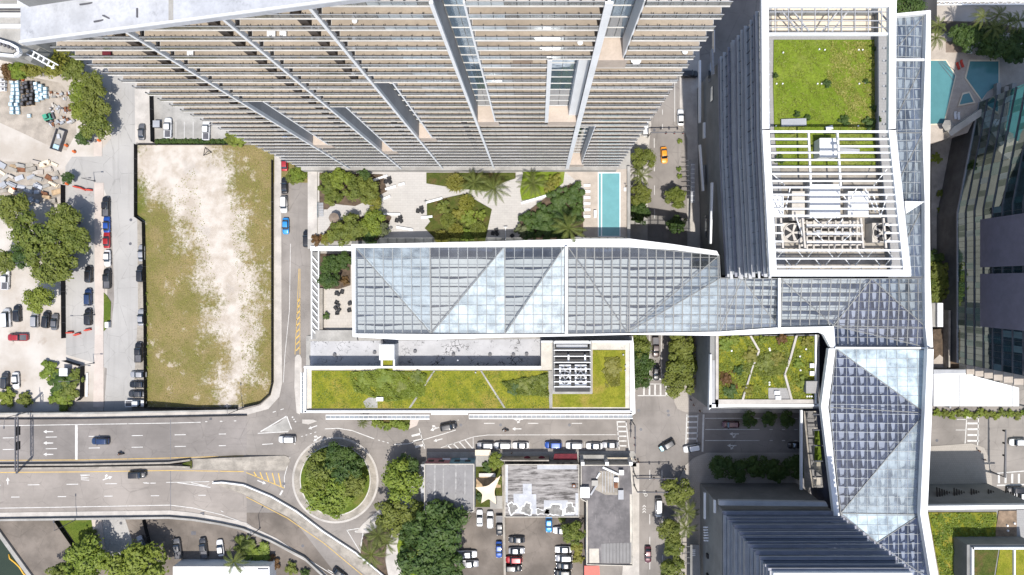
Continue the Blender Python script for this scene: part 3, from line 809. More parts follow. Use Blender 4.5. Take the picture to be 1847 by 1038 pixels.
# north-south street between the malls
mk.zebra(1160, 1210, 694, 713, 5, 'x', 0.3); mk.line([(1150, 714), (1214, 714)], 0.25); mk.line([(1160, 693), (1210, 693)], 0.2)
mk.line([(1171, 684), (1200, 684)], 0.5); mk.line([(1172, 600), (1172, 684)], 0.16); mk.line([(1193, 600), (1193, 684)], 0.16)
mk.zebra(1239, 1258, 750, 800, 5, 'y', 0.3); mk.line([(1239, 748), (1237, 802)], 0.3); mk.line([(1259, 748), (1257, 798)], 0.2); mk.line([(1269, 748), (1267, 815)], 0.5)
for yy in (755, 775, 795): mk.line([(1272, yy), (1370, yy)], 0.18); mk.dash((1388, yy), (1500, yy), 5, 0.25, 0.18)
mk.line([(1172, 848), (1172, 866)], 0.15); mk.line([(1194, 848), (1194, 866)], 0.15)
mk.dash((1172, 928), (1172, 1050), 3, 0.45, 0.18); mk.line([(1194.5, 935), (1194.5, 950)], 0.15); mk.line([(1195, 1002), (1195, 1025)], 0.15)
mk.dash((1180, 250), (1181, 420), 4, 0.4, 0.18); mk.dash((1195, 120), (1195, 250), 5, 0.35, 0.16)
mk.line([(1217, 110), (1217, 220)], 0.16); mk.dash((1174, 195), (1174, 250), 4, 0.4, 0.18)
# second street
mk.line([(524, 440), (522, 560), (514, 640), (511, 690)], 0.14)
mk.line([(541, 485), (541, 640)], 0.14, True); mk.line([(539, 485), (536, 560), (532, 640)], 0.14, True)
for k in range(9): mk.line([(534 + max(0, 4 - k) * 0.8, 545 + k * 11), (541, 538 + k * 11)], 0.35, True)
# east road
mk.zebra(1745, 1766, 752, 815, 6, 'y', 0.3); mk.line([(1744, 750), (1740, 812)], 0.25); mk.line([(1765, 750), (1763, 815)], 0.25); mk.line([(1724, 776), (1742, 776)], 0.16); mk.line([(1726, 757), (1744, 757)], 0.16)
mk.zebra(1800, 1860, 855, 872, 5, 'x', 0.3); mk.line([(1798, 854), (1860, 849)], 0.25); mk.line([(1798, 876), (1860, 874)], 0.4)
mk.flush(g)
for x, y, a, kd in ((935, 756.5, 180, 'left'), (932, 774, 180, 'straight'), (564, 771, 200, 'straight'), (572, 792, 215, 'right'), (790, 794, 195, 'straight'), (784, 774, 200, 'right'), (472, 870, -22, 'straight'),
                 (1326, 763, 180, 'straight'), (1324, 783, 180, 'left'), (1320, 804, 180, 'left')):
    arrow(g, x, y, a, lambda q: zg(q) + 0.002, 17, kd)
# bicycle lane symbol: two wheels and chevrons
m = MB()
for cx, cy in ((1162, 888), (1165, 893)):
    for k in range(14):
        a, b = 2 * math.pi * k / 14, 2 * math.pi * (k + 1) / 14
        m.strip([P(cx + 3 * math.cos(a), cy + 3 * math.sin(a), ROADZ), P(cx + 3 * math.cos(b), cy + 3 * math.sin(b), ROADZ)], [P(cx + 2 * math.cos(a), cy + 2 * math.sin(a), ROADZ), P(cx + 2 * math.cos(b), cy + 2 * math.sin(b), ROADZ)])
m.build('bicycle_symbol', M['paint_white'], g)
m = MB()
for k in range(3): 
    for s in (-1, 1): m.strip([P(1162, 911 + k * 5, ROADZ), P(1162 + s * 3, 914 + k * 5, ROADZ)], [P(1162, 913 + k * 5, ROADZ), P(1162 + s * 3, 916 + k * 5, ROADZ)])
m.build('chevron_symbol', M['paint_white'], g)
# manhole covers and drain grates
m = MB()
for x, y in ((236, 397), (235, 440), (546, 985), (512, 873), (1205, 742), (1206, 749), (1152, 741), (1027, 767), (903, 767), (1180, 235), (1690, 795), (218, 944), (505, 666), (1156, 775), (831, 767)):
    m.disc(P(x, y, 0.026 + max(0, zD(x) - 0.02) * (y > 736 and y < 930)), 0.42, 14)
mh = m.build('manhole_covers', M['steel_dk'], g); mh['kind'] = 'stuff'
for x, y, w, h in ((362, 927, 3, 1.2), (378, 756, 2, 1), (349, 962, 2.2, 1.6)):
    slab('drain_grate', [(x - w * 2, y - h * 2), (x + w * 2, y - h * 2), (x + w * 2, y + h * 2), (x - w * 2, y + h * 2)], 0 if y > 950 else zD(x), (0 if y > 950 else zD(x)) + 0.03, M['steel_dk'], g)
m = MB()
for x in (56.5, 307): 
    m.sheet([PD(x, 757, 0.02), PD(x + 1.2, 757, 0.02), PD(x + 1.2, 832, 0.02), PD(x, 832, 0.02)])
m.build('expansion_joint', M['steel_dk'], UP)
MB().sheet([PD(307, 850, 0.02), PD(308.2, 850, 0.02), PD(308.2, 922, 0.02), PD(307, 922, 0.02)]).build('expansion_joint', M['steel_dk'], LO)

M['yard_worn'] = mvar('worn_grey_beige_yard', (0.30, 0.265, 0.225), 0.25, 0.3, 4, stain=0.45)
ground_sheet('worn_yard_ground', [(-60, 135), (60, 140), (110, 150), (135, 185), (138, 240), (120, 272), (85, 262), (40, 240), (0, 222), (-60, 215)], 0.007, M['yard_worn'])
ground_sheet('worn_yard_ground', [(-60, 290), (30, 292), (85, 298), (108, 318), (112, 352), (60, 372), (-60, 378)], 0.0075, M['yard_worn'])
# ================================================================== NORTH APARTMENT TOWER
TZ0, TF, TY, TYB = 20.0, 3.5, 28.8, 31.8       # podium level, storey, balcony edge, back wall
TXL, TXR = -59.5, 20.0
NFL = 30
def tz(k): return 122.7 - TF * k               # floor k counted down from the top
def crown_z(x): return 118.0 + (x - TXL) * 0.301
FX = [-46.9, -34.1, -23.7, -10.9, 7.3]         # vertical fin walls
tower = thing('apartment_tower', 'tall apartment tower with stacked tan balconies and white vertical fins', 'apartment tower', (-20, 40, TZ0))
rnd = random.Random(5)
body = MB().box(TXL + 1, TXR - 0.6, TYB + 0.05, 52, TZ0, 126)
body.build('body', M['wall_grey'], tower)
# recesses: (x0, x1, first floor, last floor, glass)
REC = [(-46.7, -43.6, 11, 20), (-33.9, -31.4, 12, 22), (-23.5, -20.9, 8, 18), (-10.7, -7.6, -2, 14), (1.8, 7.1, 5, 14), (7.5, 11.0, -2, 4), (7.5, 10.6, 16, 27)]
m = MB().box(TXL + 0.5, TXR - 0.3, TY - 0.5, TYB, TZ0 + 0.02, TZ0 + 3.0)
m.build('base_beam', M['concrete'], tower)

def balcony(x0, x1, k):
    z = tz(k)
    o = MB()
    o.box(x0, x1, TY, TYB, z - 0.2, z)
    o.sheet([(x0 + 0.05, TY + 0.1, z + 0.004), (x1 - 0.05, TY + 0.1, z + 0.004), (x1 - 0.05, TYB, z + 0.004), (x0 + 0.05, TYB, z + 0.004)], 1 if k > -1 else 0)
    b = o.build('balcony', [M['slab_edge'], M['tan']], tower)
    r = MB()
    n = max(1, round((x1 - x0) / 1.27)); w = (x1 - x0) / n
    for i in range(n):
        a = x0 + i * w
        fro = (-18.0 < a < -13.2 and k < 10) or (-7.7 < a < -4.6 and k < 10)
        r.box(a + 0.03, a + w - 0.03, TY + 0.06, TY + 0.09, z + 0.08, z + 1.08, 2 if fro else 0)
        r.box(a - 0.045, a + 0.045, TY + 0.09, TY + 0.30, z + 0.02, z + 1.12, 1)
    r.box(x1 - 0.035, x1 + 0.035, TY + 0.09, TY + 0.30, z + 0.02, z + 1.1, 1)
    r.box(x0, x1, TY + 0.04, TY + 0.11, z + 1.09, z + 1.14, 3)
    r.box(x0, x1, TY + 0.09, TY + 0.15, z + 0.55, z + 0.6, 1)
    r.build('railing', [M['g_rail'], M['black'], M['g_railw'], M['steel']], b)

part_me = MB().box(-0.5, 0.5, -0.3, 2.2, 0, TF - 0.24).mesh('partition', M['partition'])
for bi in range(6):
    bx0 = (TXL if bi == 0 else FX[bi - 1] + 0.2); bx1 = (TXR if bi == 5 else FX[bi] - 0.2)
    for k in range(-2, NFL - 1):
        z = tz(k)
        x0, x1 = bx0, bx1
        if crown_z(x0) < z + 3.2: x0 = max(x0, TXL + (z + 3.2 - 118.0) / 0.301)
        if x0 > x1 - 1.2: continue
        segs = [(x0, x1)]
        for rx0, rx1, k0, k1 in REC:
            if k0 <= k <= k1:
                ns = []
                for a, b in segs:
                    if rx1 <= a or rx0 >= b: ns.append((a, b)); continue
                    if rx0 - a > 0.8: ns.append((a, rx0 - 0.15))
                    if b - rx1 > 0.8: ns.append((rx1 + 0.15, b))
                segs = ns
        for a, b in segs: balcony(a, b, k)
        if bi in (0, 1, 2) and k <= 22 - (bi == 2) * 15 or (bi in (1, 2, 3) and 15 <= k <= 27):
            inst('partition', part_me, tower, (bx1 - 2.3 - tower.location.x, TYB - 2.25 - tower.location.y, z + 0.005 - tower.location.z))
for i, fx in enumerate(FX):
    zt = min(127.5, crown_z(fx) - 0.5)
    w = (0.34, 0.34, 0.38, 0.42, 0.85)[i]
    f = MB().box(fx - 0.15, fx + 0.15, TY + 0.02, TY + 0.4, TZ0 + 0.01, zt).build('fin_wall', M['white'], tower)
    MB().box(fx - w / 2, fx + w / 2, TY - 0.22, TY + 0.015, TZ0 + 0.01, zt).build('edge_trim', M['white'], f)
for j, (rx0, rx1, k0, k1) in enumerate(REC):
    zb, zt = tz(k1) - 0.3, min(tz(k0) + TF, 127)
    if j != 4 and rx0 != 7.5: s0 = MB().box(rx1 - 0.1, rx1 + 0.14, TY + 0.05, TYB, zb, zt)
    elif j == 4: s0 = MB().box(rx0 - 0.55, rx0 + 0.05, TY - 0.1, TYB, zb, zt)
    else: s0 = MB().box(rx1 - 0.05, rx1 + 0.14, TY + 0.3, TYB, zb, zt)
    s0.build('recess_side', M['white'], tower)
    fw = min(FX, key=lambda q: min(abs(q - rx0), abs(q - rx1)))
    MB().box(fw - 0.14, fw + 0.14, TY + 0.41, TYB + 0.02, zb, zt).build('recess_wall', M['fin_grey'], tower)
    npan = 3 if rx1 - rx0 > 3.2 else 2
    pw = (rx1 - rx0 - 0.2) / npan
    pane = MB().box(-pw / 2 + 0.04, pw / 2 - 0.04, 0, 0.08, 0.12, TF - 0.12).mesh('window_pane', M['g_tower'] if j in (3, 4, 5) else M['g_dark'])
    SPM = MB().box(rx0 + 0.05 - tower.location.x, rx1 - 0.05 - tower.location.x, -0.2, -0.02, -0.06, 0.06).mesh('spandrel', M['slab_edge'])
    for k in range(k0, k1 + 1):
        for q in range(npan):
            inst('window_pane', pane, tower, (rx0 + 0.1 + pw * (q + 0.5) - tower.location.x, TYB - 0.12 - tower.location.y, tz(k) - tower.location.z))
        inst('spandrel', SPM, tower, (0, TYB - tower.location.y, tz(k) - tower.location.z))
    if j == 4:
        MB().box(rx1 - 1.6, rx1 - 0.05, TY + 1.2, TYB - 0.3, zb, zt).build('white_pier', M['white'], tower)
    c = MB().box(rx0, rx1 + 0.6, TY + 0.02, TYB, tz(k1) - TF - 0.1, tz(k1) - 0.32)
    c.build('recess_cap', M['tan_lt'], tower)
# sloping white roof crown
cz0, cz1 = crown_z(TXL - 0.3), crown_z(TXR)
cr = MB()
yf = TY - 1.0
for (a, b) in (((TXL - 0.3), TXR),):
    vs = [(a, yf, cz0 - 0.9), (b, yf, cz1 - 0.9), (b, 60, cz1 - 0.9), (a, 60, cz0 - 0.9), (a, yf, cz0), (b, yf, cz1), (b, 60, cz1), (a, 60, cz0)]
    cr.add(vs, [(3, 2, 1, 0), (4, 5, 6, 7), (0, 1, 5, 4), (1, 2, 6, 5), (2, 3, 7, 6), (3, 0, 4, 7)])
crown = cr.build('roof_crown', M['white_roof'], tower)
def crown_pt(x, y, dz): return (x, y, crown_z(x) + dz)
k = MB()
for y0, y1, h in ((yf, yf + 0.22, 0.25), (yf + 4.3, yf + 4.9, 0.5)):
    k.add([crown_pt(TXL - 0.3, y0, 0), crown_pt(-5, y0, 0), crown_pt(-5, y1, 0), crown_pt(TXL - 0.3, y1, 0), crown_pt(TXL - 0.3, y0, h), crown_pt(-5, y0, h), crown_pt(-5, y1, h), crown_pt(TXL - 0.3, y1, h)],
          [(4, 5, 6, 7), (0, 1, 5, 4), (1, 2, 6, 5), (2, 3, 7, 6), (3, 0, 4, 7)])
k.build('roof_kerb', M['white'], crown)
k = MB()
for x, y, l, a in ((-48.5, yf + 1.3, 1.3, 10), (-47.6, yf + 1.6, 0.9, -25), (-43.5, yf + 1.6, 1.0, 90), (-50, yf + 3.4, 2.0, 8)):
    k.cbox(crown_pt(x, y, 0.02), l, 0.16, 0.12, R(a))
k.build('roof_debris', M['steel_dk'], crown)
w = MB()
for x in (-39.2,): w.add([crown_pt(x - 0.3, yf + 0.3, 0.012), crown_pt(x + 0.3, yf + 0.3, 0.012), crown_pt(x + 0.3, yf + 4.2, 0.012), crown_pt(x - 0.3, yf + 4.2, 0.012)], [(0, 1, 2, 3)])
w.build('roof_seam', M['concrete'], crown)
# things left out on the balconies
def on_balcony(name, x, k, mat, sx, sy, label, cat, h=0.45, y=TY + 0.75, rnd_top=False):
    z = tz(k) + 0.006
    t = thing(name, label, cat, (x, y, z))
    if rnd_top:
        MB().cyl((0, 0, h), sx / 2, 0.05, 16).build('top', mat, t, local=True); MB().cyl((0, 0, 0), 0.06, h, 8).build('pole', M['steel_dk'], t, local=True)
    else:
        MB().box(-sx / 2, sx / 2, -sy / 2, sy / 2, 0.18, h).build('cushion', mat, t, local=True, bevel=0.04)
        MB().box(-sx / 2, sx / 2, sy / 2 - 0.12, sy / 2, h, h + 0.3).build('backrest', mat, t, local=True)
        for u in (-1, 1):
            for v in (-1, 1): MB().box(u * sx * .42 - .03, u * sx * .42 + .03, v * sy * .4 - .03, v * sy * .4 + .03, 0, 0.18).build('leg', M['steel_dk'], t, local=True)
on_balcony('balcony_table', -23.5 + 2.8, 1, M['white'], 0.62, 0, 'white round table alone on the second balcony row from the top', 'table', 0.5, TY + 0.9, True)
on_balcony('balcony_sofa', -55.2, 4, M['burgundy'], 1.1, 0.6, 'dark red balcony seat near the far left end of the tower', 'seat')
on_balcony('balcony_sofa', -33.0 + 1.5, 2, M['white'], 1.0, 0.7, 'white balcony sofa left of its twin, third balcony row from the top', 'sofa')
on_balcony('balcony_sofa', -30.1, 2, M['white'], 0.8, 0.6, 'small white balcony armchair right of the white sofa, third row', 'armchair')
on_balcony('balcony_table', 13.0, 5, M['white'], 1.4, 0, 'white round parasol table on the right wing balconies', 'table', 0.8, TY + 0.8, True)
on_balcony('balcony_table', 18.8, 4, M['white'], 0.7, 0, 'small white round table at the right corner of the tower', 'table', 0.6, TY + 0.8, True)
on_balcony('balcony_sofa', -2.0, 5, M['taupe'], 2.6, 0.7, 'long dark sofa on the balcony between the two glass shafts', 'sofa')
on_balcony('balcony_table', 5.2, 3, M['white'], 0.7, 0, 'little white table beside the right white fin, fourth balcony row', 'table', 0.6, TY + 0.8, True)
on_balcony('balcony_sofa', -44.5, 4, M['white'], 0.8, 0.7, 'white balcony chair just right of the leftmost white fin', 'chair')

# low side wing of the tower by its left foot and the neighbour at the frame's corner
nb = thing('corner_building', 'white framed parking building at the top left corner', 'building', P(0, 30, 16))
slab('roof', [(-140, -80), (52, -80), (52, 75), (20, 98), (-140, 60)], 0, 16, M['concrete'], nb)
for y in (12, 28, 48):
    MB().box(PX(-120, 16.5), PX(40, 16.5), PY(y + 3, 16.5), PY(y - 3, 16.5), 16, 17.0).build('white_band', M['white'], nb)
for y in (16, 20): MB().box(PX(-120, 16.5), PX(40, 16.5), PY(y + 1, 16.5), PY(y, 16.5), 16, 16.6).build('roof_slot', M['steel_dk'], nb)
q = [(-40, 62), (20, 80), (34, 88), (36, 96), (28, 102), (-40, 96)]
mm = MB()
for a, b in zip(q, q[1:]): mm.beam(P(*a, 17.4), P(*b, 17.4), 0.6, 1.2)
mm.build('ramp_wall', M['white'], nb)
for i in range(5): MB().beam(P(-4 + i * 7, 70 + i * 2.5, 16.4), P(2 + i * 7, 82 + i * 2.5, 16.4), 0.5, 0.3).build('ramp_beam', M['steel_dk'], nb)
mm = MB()
for i in range(7):
    mm.beam(P(44 + i * 9, 84 + i * 5.5, 12.4), P(40 + i * 9, 92 + i * 5.5, 12.4), 0.35, 0.3)
mm.beam(P(42, 83, 12.5), P(105, 118, 12.5), 0.3, 0.4); mm.beam(P(38, 92, 12.5), P(98, 124, 12.5), 0.3, 0.4)
mm.build('white_trellis', M['white'], nb)
MB().beam(P(52, 87, 6), P(90, 112, 6), 4.5, 11.5).build('stair_block', M['wall_grey'], nb)
# ================================================================== PODIUM, MALL AND THE FOLDED GLASS RIBBON
ZP = 20.0
pod = thing('podium_terrace', 'broad white paved podium terrace in front of the apartment tower', 'terrace', P(850, 370, 0))
slab('podium_block', [(555, 150), (1137, 150), (1137, 441), (634, 441), (634, 449), (555, 449)], 0, ZP, M['concrete'], pod)
slab('plaza_paving', [(573, 308), (1056, 308), (1056, 430), (634, 430), (573, 424)], ZP, ZP + 0.02, M['paver'], pod)
slab('pool_paving', [(1018, 309), (1133, 305), (1133, 428), (1045, 428), (1056, 380), (1056, 340)], ZP, ZP + 0.03, M['deck_tan'], pod)
slab('edge_strip', [(555, 305), (572, 305), (572, 424), (562, 432), (555, 432)], ZP, ZP + 0.35, M['sidewalk'], pod)
slab('pool_wall', [(1131.5, 300), (1137, 300), (1137, 430), (1131.5, 430)], ZP, ZP + 1.0, M['concrete'], pod)
slab('painted_shadow_strip', [(634, 429.5), (1131, 429.5), (1131, 440), (634, 440)], ZP, ZP + 0.015, M['concrete_dk'], pod)  # shadow band of the glass roof, painted as a dark strip
slab('canopy_roof', [(560, 444), (634, 444), (634, 453), (560, 453)], ZP, ZP + 0.6, M['white'], pod)
slab('pool_rim', [(1078.5, 311), (1119, 311), (1119, 427.5), (1078.5, 427.5)], ZP + 0.031, ZP + 0.10, M['white'], pod)
ground_sheet('pool_water', [(1086, 313), (1117.5, 313), (1117.5, 426), (1086, 426)], ZP + 0.115, M['pool'], pod)
slab('pool_step', [(1080, 313), (1084, 313), (1084, 426), (1080, 426)], ZP + 0.10, ZP + 0.125, M['pool'], pod)
# small second pool under the tower's right corner
ground_sheet('spa_water', [(1107, 281), (1119, 281), (1119, 293), (1107, 293)], ZP + 0.12, M['pool'], pod)
for x0, y0, pts, mt in ((0, 0, [(576, 312), (690, 315), (698, 345), (680, 355), (640, 372), (600, 368), (590, 378), (576, 378)], 'mulch'),
                        (0, 0, [(582, 425), (600, 400), (640, 392), (700, 388), (706, 392), (696, 415), (680, 434), (582, 436)], 'mulch'),
                        (0, 0, [(769, 312), (930, 312), (930, 322), (905, 330), (880, 345), (820, 340), (800, 336), (769, 331)], 'grass_dark'),
                        (0, 0, [(770, 365), (838, 350), (887, 378), (875, 436), (790, 436), (766, 412), (776, 400), (770, 390)], 'grass_dark'),
                        (0, 0, [(944, 309), (1019, 308), (1016, 330), (990, 352), (941, 362), (938, 345)], 'grass_bright'),
                        (0, 0, [(937, 392), (960, 375), (1000, 345), (1030, 332), (1052, 345), (1052, 420), (1020, 436), (940, 430)], 'mulch')):
    slab('planting_bed', pts, ZP + 0.021, ZP + 0.28, M[mt], pod)
# low bench walls
for i, (a, b) in enumerate((((673, 326), (699, 317)), ((695, 342), (714, 336)), ((683, 363), (704, 354)), ((690, 386), (722, 387)), ((715, 410), (745, 415)), ((768, 366), (798, 358)), ((760, 393), (780, 391)), ((719, 334), (730, 331)), ((940, 367), (990, 352)))):
    m = MB().beam(P(*a, ZP + 0.27), P(*b, ZP + 0.27), 0.55, 0.5)
    tag(m.build('bench_wall', M['white']), ['pale angled bench wall at the top of the left planting bed', 'pale bench wall by the dark chairs near the left bed', 'pale bench wall at the right tip of the left bed', 'long straight bench wall north of the lower left bed',
        'free-standing slanted bench wall south of the chairs', 'bench wall on the north edge of the central bed', 'short bench wall at the west notch of the central bed', 'tiny pale bench wall alone on the open paving', 'white kerb wall along the palm bed beside the hedge'][i], 'bench')
mt = thing('metal_table_stand', 'thin black cafe stand at the north-west corner of the central bed', 'stand', P(768, 364, ZP + 0.02))
MB().box(-0.4, 0.4, -0.05, 0.05, 0.7, 0.76).build('bar', M['black'], mt, local=True); MB().box(-0.04, 0.04, -0.5, 0.5, 0.6, 0.66).build('arm', M['black'], mt, local=True); MB().cyl((0, 0, 0), 0.04, 0.6, 8).build('post', M['black'], mt, local=True)
# lounge chairs in black: seat, back and arms
def lounge_chair(x, y, z, ang, label, grp):
    t = thing('lounge_chair', label, 'chair', P(x, y, z), R(ang), grp)
    MB().box(-0.42, 0.42, -0.42, 0.42, 0.2, 0.45).build('seat', M['black'], t, local=True, bevel=0.06)
    MB().box(-0.42, 0.42, 0.3, 0.46, 0.45, 0.95).build('backrest', M['black'], t, local=True, bevel=0.05)
    for s in (-1, 1):
        MB().box(s * 0.44 - 0.06, s * 0.44 + 0.06, -0.4, 0.4, 0.2, 0.62).build('armrest', M['black'], t, local=True)
        for v in (-0.35, 0.35): MB().box(s * 0.36 - 0.03, s * 0.36 + 0.03, v - 0.03, v + 0.03, 0, 0.2).build('leg', M['steel_dk'], t, local=True)
for gi, (cx, cy, where) in enumerate(((700, 327, 'by the upper left bench walls'), (758, 380, 'west of the central bed'), (720, 397, 'above the slanted bench wall'), (893, 420, 'near the bottom lamp post'))):
    for j, (dx, dy, a, w) in enumerate(((2.5, -4.5, 200, 'northernmost'), (-3.5, 1.5, 80, 'westernmost'), (3.5, 2.5, 310, 'easternmost'))):
        lounge_chair(cx + dx, cy + dy, ZP + 0.02, a, f'{w} black lounge chair of the trio {where}', 'black lounge chairs on the plaza')
for (x, y, w) in ((924, 426, 'beside the hedge corner'),): lounge_chair(x, y, ZP + 0.02, 45, f'single black lounge chair {w}', 'black lounge chairs on the plaza')
# taupe parasol
t = thing('patio_parasol', 'taupe octagonal parasol near the plaza stair', 'parasol', P(607, 395, ZP))
cn = MB(); n = 8; vs = [(0, 0, 2.9)] + [(1.35 * math.cos(2 * math.pi * i / n), 1.35 * math.sin(2 * math.pi * i / n), 2.35) for i in range(n)]
cn.add(vs, [(0, 1 + i, 1 + (i + 1) % n) for i in range(n)]); cn.build('canopy', M['taupe'], t, local=True); MB().cyl((0, 0, 0), 0.05, 2.9, 8).build('pole', M['steel_dk'], t, local=True); MB().cyl((0, 0, 0), 0.35, 0.12, 12).build('foot', M['steel_dk'], t, local=True)
# stair well at the left edge
t = thing('plaza_stair', 'grey open stair with glass rail at the plaza west edge', 'stair', P(580, 382, ZP))
for i in range(9): MB().box(PX(575, ZP), PX(584, ZP), PY(368.5 + i * 2.8, ZP), PY(366.5 + i * 2.8, ZP), ZP + 0.02, ZP + 0.5 - i * 0.05).build('step', M['steel'], t)
MB().box(PX(574, ZP), PX(574.6, ZP), PY(393, ZP), PY(366, ZP), ZP, ZP + 1.1).build('glass_rail', M['g_railw'], t)
# pool loungers
for i, y in enumerate((335, 346, 357, 368, 379, 391)):
    t = thing('sun_lounger', f'white sun lounger beside the long pool, {["first", "second", "third", "fourth", "fifth", "sixth"][i]} from the north', 'sun lounger', P(1058, y, ZP + 0.03), 0, 'white loungers by the long pool')
    MB().box(-0.75, 0.45, -0.33, 0.33, 0.22, 0.34).build('mattress', M['white'], t, local=True)
    MB().add([(0.45, -0.33, 0.3), (0.95, -0.33, 0.62), (0.95, 0.33, 0.62), (0.45, 0.33, 0.3), (0.45, -0.33, 0.22), (0.95, -0.33, 0.52), (0.95, 0.33, 0.52), (0.45, 0.33, 0.22)], [(0, 1, 2, 3), (7, 6, 5, 4), (0, 4, 5, 1), (1, 5, 6, 2), (2, 6, 7, 3)]).build('backrest', M['white'], t, local=True)
    for u in (-0.65, 0.6):
        for v in (-0.25, 0.25): MB().box(u - .03, u + .03, v - .03, v + .03, 0, 0.22).build('leg', M['steel'], t, local=True)
t = thing('towel_cabinet', 'white cabinet at the west rim of the long pool', 'cabinet', P(1073, 387, ZP + 0.03))
MB().box(-0.28, 0.28, -0.9, 0.9, 0.05, 0.8).build('body', M['white'], t, local=True, bevel=0.03); MB().box(-0.32, 0.32, -0.94, 0.94, 0.8, 0.86).build('top', M['white'], t, local=True); MB().box(-0.25, 0.25, -0.85, 0.85, 0, 0.05).build('plinth', M['steel_dk'], t, local=True)
t = thing('pool_shower', 'white shower bench on the narrow deck east of the long pool', 'shower', P(1127, 342, ZP + 0.03))
MB().box(-0.3, 0.3, -0.5, 0.4, 0.3, 0.42).build('bench', M['white'], t, local=True); MB().cyl((0.2, 0.6, 0), 0.05, 2.2, 8).build('post', M['black'], t, local=True); MB().box(-0.1, 0.4, 0.5, 0.7, 2.15, 2.25).build('head', M['black'], t, local=True)
for u in (-.22, .22): MB().box(u - .04, u + .04, -0.4, 0.3, 0, 0.3).build('leg', M['steel'], t, local=True)
t = thing('gate_post', 'white gate posts at the south end of the plaza path', 'gate', P(912, 415, ZP))
MB().box(-0.06, 0.06, -2.6, 0.6, 0.02, 0.9).build('rail', M['white'], t, local=True); MB().box(-0.5, 0.5, 0.6, 0.75, 0.02, 0.9).build('crossbar', M['white'], t, local=True)

# ---------------------------------------------------------------- mall blocks
mall = thing('mall_block', 'long low mall with planted sedum roof south of the glass roof', 'mall', P(850, 680, 0))
slab('lower_block', [(552, 606), (1142, 606), (1142, 745), (552, 745)], 0, 17.5, M['concrete'], mall)
slab('low_roof', [(560, 616), (976, 612), (976, 664), (560, 664)], 17.5, 17.56, M['roof_cracked'], mall)
slab('west_low_roof', [(568, 596), (640, 596), (645, 615), (570, 615)], 17.5, 18.4, M['concrete'], mall)
slab('roof_block', [(553, 663), (976, 663), (976, 617), (1141, 617), (1141, 743), (553, 743)], 17.5, 21.8, M['parapet'], mall)
slab('sedum_bed', [(562, 669), (995, 669), (995, 737), (562, 737)], 21.8, 22.0, M['grass_roof'], mall)
slab('sedum_bed', [(1069, 632), (1128, 632), (1128, 735), (996.5, 735), (996.5, 711), (1069, 711)], 21.8, 22.0, M['grass_roof'], mall)
for pts in ([(782, 669), (785, 669), (741, 736), (737, 736)], [(866, 669), (869, 669), (912, 736), (908, 736)], [(988, 669), (996, 669), (996, 737), (991, 737)], [(660, 736), (655, 725), (664, 718), (680, 716), (681, 736)]):
    slab('roof_path', pts, 22.0, 22.07, M['concrete'], mall)
for pts in ([(548, 661), (976, 661), (976, 664.5), (548, 664.5)], [(548, 741), (1141, 741), (1141, 745), (548, 745)], [(1136.5, 617), (1141, 617), (1141, 743), (1136.5, 743)], [(976, 615), (1141, 615), (1141, 618), (976, 618)], [(549, 664), (552, 664), (552, 744), (549, 744)]):
    slab('parapet_cap', pts, 21.0, 22.6, M['white'], mall)
slab('south_ledge', [(556, 738), (1136, 738), (1136, 741.2), (556, 741.2)], 21.8, 22.05, M['concrete_dk'], mall)
sb = slab('stair_housing', [(684, 622), (711, 622), (711, 650), (684, 650)], 17.56, 23.2, M['white'], mall)
slab('housing_wall', [(687, 648), (690, 648), (690, 664), (687, 664)], 17.6, 22.7, M['white'], mall); slab('housing_wall', [(709, 648), (712, 648), (712, 664), (709, 664)], 17.6, 22.7, M['white'], mall)
slab('housing_grass', [(691, 650), (708, 650), (708, 669), (691, 669)], 17.6, 21.95, M['grass_roof'], mall)
slab('roof_hatch', [(679, 717), (691, 717), (691, 724), (679, 724)], 22.0, 22.9, M['white'], mall)
for x, y in ((604, 640), (676, 636), (749, 634), (818, 640), (884, 640), (926, 640), (950, 639), (690, 617)):
    MB().cyl(P(x, y, 17.57), 0.45, 0.5, 12).build('roof_vent', M['steel_dk'], mall)
for x, y in ((826, 650), (858, 672), (1128, 660), (1128, 668), (1124, 640)):
    MB().cyl(P(x, y, 22.0), 0.2, 0.5, 8).build('roof_vent', M['steel'], mall)
# mechanical well with fans under white beams
slab('well_rim', [(996, 616), (1068, 616), (1068, 711), (996, 711)], 21.8, 22.7, M['concrete'], mall)
slab('well_floor', [(1001, 620), (1064, 620), (1064, 707), (1001, 707)], 22.7, 22.72, M['black'], mall)
for y in (619, 632, 643, 654, 666, 677, 689, 698):
    MB().box(PX(999, 25), PX(1065.5, 25), PY(y + 0.9, 25), PY(y - (2.5 if y == 619 else 0.6), 25), 24.6, 25).build('screen_beam', M['white'], mall)
for x in (999, 1064): MB().box(PX(x, 25), PX(x + 2, 25), PY(706, 25), PY(617, 25), 22.7, 24.55).build('screen_wall', M['wall_grey'], mall)
blade_me = MB()
for k in range(5):
    a = 2 * math.pi * k / 5
    ca, sa = math.cos(a), math.sin(a)
    blade_me.add([(0.1 * ca - .08 * sa, .1 * sa + .08 * ca, .05), (0.9 * ca - .18 * sa, .9 * sa + .18 * ca, .12), (0.9 * ca + .16 * sa, .9 * sa - .16 * ca, 0), (.1 * ca + .08 * sa, .1 * sa - .08 * ca, 0)], [(0, 1, 2, 3)])
blade_me.cyl((0, 0, -.02), 0.18, 0.2, 10)
FAN = blade_me.mesh('fan_blades', M['steel'])
FANW = blade_me.mesh('fan_blades', M['beige_unit'])
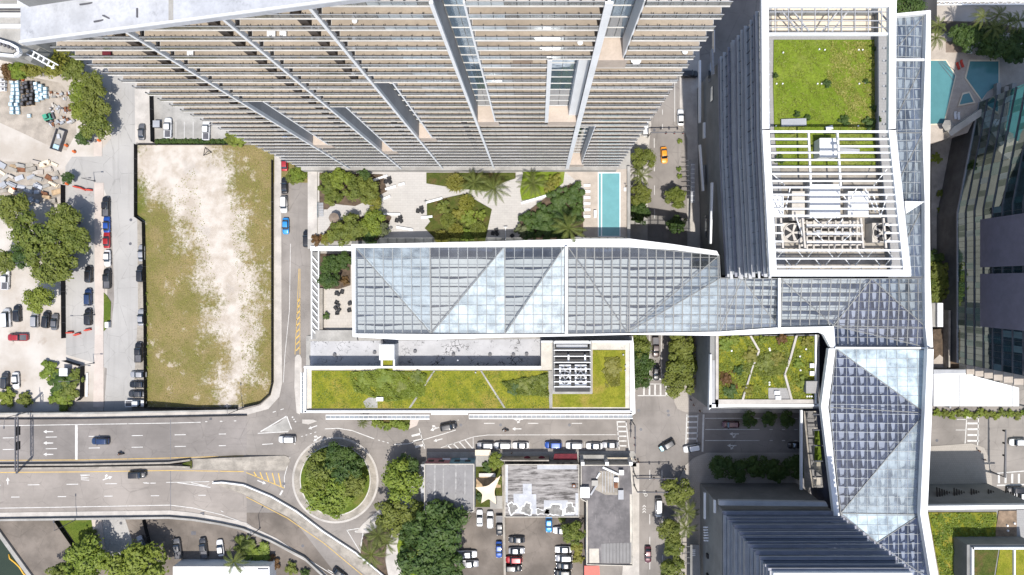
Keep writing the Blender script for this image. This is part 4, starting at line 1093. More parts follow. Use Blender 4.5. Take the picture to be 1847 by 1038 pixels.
def ringmesh(r0, r1, h, n=24):
    m = MB()
    for k in range(n):
        a, b = 2 * math.pi * k / n, 2 * math.pi * (k + 1) / n
        vs = []
        for z in (0, h):
            for r, q in ((r0, a), (r1, a), (r1, b), (r0, b)): vs.append((r * math.cos(q), r * math.sin(q), z))
        m.add(vs, [(4, 5, 6, 7), (1, 2, 6, 5), (3, 0, 4, 7)])
    return m
def fan_unit(label, x, y, z, s, r, mat, fan, cat='fan unit', grp=None, h=1.0):
    t = thing('cooling_fan', label, cat, P(x, y, z), 0, grp)
    MB().box(-s / 2, s / 2, -s / 2, s / 2, 0, h).build('housing', mat, t, local=True)
    MB().disc((0, 0, h + 0.005), r, 24).build('fan_opening', M['black'], t, local=True)
    ringmesh(r, r * 1.1, 0.25).build('fan_ring', mat, t, local=True).location.z = h + 0.002
    inst('fan_blades', fan, t, (0, 0, h + 0.08), (0, 0, x * 0.7), (r * 1.05, r * 1.05, 1))
    return t
for i, (x, y) in enumerate(((1019, 668), (1047, 668), (1019, 684), (1047, 684))):
    fan_unit(f'white roof fan unit, {["north-west", "north-east", "south-west", "south-east"][i]} of the four under the mall roof beams', x, y, 22.75, 2.9, 1.15, M['white'], FAN, grp='fans in the mall roof well')
MB().box(PX(1003, 24), PX(1060, 24), PY(628, 24), PY(622, 24), 22.75, 23.6).build('duct', M['steel'], mall)
for x in (1024, 1054): MB().box(PX(x, 24), PX(x + 3, 24), PY(652, 24), PY(640, 24), 22.75, 23.9).build('pipe_box', M['white'], mall)
# glass canopies over the pavement
def glass_canopy(name, label, a, b, wpx, z, n, tilt=0.0):
    pa, pb = P(*a, z), P(*b, z)
    t = thing(name, label, 'canopy', (pa + pb) / 2)
    d = (pb - pa); L = d.length; d.normalize(); nrm = Vector((d.y, -d.x, 0)); w = wpx * (CAM_H - z) / FPX
    fr = MB(); fr.beam(pa, pb, 0.2, 0.4); fr.beam(pa + nrm * w, pb + nrm * w, 0.25, 0.4)
    fr.build('frame', M['white'], t)
    for i in range(n):
        p = pa + d * (L * i / n + 0.08); q = pa + d * (L * (i + 1) / n - 0.08)
        MB().sheet([p + nrm * 0.2, q + nrm * 0.2, q + nrm * (w - 0.2), p + nrm * (w - 0.2)]).build('glass_panel', M['g_canopy'], t)
        MB().beam(pa + d * (L * i / n), pa + d * (L * i / n) + nrm * w, 0.06, 0.2).build('rafter', M['white'], t)
glass_canopy('glass_canopy', 'glass canopy along the mall front, west length', (588, 749), (775, 749), 7, 17, 22)
glass_canopy('glass_canopy', 'glass canopy along the mall front, east length up to the corner', (846, 748.5), (1141, 748.5), 6.5, 17, 34)
glass_canopy('glass_canopy', 'short glass canopy on the west end of the planted mall roof', (548.5, 745), (548.5, 672), -5, 18, 10)
tag(slab('entrance_canopy', [(778, 745.5), (844, 745.5), (844, 748.5), (778, 748.5)], 16.8, 17.3, M['white']), 'plain white canopy slab over the mall entrance ramp', 'canopy')
tag(slab('corner_louver', [(1141, 606), (1143, 620), (1146, 746), (1143, 748), (1140, 748), (1140, 612)], 19.5, 20.2, M['white']), 'tapered white fin along the mall corner above the street', 'fin')

# terrace with trees west of the ribbon
ter = thing('side_terrace', 'small tree-shaded dining terrace at the west end of the mall', 'terrace', P(600, 530, 0))
slab('terrace_block', [(560, 453), (640, 453), (640, 612), (560, 612)], 0, 17.0, M['concrete'], ter)
slab('terrace_floor', [(578, 456), (636, 456), (636, 596), (578, 596)], 17.0, 17.05, M['tiles_floor'], ter)
for i in range(12):
    MB().beam(P(563, 462 + i * 12, 18.2), P(573, 474 + i * 12, 18.2), 0.3, 0.3).build('canopy_rib', M['white'], ter)
slab('canopy_back', [(562, 455), (574, 455), (574, 612), (562, 612)], 17.0, 17.9, M['wall_grey'], ter)
for x in (561, 573.5): MB().box(PX(x, 18.3), PX(x + 2, 18.3), PY(612, 18.3), PY(452, 18.3), 17.0, 18.3).build('canopy_edge', M['white'], ter)
slab('terrace_bed', [(577, 458), (632, 458), (632, 515), (610, 522), (577, 520)], 17.05, 17.3, M['mulch'], ter)
slab('terrace_wall', [(576, 520), (582, 520), (582, 596), (576, 596)], 17.05, 18.0, M['concrete_brown'], ter)
for i, (x, y) in enumerate(((608, 530), (618, 527), (608, 546), (612, 560), (606, 556), (632, 548), (631, 560), (609, 565))):
    lounge_chair(x, y, 17.06, i * 77, f'small dark cafe chair on the dining terrace, {ORD[i]} counting down from the trees', 'cafe chairs on the west terrace')
for i, (x, y) in enumerate(((612, 532), (612, 552))):
    t = thing('cafe_table', f'little dark cafe table on the dining terrace, {"nearer the trees" if i == 0 else "further south"}', 'table', P(x, y, 17.06))
    MB().cyl((0, 0, .7), .4, .05, 14).build('top', M['black'], t, local=True); MB().cyl((0, 0, 0), .05, .7, 8).build('post', M['steel_dk'], t, local=True); MB().cyl((0, 0, 0), .25, .04, 12).build('foot', M['steel_dk'], t, local=True)

# ---------------------------------------------------------------- folded glass roof
def clip_poly(poly, tri):
    """clip a convex 2-D polygon to a triangle"""
    a = (tri[1][0] - tri[0][0]) * (tri[2][1] - tri[0][1]) - (tri[1][1] - tri[0][1]) * (tri[2][0] - tri[0][0])
    t = tri if a > 0 else [tri[0], tri[2], tri[1]]
    out = poly
    for i in range(3):
        p, q = t[i], t[(i + 1) % 3]
        def side(v): return (q[0] - p[0]) * (v[1] - p[1]) - (q[1] - p[1]) * (v[0] - p[0])
        new = []
        for j in range(len(out)):
            u, w = out[j], out[(j + 1) % len(out)]
            su, sw = side(u), side(w)
            if su >= 0: new.append(u)
            if su * sw < 0:
                f = su / (su - sw); new.append((u[0] + (w[0] - u[0]) * f, u[1] + (w[1] - u[1]) * f))
        out = new
        if len(out) < 3: return []
    return out
def area(p): return abs(sum(p[i][0] * p[(i + 1) % len(p)][1] - p[(i + 1) % len(p)][0] * p[i][1] for i in range(len(p)))) / 2

def ribbon(label, verts, facets, gx, gy, ox, oy, blades='x', mm='mullion', mw=1.0, skip=0):
    """facets: (vertex names, glass). Panes follow a world grid cut along the fold lines."""
    V3 = {k: P(a, b, z) for k, (a, b, z) in verts.items()}
    xs = [v.x for v in V3.values()]; ys = [v.y for v in V3.values()]
    x0, x1, y0, y1 = min(xs), max(xs), min(ys), max(ys)
    t = thing('glass_roof', label, 'glass roof', ((x0 + x1) / 2, (y0 + y1) / 2, 22), group='lengths of the folded glass roof')
    mull = MB(); fold = MB(); edges = set()
    ix0, ix1 = math.floor((x0 - ox) / gx), math.ceil((x1 - ox) / gx)
    iy0, iy1 = math.floor((y0 - oy) / gy), math.ceil((y1 - oy) / gy)
    bl = {}
    for fc in facets:
        names, gm = fc[0], fc[1]; style = fc[2] if len(fc) > 2 else blades; frac = fc[3] if len(fc) > 3 else .86
        tri = [V3[n] for n in names]
        nrm = (tri[1] - tri[0]).cross(tri[2] - tri[0])
        if nrm.z < 0: nrm = -nrm
        def zz(x, y): return tri[0].z - (nrm.x * (x - tri[0].x) + nrm.y * (y - tri[0].y)) / nrm.z
        t2 = [(v.x, v.y) for v in tri]
        for i in range(ix0, ix1):
            for j in range(iy0, iy1):
                a, b = ox + i * gx, oy + j * gy
                cell = [(a, b), (a + gx, b), (a + gx, b + gy), (a, b + gy)]
                c = clip_poly(cell, t2)
                if not c or area(c) < 0.12: continue
                MB().sheet([(x, y, zz(x, y)) for x, y in c]).build('glass_pane', M[gm], t)
                # shade blade strip just below the pane
                if style == 'x':
                    f0, f1 = (frac - 0.16 * max(0, math.sin(q * 0.55 + j * 1.7)) ** 3 for q in (i, i + 1)); bc = clip_poly([(a, b), (a + gx, b), (a + gx, b + gy * f1), (a, b + gy * f0)], t2)
                    key = ('r', j)
                else:
                    w0 = 0.50 + 0.13 * math.sin(j * 0.9 + i * 0.5) + 0.08 * math.sin(i * 7.1 + j * 3.3)
                    bc = clip_poly([(a + gx * (w0 + .14), b + gy * 0.08), (a + gx * 0.9, b + gy * 0.24), (a + gx * 0.97, b + gy * 0.97), (a + gx * (w0 + .02), b + gy * 0.97)], t2)
                    key = ('c', i)
                if bc and area(bc) > 0.1 and not (skip and b + gy * .5 > lerp(skip, a + gx / 2) - gy * 0.95):
                    drop = 1.15
                    bl.setdefault(key, MB()).sheet([(x, y, zz(x, y) - drop - (0.5 * (1 - (y - b) / gy) if style == 'x' else 0.0)) for x, y in bc])
        for i in range(ix0, ix1 + 1):
            a = ox + i * gx
            c = clip_poly([(a - .001, y0 - 1), (a + .001, y0 - 1), (a + .001, y1 + 1), (a - .001, y1 + 1)], t2)
            if c:
                p, q = min(c, key=lambda v: v[1]), max(c, key=lambda v: v[1])
                mull.beam((p[0], p[1], zz(*p) + .05), (q[0], q[1], zz(*q) + .05), 0.2 * mw * (.45 if blades == 'y' else 1), 0.16)
        for j in range(iy0, iy1 + 1):
            b = oy + j * gy
            c = clip_poly([(x0 - 1, b - .001), (x1 + 1, b - .001), (x1 + 1, b + .001), (x0 - 1, b + .001)], t2)
            if c:
                p, q = min(c, key=lambda v: v[0]), max(c, key=lambda v: v[0])
                mull.beam((p[0], p[1], zz(*p) + .045), (q[0], q[1], zz(*q) + .045), 0.1 * mw, 0.13)
        for e in range(3):
            k = tuple(sorted((names[e], names[(e + 1) % 3])))
            if k not in edges:
                edges.add(k); fold.beam(V3[k[0]] + Vector((0, 0, .09)), V3[k[1]] + Vector((0, 0, .09)), 0.2, 0.2)
    mull.build('mullion_grid', M[mm], t)
    fold.build('fold_beams', M['mullion'], t)
    for kk in sorted(bl): bl[kk].build('shade_blade', M['blade'], t)
    return t
M['mullion'] = mvar('grey_white_mullion', (0.165, 0.17, 0.17), 0.08, 0.5, 4, rough=0.5)
M['mullion_m'] = mvar('mid_grey_mullion', (0.21, 0.225, 0.235), 0.08, 0.5, 4, rough=0.5)
M['mullion_w'] = mvar('pale_mullion', (0.36, 0.38, 0.39), 0.08, 0.5, 4, rough=0.5)
M['blade'] = mvar('pale_shade_fabric', (0.40, 0.41, 0.41), 0.08, 0.15, 1.5)
M['atrium'] = mvar('atrium_floor_painted_shade', (0.026, 0.036, 0.07), 0.5, 0.25, 1.2)  # interior shade and blue sky reflection put into the floor colour

ribbon('westernmost length of glass roof with pale triangular facets, north of the sedum roof',
       {'a': (641, 447, 27.2), 'b': (776, 445.5, 27.8), 'c': (910, 445, 26.9), 'd': (1018.5, 445, 27.4), 'e': (641, 602, 26.8), 'f': (778, 602.5, 26.4), 'g': (911, 602.5, 26.9), 'h': (1018.5, 602.5, 26.6)},
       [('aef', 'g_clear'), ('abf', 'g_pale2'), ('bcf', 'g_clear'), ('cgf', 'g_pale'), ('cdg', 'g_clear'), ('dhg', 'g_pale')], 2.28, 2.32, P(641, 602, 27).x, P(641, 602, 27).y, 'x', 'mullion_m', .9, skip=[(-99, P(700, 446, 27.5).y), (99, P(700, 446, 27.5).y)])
ribbon('length of glass roof bridging the shaded street, grey facets left and pale right',
       {'a': (1024, 445, 27.4), 'b': (1135, 445.5, 27.2), 'c': (1297, 461, 27.0), 'd': (1131, 601, 26.2), 'e': (1024, 602.5, 26.6), 'f': (1299, 598, 26.5), 'g': (1299, 502, 27.2), 'h': (1338, 503, 28), 'i': (1404, 503, 27.5), 'j': (1404, 590.5, 26.2)},
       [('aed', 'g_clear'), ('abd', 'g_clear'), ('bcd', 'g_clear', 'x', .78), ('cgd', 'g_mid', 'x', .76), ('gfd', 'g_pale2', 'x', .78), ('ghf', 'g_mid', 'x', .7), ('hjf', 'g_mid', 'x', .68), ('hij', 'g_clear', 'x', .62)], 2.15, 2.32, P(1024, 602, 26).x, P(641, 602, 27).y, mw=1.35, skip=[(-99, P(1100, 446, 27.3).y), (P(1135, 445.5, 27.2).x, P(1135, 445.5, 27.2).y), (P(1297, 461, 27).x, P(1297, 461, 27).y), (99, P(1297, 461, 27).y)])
ribbon('corner length of glass roof at the foot of the office block, grey turning dark blue',
       {'a': (1408, 503, 27.5), 'b': (1408, 590, 26.2), 'c': (1503, 588, 25.6), 'd': (1572, 503, 27.6), 'e': (1668, 503, 27.3), 'f': (1670, 591, 27.5), 'g': (1505, 625, 25.8), 'h': (1673, 627, 27)},
       [('abc', 'g_clear', 'x', .58), ('acd', 'g_clear', 'x', .52), ('dcf', 'g_navy', 'y'), ('def', 'g_mid', 'y'), ('cgh', 'g_navy', 'y'), ('chf', 'g_navy', 'y')], 2.35, 2.2, P(1408, 590, 26).x, P(1505, 625, 26).y, 'x', mw=1.2)
ribbon('southern leg of glass roof with dark blue facets and one pale triangle at its top',
       {'a': (1508, 629.5, 26), 'b': (1673, 631, 27), 'c': (1668, 745, 27.6), 'd': (1496, 735, 26), 'e': (1516, 926, 26.5), 'f': (1660, 928, 27), 'g': (1582, 979, 27.6), 'h': (1535, 1050, 27), 'i': (1682, 1050, 27)},
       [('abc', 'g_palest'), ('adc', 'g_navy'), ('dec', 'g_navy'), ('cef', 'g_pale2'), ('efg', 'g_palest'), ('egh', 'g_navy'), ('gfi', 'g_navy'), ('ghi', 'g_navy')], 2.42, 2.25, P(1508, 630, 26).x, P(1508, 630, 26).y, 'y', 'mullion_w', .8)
ribbon('narrow northern arm of glass roof east of the office block',
       {'a': (1602, 30, 27), 'b': (1671, 25, 27), 'c': (1602, 105, 28), 'd': (1669, 107, 26.5), 'e': (1602, 240, 27), 'f': (1664, 240, 28), 'g': (1602, 365, 28), 'h': (1668, 365, 26.5), 'i': (1602, 500, 27), 'j': (1669, 500, 27.8)},
       [('abc', 'g_mid'), ('bdc', 'g_mid'), ('cde', 'g_mid'), ('dfe', 'g_mid'), ('efg', 'g_mid'), ('fhg', 'g_mid'), ('ghi', 'g_mid'), ('hji', 'g_mid')], 2.05, 2.55, P(1602, 500, 27).x, P(1602, 500, 27).y, 'y', 'mullion_w', .8)
fas = thing('roof_fascia', 'broad white edge band framing the whole folded glass roof', 'fascia', P(1300, 600, 26))
for pts, z in (([(634, 441), (880, 436), (1055, 431), (1137, 431), (1215, 441), (1293, 453), (1297, 461), (1216, 451), (1135, 446), (1021, 445), (641, 447)], 28.2),
            ([(634, 441), (641, 447), (641, 602), (636, 608)], 28.0),
            ([(641, 602), (778, 603), (1021, 603), (1021, 607), (900, 609), (785, 613), (716, 613), (636, 608)], 27.2),
            ([(1021, 603), (1131, 601.5), (1299, 598.5), (1404, 591), (1504, 589), (1486, 604), (1478, 600), (1404, 602), (1290, 606), (1140, 604), (1021, 607)], 26.9),
            ([(1504, 589), (1507, 627), (1498, 627), (1486, 604)], 26.8),
            ([(1507, 629), (1494, 735), (1514, 926), (1533, 1050), (1524, 1050), (1504, 925), (1481, 733), (1495, 629)], 27.0),
            ([(1673, 627), (1669, 590), (1668, 500), (1668, 365), (1664, 240), (1669, 107), (1671, 25), (1679, 19), (1678, 240), (1677, 365), (1678, 500), (1683, 627)], 28.6),
            ([(1673, 630), (1668, 745), (1660, 928), (1680, 1050), (1694, 1050), (1673, 925), (1681, 745), (1684, 630)], 30.2),
            ([(1602, 26), (1679, 18.5), (1671, 25), (1602, 31)], 28.6)):
    slab('fascia_band', pts, z - 1.5, z, M['white'], fas)
slab('fascia_gusset', [(1632, 363), (1668, 364), (1634, 386)], 28.2, 28.7, M['white'], fas)
MB().box(PX(1019, 29.3), PX(1023.5, 29.3), PY(606, 29.3), PY(445, 29.3), 28.9, 29.35).build('joint_cover', M['white'], fas)
MB().box(PX(1404, 28.2), PX(1408, 28.2), PY(593, 28.2), PY(502, 28.2), 27.6, 28.2).build('joint_cover', M['white'], fas)
MB().box(PX(1507, 27.6), PX(1674, 27.6), PY(630, 27.6), PY(626.5, 27.6), 27.2, 27.6).build('joint_cover', M['white'], fas)
MB().box(PX(1602, 28.2), PX(1668, 28.2), PY(110, 28.2), PY(106, 28.2), 27.8, 28.25).build('joint_cover', M['white'], fas)
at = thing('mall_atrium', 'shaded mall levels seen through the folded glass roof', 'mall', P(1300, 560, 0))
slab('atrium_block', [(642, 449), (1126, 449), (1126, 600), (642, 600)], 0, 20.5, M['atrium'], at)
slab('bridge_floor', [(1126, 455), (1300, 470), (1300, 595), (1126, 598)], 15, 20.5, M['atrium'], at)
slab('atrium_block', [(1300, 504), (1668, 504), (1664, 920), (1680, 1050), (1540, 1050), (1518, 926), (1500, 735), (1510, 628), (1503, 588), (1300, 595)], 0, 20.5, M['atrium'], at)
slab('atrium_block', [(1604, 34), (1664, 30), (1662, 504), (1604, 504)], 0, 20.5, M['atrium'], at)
# ================================================================== OFFICE BLOCKS WITH LOUVRES
ZR = 61.0
def xy(px, py, z): p = P(px, py, z); return (p.x, p.y)
ob = thing('office_block', 'office block with grassed roof garden and white steel roof frame', 'office block', P(1500, 250, 0))
foot = [xy(a, b, ZR) for a, b in ((1383, 6), (1386, 235), (1399, 492), (1630, 492), (1606, 235), (1605, 6))]
MB().prism(foot, 0, 24, top=False).build('podium_wall', M['wall_grey'], ob)
MB().prism(foot, 24, 54.5).build('glass_wall', M['g_dark'], ob)
def offs(p, d): return (p[0] + d, p[1])
rnd = random.Random(11)
z = 25.2; i = 0
while z < 60.4:
    dep = rnd.choice((0.35, 0.6, 0.8, 0.45)); th = rnd.choice((0.2, 0.3, 0.45))
    m = MB()
    w = [foot[0], foot[1], foot[2]]
    e = 0.6 * (i % 3)
    w = [(w[0][0], w[0][1] + 0.4), w[1], (w[2][0], w[2][1] - 0.6 - 0.25 * (i % 3))]
    m.strip([(x - dep, y, z + th) for x, y in w], [(x + 0.1, y, z + th) for x, y in w])
    m.strip([(x + 0.1, y, z) for x, y in w], [(x - dep, y, z) for x, y in w])
    for a, b in zip(w, w[1:]):
        m.add([(a[0] - dep, a[1], z), (b[0] - dep, b[1], z), (b[0] - dep, b[1], z + th), (a[0] - dep, a[1], z + th)], [(0, 1, 2, 3)])
    for q in (w[0], w[2]): m.add([(q[0] - dep, q[1], z), (q[0] + .1, q[1], z), (q[0] + .1, q[1], z + th), (q[0] - dep, q[1], z + th)], [(0, 1, 2, 3)])
    m.build('sunshade_louver', M['louver' if i % 3 else 'louver_dk'], ob)
    z += rnd.choice((1.3, 1.9, 2.6, 1.6, 3.4)); i += 1
for k in range(23):     # fine vertical hangers behind the louvres
    y = foot[0][1] - 0.8 - k * 2.4
    f = 0 if y > foot[1][1] else (foot[1][1] - y) / (foot[1][1] - foot[2][1])
    x = foot[1][0] + (foot[2][0] - foot[1][0]) * f if f > 0 else foot[0][0] + (foot[1][0] - foot[0][0]) * (foot[0][1] - y) / (foot[0][1] - foot[1][1])
    if y > foot[2][1]: MB().box(x - 0.12, x - 0.04, y - 0.03, y + 0.03, 24.5, 60).build('facade_hanger', M['steel_dk'], ob)
# podium west wall trims
for (a, b, zz, mt) in (((1262, 110), (1262, 222), 8, 'white'), ((1270, 222), (1270, 250), 9, 'white'), ((1262, 262), (1268, 345), 10, 'white'), ((1284, 330), (1281, 440), 20, 'white'), ((1284, 90), (1286, 135), 22, 'fin_grey')):
    MB().beam(P(*a, zz), P(*b, zz), 0.5, 1.2).build('wall_fin', M[mt], ob)
for y0, y1, zz in ((118, 150, 14), (160, 185, 16), (300, 335, 8), (390, 430, 10), (60, 100, 18)):
    x = foot[0][0]
    MB().box(x - 0.14, x - 0.02, PY(y1, zz), PY(y0, zz), zz, zz + 2.4).build('wall_opening', M['g_dark'], ob)
# roof
slab('roof_deck', [(1386, 10), (1389, 235), (1402, 490), (1626, 490), (1602, 235), (1601, 10)], 54.5, 54.6, M['paver_grey'], ob)
slab('roof_garden', [(1396, 72), (1582, 72), (1583, 150), (1581, 240), (1580, 300), (1404, 300), (1397, 236), (1395, 150)], 54.6, 54.85, M['grass_bright'], ob)
slab('north_roof_deck', [(1392, 14), (1598, 14), (1598, 60), (1392, 60)], 54.6, 54.7, M['sail'], ob)
slab('plant_room_floor', [(1408, 302), (1592, 302), (1600, 486), (1418, 486)], 54.6, 54.7, M['concrete_brown'], ob)
def bar(name, a, b, w, h, z, mt='white', par=None): 
    p, q = P(*a, z), P(*b, z); return MB().beam(p, q, w, h).build(name, M[mt], par or ob)
for a, b in (((1378.5, 0), (1380, 236)), ((1380, 234), (1393.5, 497)), ((1608.5, 0), (1607, 236)), ((1607, 234), (1635, 497))):
    bar('frame_rail', a, b, 1.4, 1.0, ZR)
bar('frame_rail', (1387, 493), (1641, 493), 1.3, 1.0, ZR + 0.006)
bar('frame_rail', (1374, 6), (1615, 6), 1.7, 1.0, ZR + 0.006); bar('frame_rail', (1386, 62.5), (1601, 62.5), 0.5, 0.6, ZR - 0.3)
yb = [238, 251.5, 264.6, 276, 289, 301.5, 314, 327, 338.6, 351.7, 364, 377, 390, 406, 421, 436, 452, 467, 481.5]
for i, y in enumerate(yb):
    f = (y - 235) / 262
    xl, xr = 1384 + 13 * f, 1604 + 28 * f
    if i in (1, 2): bar('roof_beam', (xl, y), (1457, y), 0.34, 0.5, ZR - 0.1); bar('roof_beam', (1510, y), (xr, y), 0.34, 0.5, ZR - 0.1)
    elif i in (13, 14, 15): bar('roof_beam', (xl, y), (1412, y), 0.3, 0.45, ZR - 0.1); bar('roof_beam', (1455, y + 1), (1555, y + 1), 0.3, 0.45, ZR - 0.1); bar('roof_beam', (1596, y), (xr, y), 0.3, 0.45, ZR - 0.1)
    else: bar('roof_beam', (xl, y), (xr, y), 0.38 if i in (0, 12, 16) else 0.29, 0.5, ZR - 0.1)
for x0, x1, y0, y1 in ((1458, 1462, 240, 336), (1510, 1516, 240, 336), (1408, 1412, 394, 450), (1447, 1452, 394, 452), (1552, 1557, 394, 452), (1593, 1598, 394, 452)):
    bar('tie_beam', (x0, y0), (x1, y1), 0.36, 0.5, ZR - 0.7, 'white' if y0 < 300 else 'beige_unit')
br = MB()
for i in range(8):
    for y in (452, 467, 481):
        x = 1412 + i * 27 + (y - 452) * 0.3
        br.beam(P(x, y + 1, ZR - 0.5), P(x + (9 if (i + y) % 2 else -9), y + 12, ZR - 3.5), 0.14, 0.14)
for x, y, dx, dy in ((1393, 314, 22, 20), (1600, 305, -24, 30), (1520, 352, 20, 26), (1545, 340, -14, 26), (1400, 352, 14, 40), (1425, 340, -8, 36), (1470, 395, 14, 14), (1500, 395, -16, 14), (1575, 352, 14, 40), (1600, 352, -12, 40), (1520, 395, -14, 24), (1468, 418, 18, 18), (1540, 418, -20, 18), (1560, 340, 20, 44), (1437, 395, 10, 30)):
    br.beam(P(x, y, ZR - 0.6), P(x + dx, y + dy, ZR - 3), 0.18, 0.18)
br.build('bracing', M['white'], ob)
br = MB()
for i in range(9):
    x = 1398 + i * 24
    br.beam(P(x, 12, ZR - .5), P(x, 60, ZR - .5), 0.16, 0.2)
for y in (22, 38, 50): br.beam(P(1388, y, ZR - .6), P(1602, y, ZR - .6), 0.16, 0.2)
for x, s in ((1410, 1), (1430, 1), (1512, -1), (1530, -1), (1586, 1)): br.beam(P(x, 20, ZR - 1.5), P(x + s * 30, 58, ZR - 3), 0.25, 0.25)
br.build('north_truss', M['steel'], ob)
st = MB()
for i in range(8):
    st.box(PX(1386, ZR), PX(1392, ZR), PY(86 + i * 23, ZR) - .12, PY(86 + i * 23, ZR) + .12, ZR - 1.2, ZR - 0.9); st.box(PX(1596, ZR), PX(1603, ZR), PY(84 + i * 23, ZR) - .14, PY(84 + i * 23, ZR) + .14, ZR - 1.2, ZR - 0.9)
st.build('frame_brackets', M['steel'], ob)
par = MB()
for a, b in zip(foot, foot[1:] + foot[:1]): par.beam((a[0], a[1], 55.3), (b[0], b[1], 55.3), 0.25, 1.6)
par.build('parapet', M['wall_grey'], ob)
# roof plant: each unit is a thing of its own
def roof_box(name, label, x, y, w, h, z, hgt, mat, cat='roof unit', lid=None, ang=0):
    k = (CAM_H - z - hgt) / FPX
    t = thing(name, label, cat, P(x, y, z + hgt)); t.location.z = z; t.rotation_euler.z = R(ang)
    MB().box(-w * k / 2, w * k / 2, -h * k / 2, h * k / 2, 0, hgt * 0.9).build('casing', mat, t, local=True)
    MB().box(-w * k / 2 - .06, w * k / 2 + .06, -h * k / 2 - .06, h * k / 2 + .06, hgt * 0.9 + 0.003, hgt).build('lid', lid or mat, t, local=True)
    return t
roof_box('stair_hatch', 'white cube hatch between the first roof beams above the grass', 1495, 267, 32, 34, 54.85, 3.2, M['white'])
roof_box('air_handler', 'big white ribbed air handler in the middle of the roof frame', 1488, 363, 54, 60, 54.7, 3.2, M['white'])
roof_box('duct_box', 'pale duct box left of the big white air handler', 1440, 372, 22, 52, 54.7, 2.0, M['beige_unit'])
roof_box('duct_box', 'pale wide duct box right of the big white air handler', 1548, 368, 36, 44, 54.7, 2.2, M['white'])
roof_box('duct_box', 'pale narrow box at the left rail of the roof frame', 1404, 372, 18, 34, 54.7, 1.6, M['white'])
roof_box('roof_trough', 'long grey metal trough lying on the roof grass', 1432, 221, 44, 12, 54.85, 0.7, M['steel'], 'trough', ang=2)
roof_box('roof_marker', 'small white panel on the roof grass near the first beam', 1496, 231, 12, 6, 54.85, 0.4, M['white'], 'panel', ang=12)
roof_box('roof_trough', 'short grey metal trough half hidden by the roof beams', 1532, 272, 36, 7, 54.85, 0.6, M['steel'], 'trough', ang=-3)
for x, y in ((1420, 422), (1578, 422)):
    fan_unit('beige cooling tower fan at the %s side of the roof frame' % ('left' if x < 1500 else 'right'), x, y, 54.7, 3.9, 1.75, M['beige_unit'], FANW, 'cooling tower', 'cooling towers on the office roof', 3.0)
pm = MB(); rnd = random.Random(3)
for i in range(7): pm.tube([P(1438 + rnd.random() * 8, 402 + i * 8, 56.5), P(1560 - rnd.random() * 12, 402 + i * 8 + rnd.uniform(-2, 2), 56.5)], rnd.choice((0.14, 0.22, 0.3)), 8)
for i in range(9): pm.tube([P(1442 + i * 13, 398, 56.9), P(1442 + i * 13 + rnd.uniform(-2, 2), 455, 56.9)], rnd.choice((0.12, 0.2)), 8)
pm.build('pipe_bank', M['beige_unit'], ob)
for i in range(16):
    x, y = 1448 + (i % 6) * 18 + rnd.uniform(-3, 3), 403 + (i // 6) * 19 + rnd.uniform(-3, 3)
    MB().cbox(P(x, y, 54.7), rnd.uniform(.6, 1.6), rnd.uniform(.5, 1.1), rnd.uniform(.8, 2.2), 0).build('pump', M[rnd.choice(('beige_unit', 'white', 'steel', 'rust'))], ob)
for i, (x, y) in enumerate(((1412, 96), (1477, 90), (1487, 91), (1548, 91), (1555, 91), (1400, 152), (1411, 152), (1474, 152), (1481, 152), (1549, 152), (1399, 228), (1547, 228), (1560, 150))):
    MB().cyl(P(x, y, 54.85), 0.15, 0.35, 10).build('roof_vent', M['white'], ob)

# twin office block in the south-east: louvred north and west faces
tw = thing('louvred_office_block', 'dark louvred office block rising at the bottom right', 'office block', P(1450, 1000, 0))
X0, X1, Y1 = 46.1, 73.2, -56.6
MB().box(X0, X1, -110, Y1, 24, 60).build('glass_wall', M['g_dark'], tw)
MB().box(X0 - 0.4, X1 - 0.4, -110, Y1 + 0.5, 0, 23.99).build('podium_wall', M['wall_grey'], tw)
MB().box(X0, X1, -110, Y1 + 0.05, 60.003, 61.2).build('roof_edge', M['white'], tw)
rnd = random.Random(4)
z = 25.0; i = 0
while z < 60.0:
    d = rnd.choice((0.5, 0.75, 0.9)); th = rnd.choice((0.16, 0.28, 0.4))
    if i % 6 != 5:
        lv = MB().box(X0 - 0.7, X1 + 0.3, Y1 + 0.05, Y1 + d, z, z + th).build('north_louver', M['louver_dk'], tw); MB().box(X0 - 0.7, X1 + 0.3, Y1 + d + .003, Y1 + d + .07, z, z + th + .05).build('light_lip', M['steel'], lv)
    MB().box(X0 - d * 0.8, X0 - 0.02, -110, Y1 + 0.02, z + 0.02, z + th * 1.4).build('west_louver', M['steel'], tw)
    z += rnd.choice((1.1, 1.5, 2.0, 2.5)); i += 1
zt = 23.0
slab('podium_step', [(1297, 903), (1490, 906), (1494, 914), (1297, 912)], 23.99, 25.2, M['louver'], tw)
for (a, b, zz) in (((1271, 889), (1271, 936), 10), ((1289, 902), (1289, 925), 20), ((1290, 947), (1290, 1060), 14)):
    MB().beam(P(*a, zz), P(*b, zz), 0.45, 0.8).build('white_fin', M['white'], tw)
for i in range(6): MB().box(X0 - 1.6, X0 - 0.42, PY(954 + i * 4.6, 10), PY(952 + i * 4.6, 10), 9 + i * 0.1, 9.4 + i * 0.1).build('wall_vent', M['white'], tw)
for y in (1000, 1036): MB().box(X0 - 0.9, X0 - 0.42, PY(y + 7, 10), PY(y, 10), 9.0, 10.5).build('wall_opening', M['black'], tw)
t = thing('street_canopy', 'blue grey canopy slab with white ribs beside the bottom street trees', 'canopy', P(1255, 1010, 4))
slab('roof', [(1245, 983), (1261, 983), (1264, 1060), (1245, 1060)], 3.6, 4.0, M['wall_grey'], t)
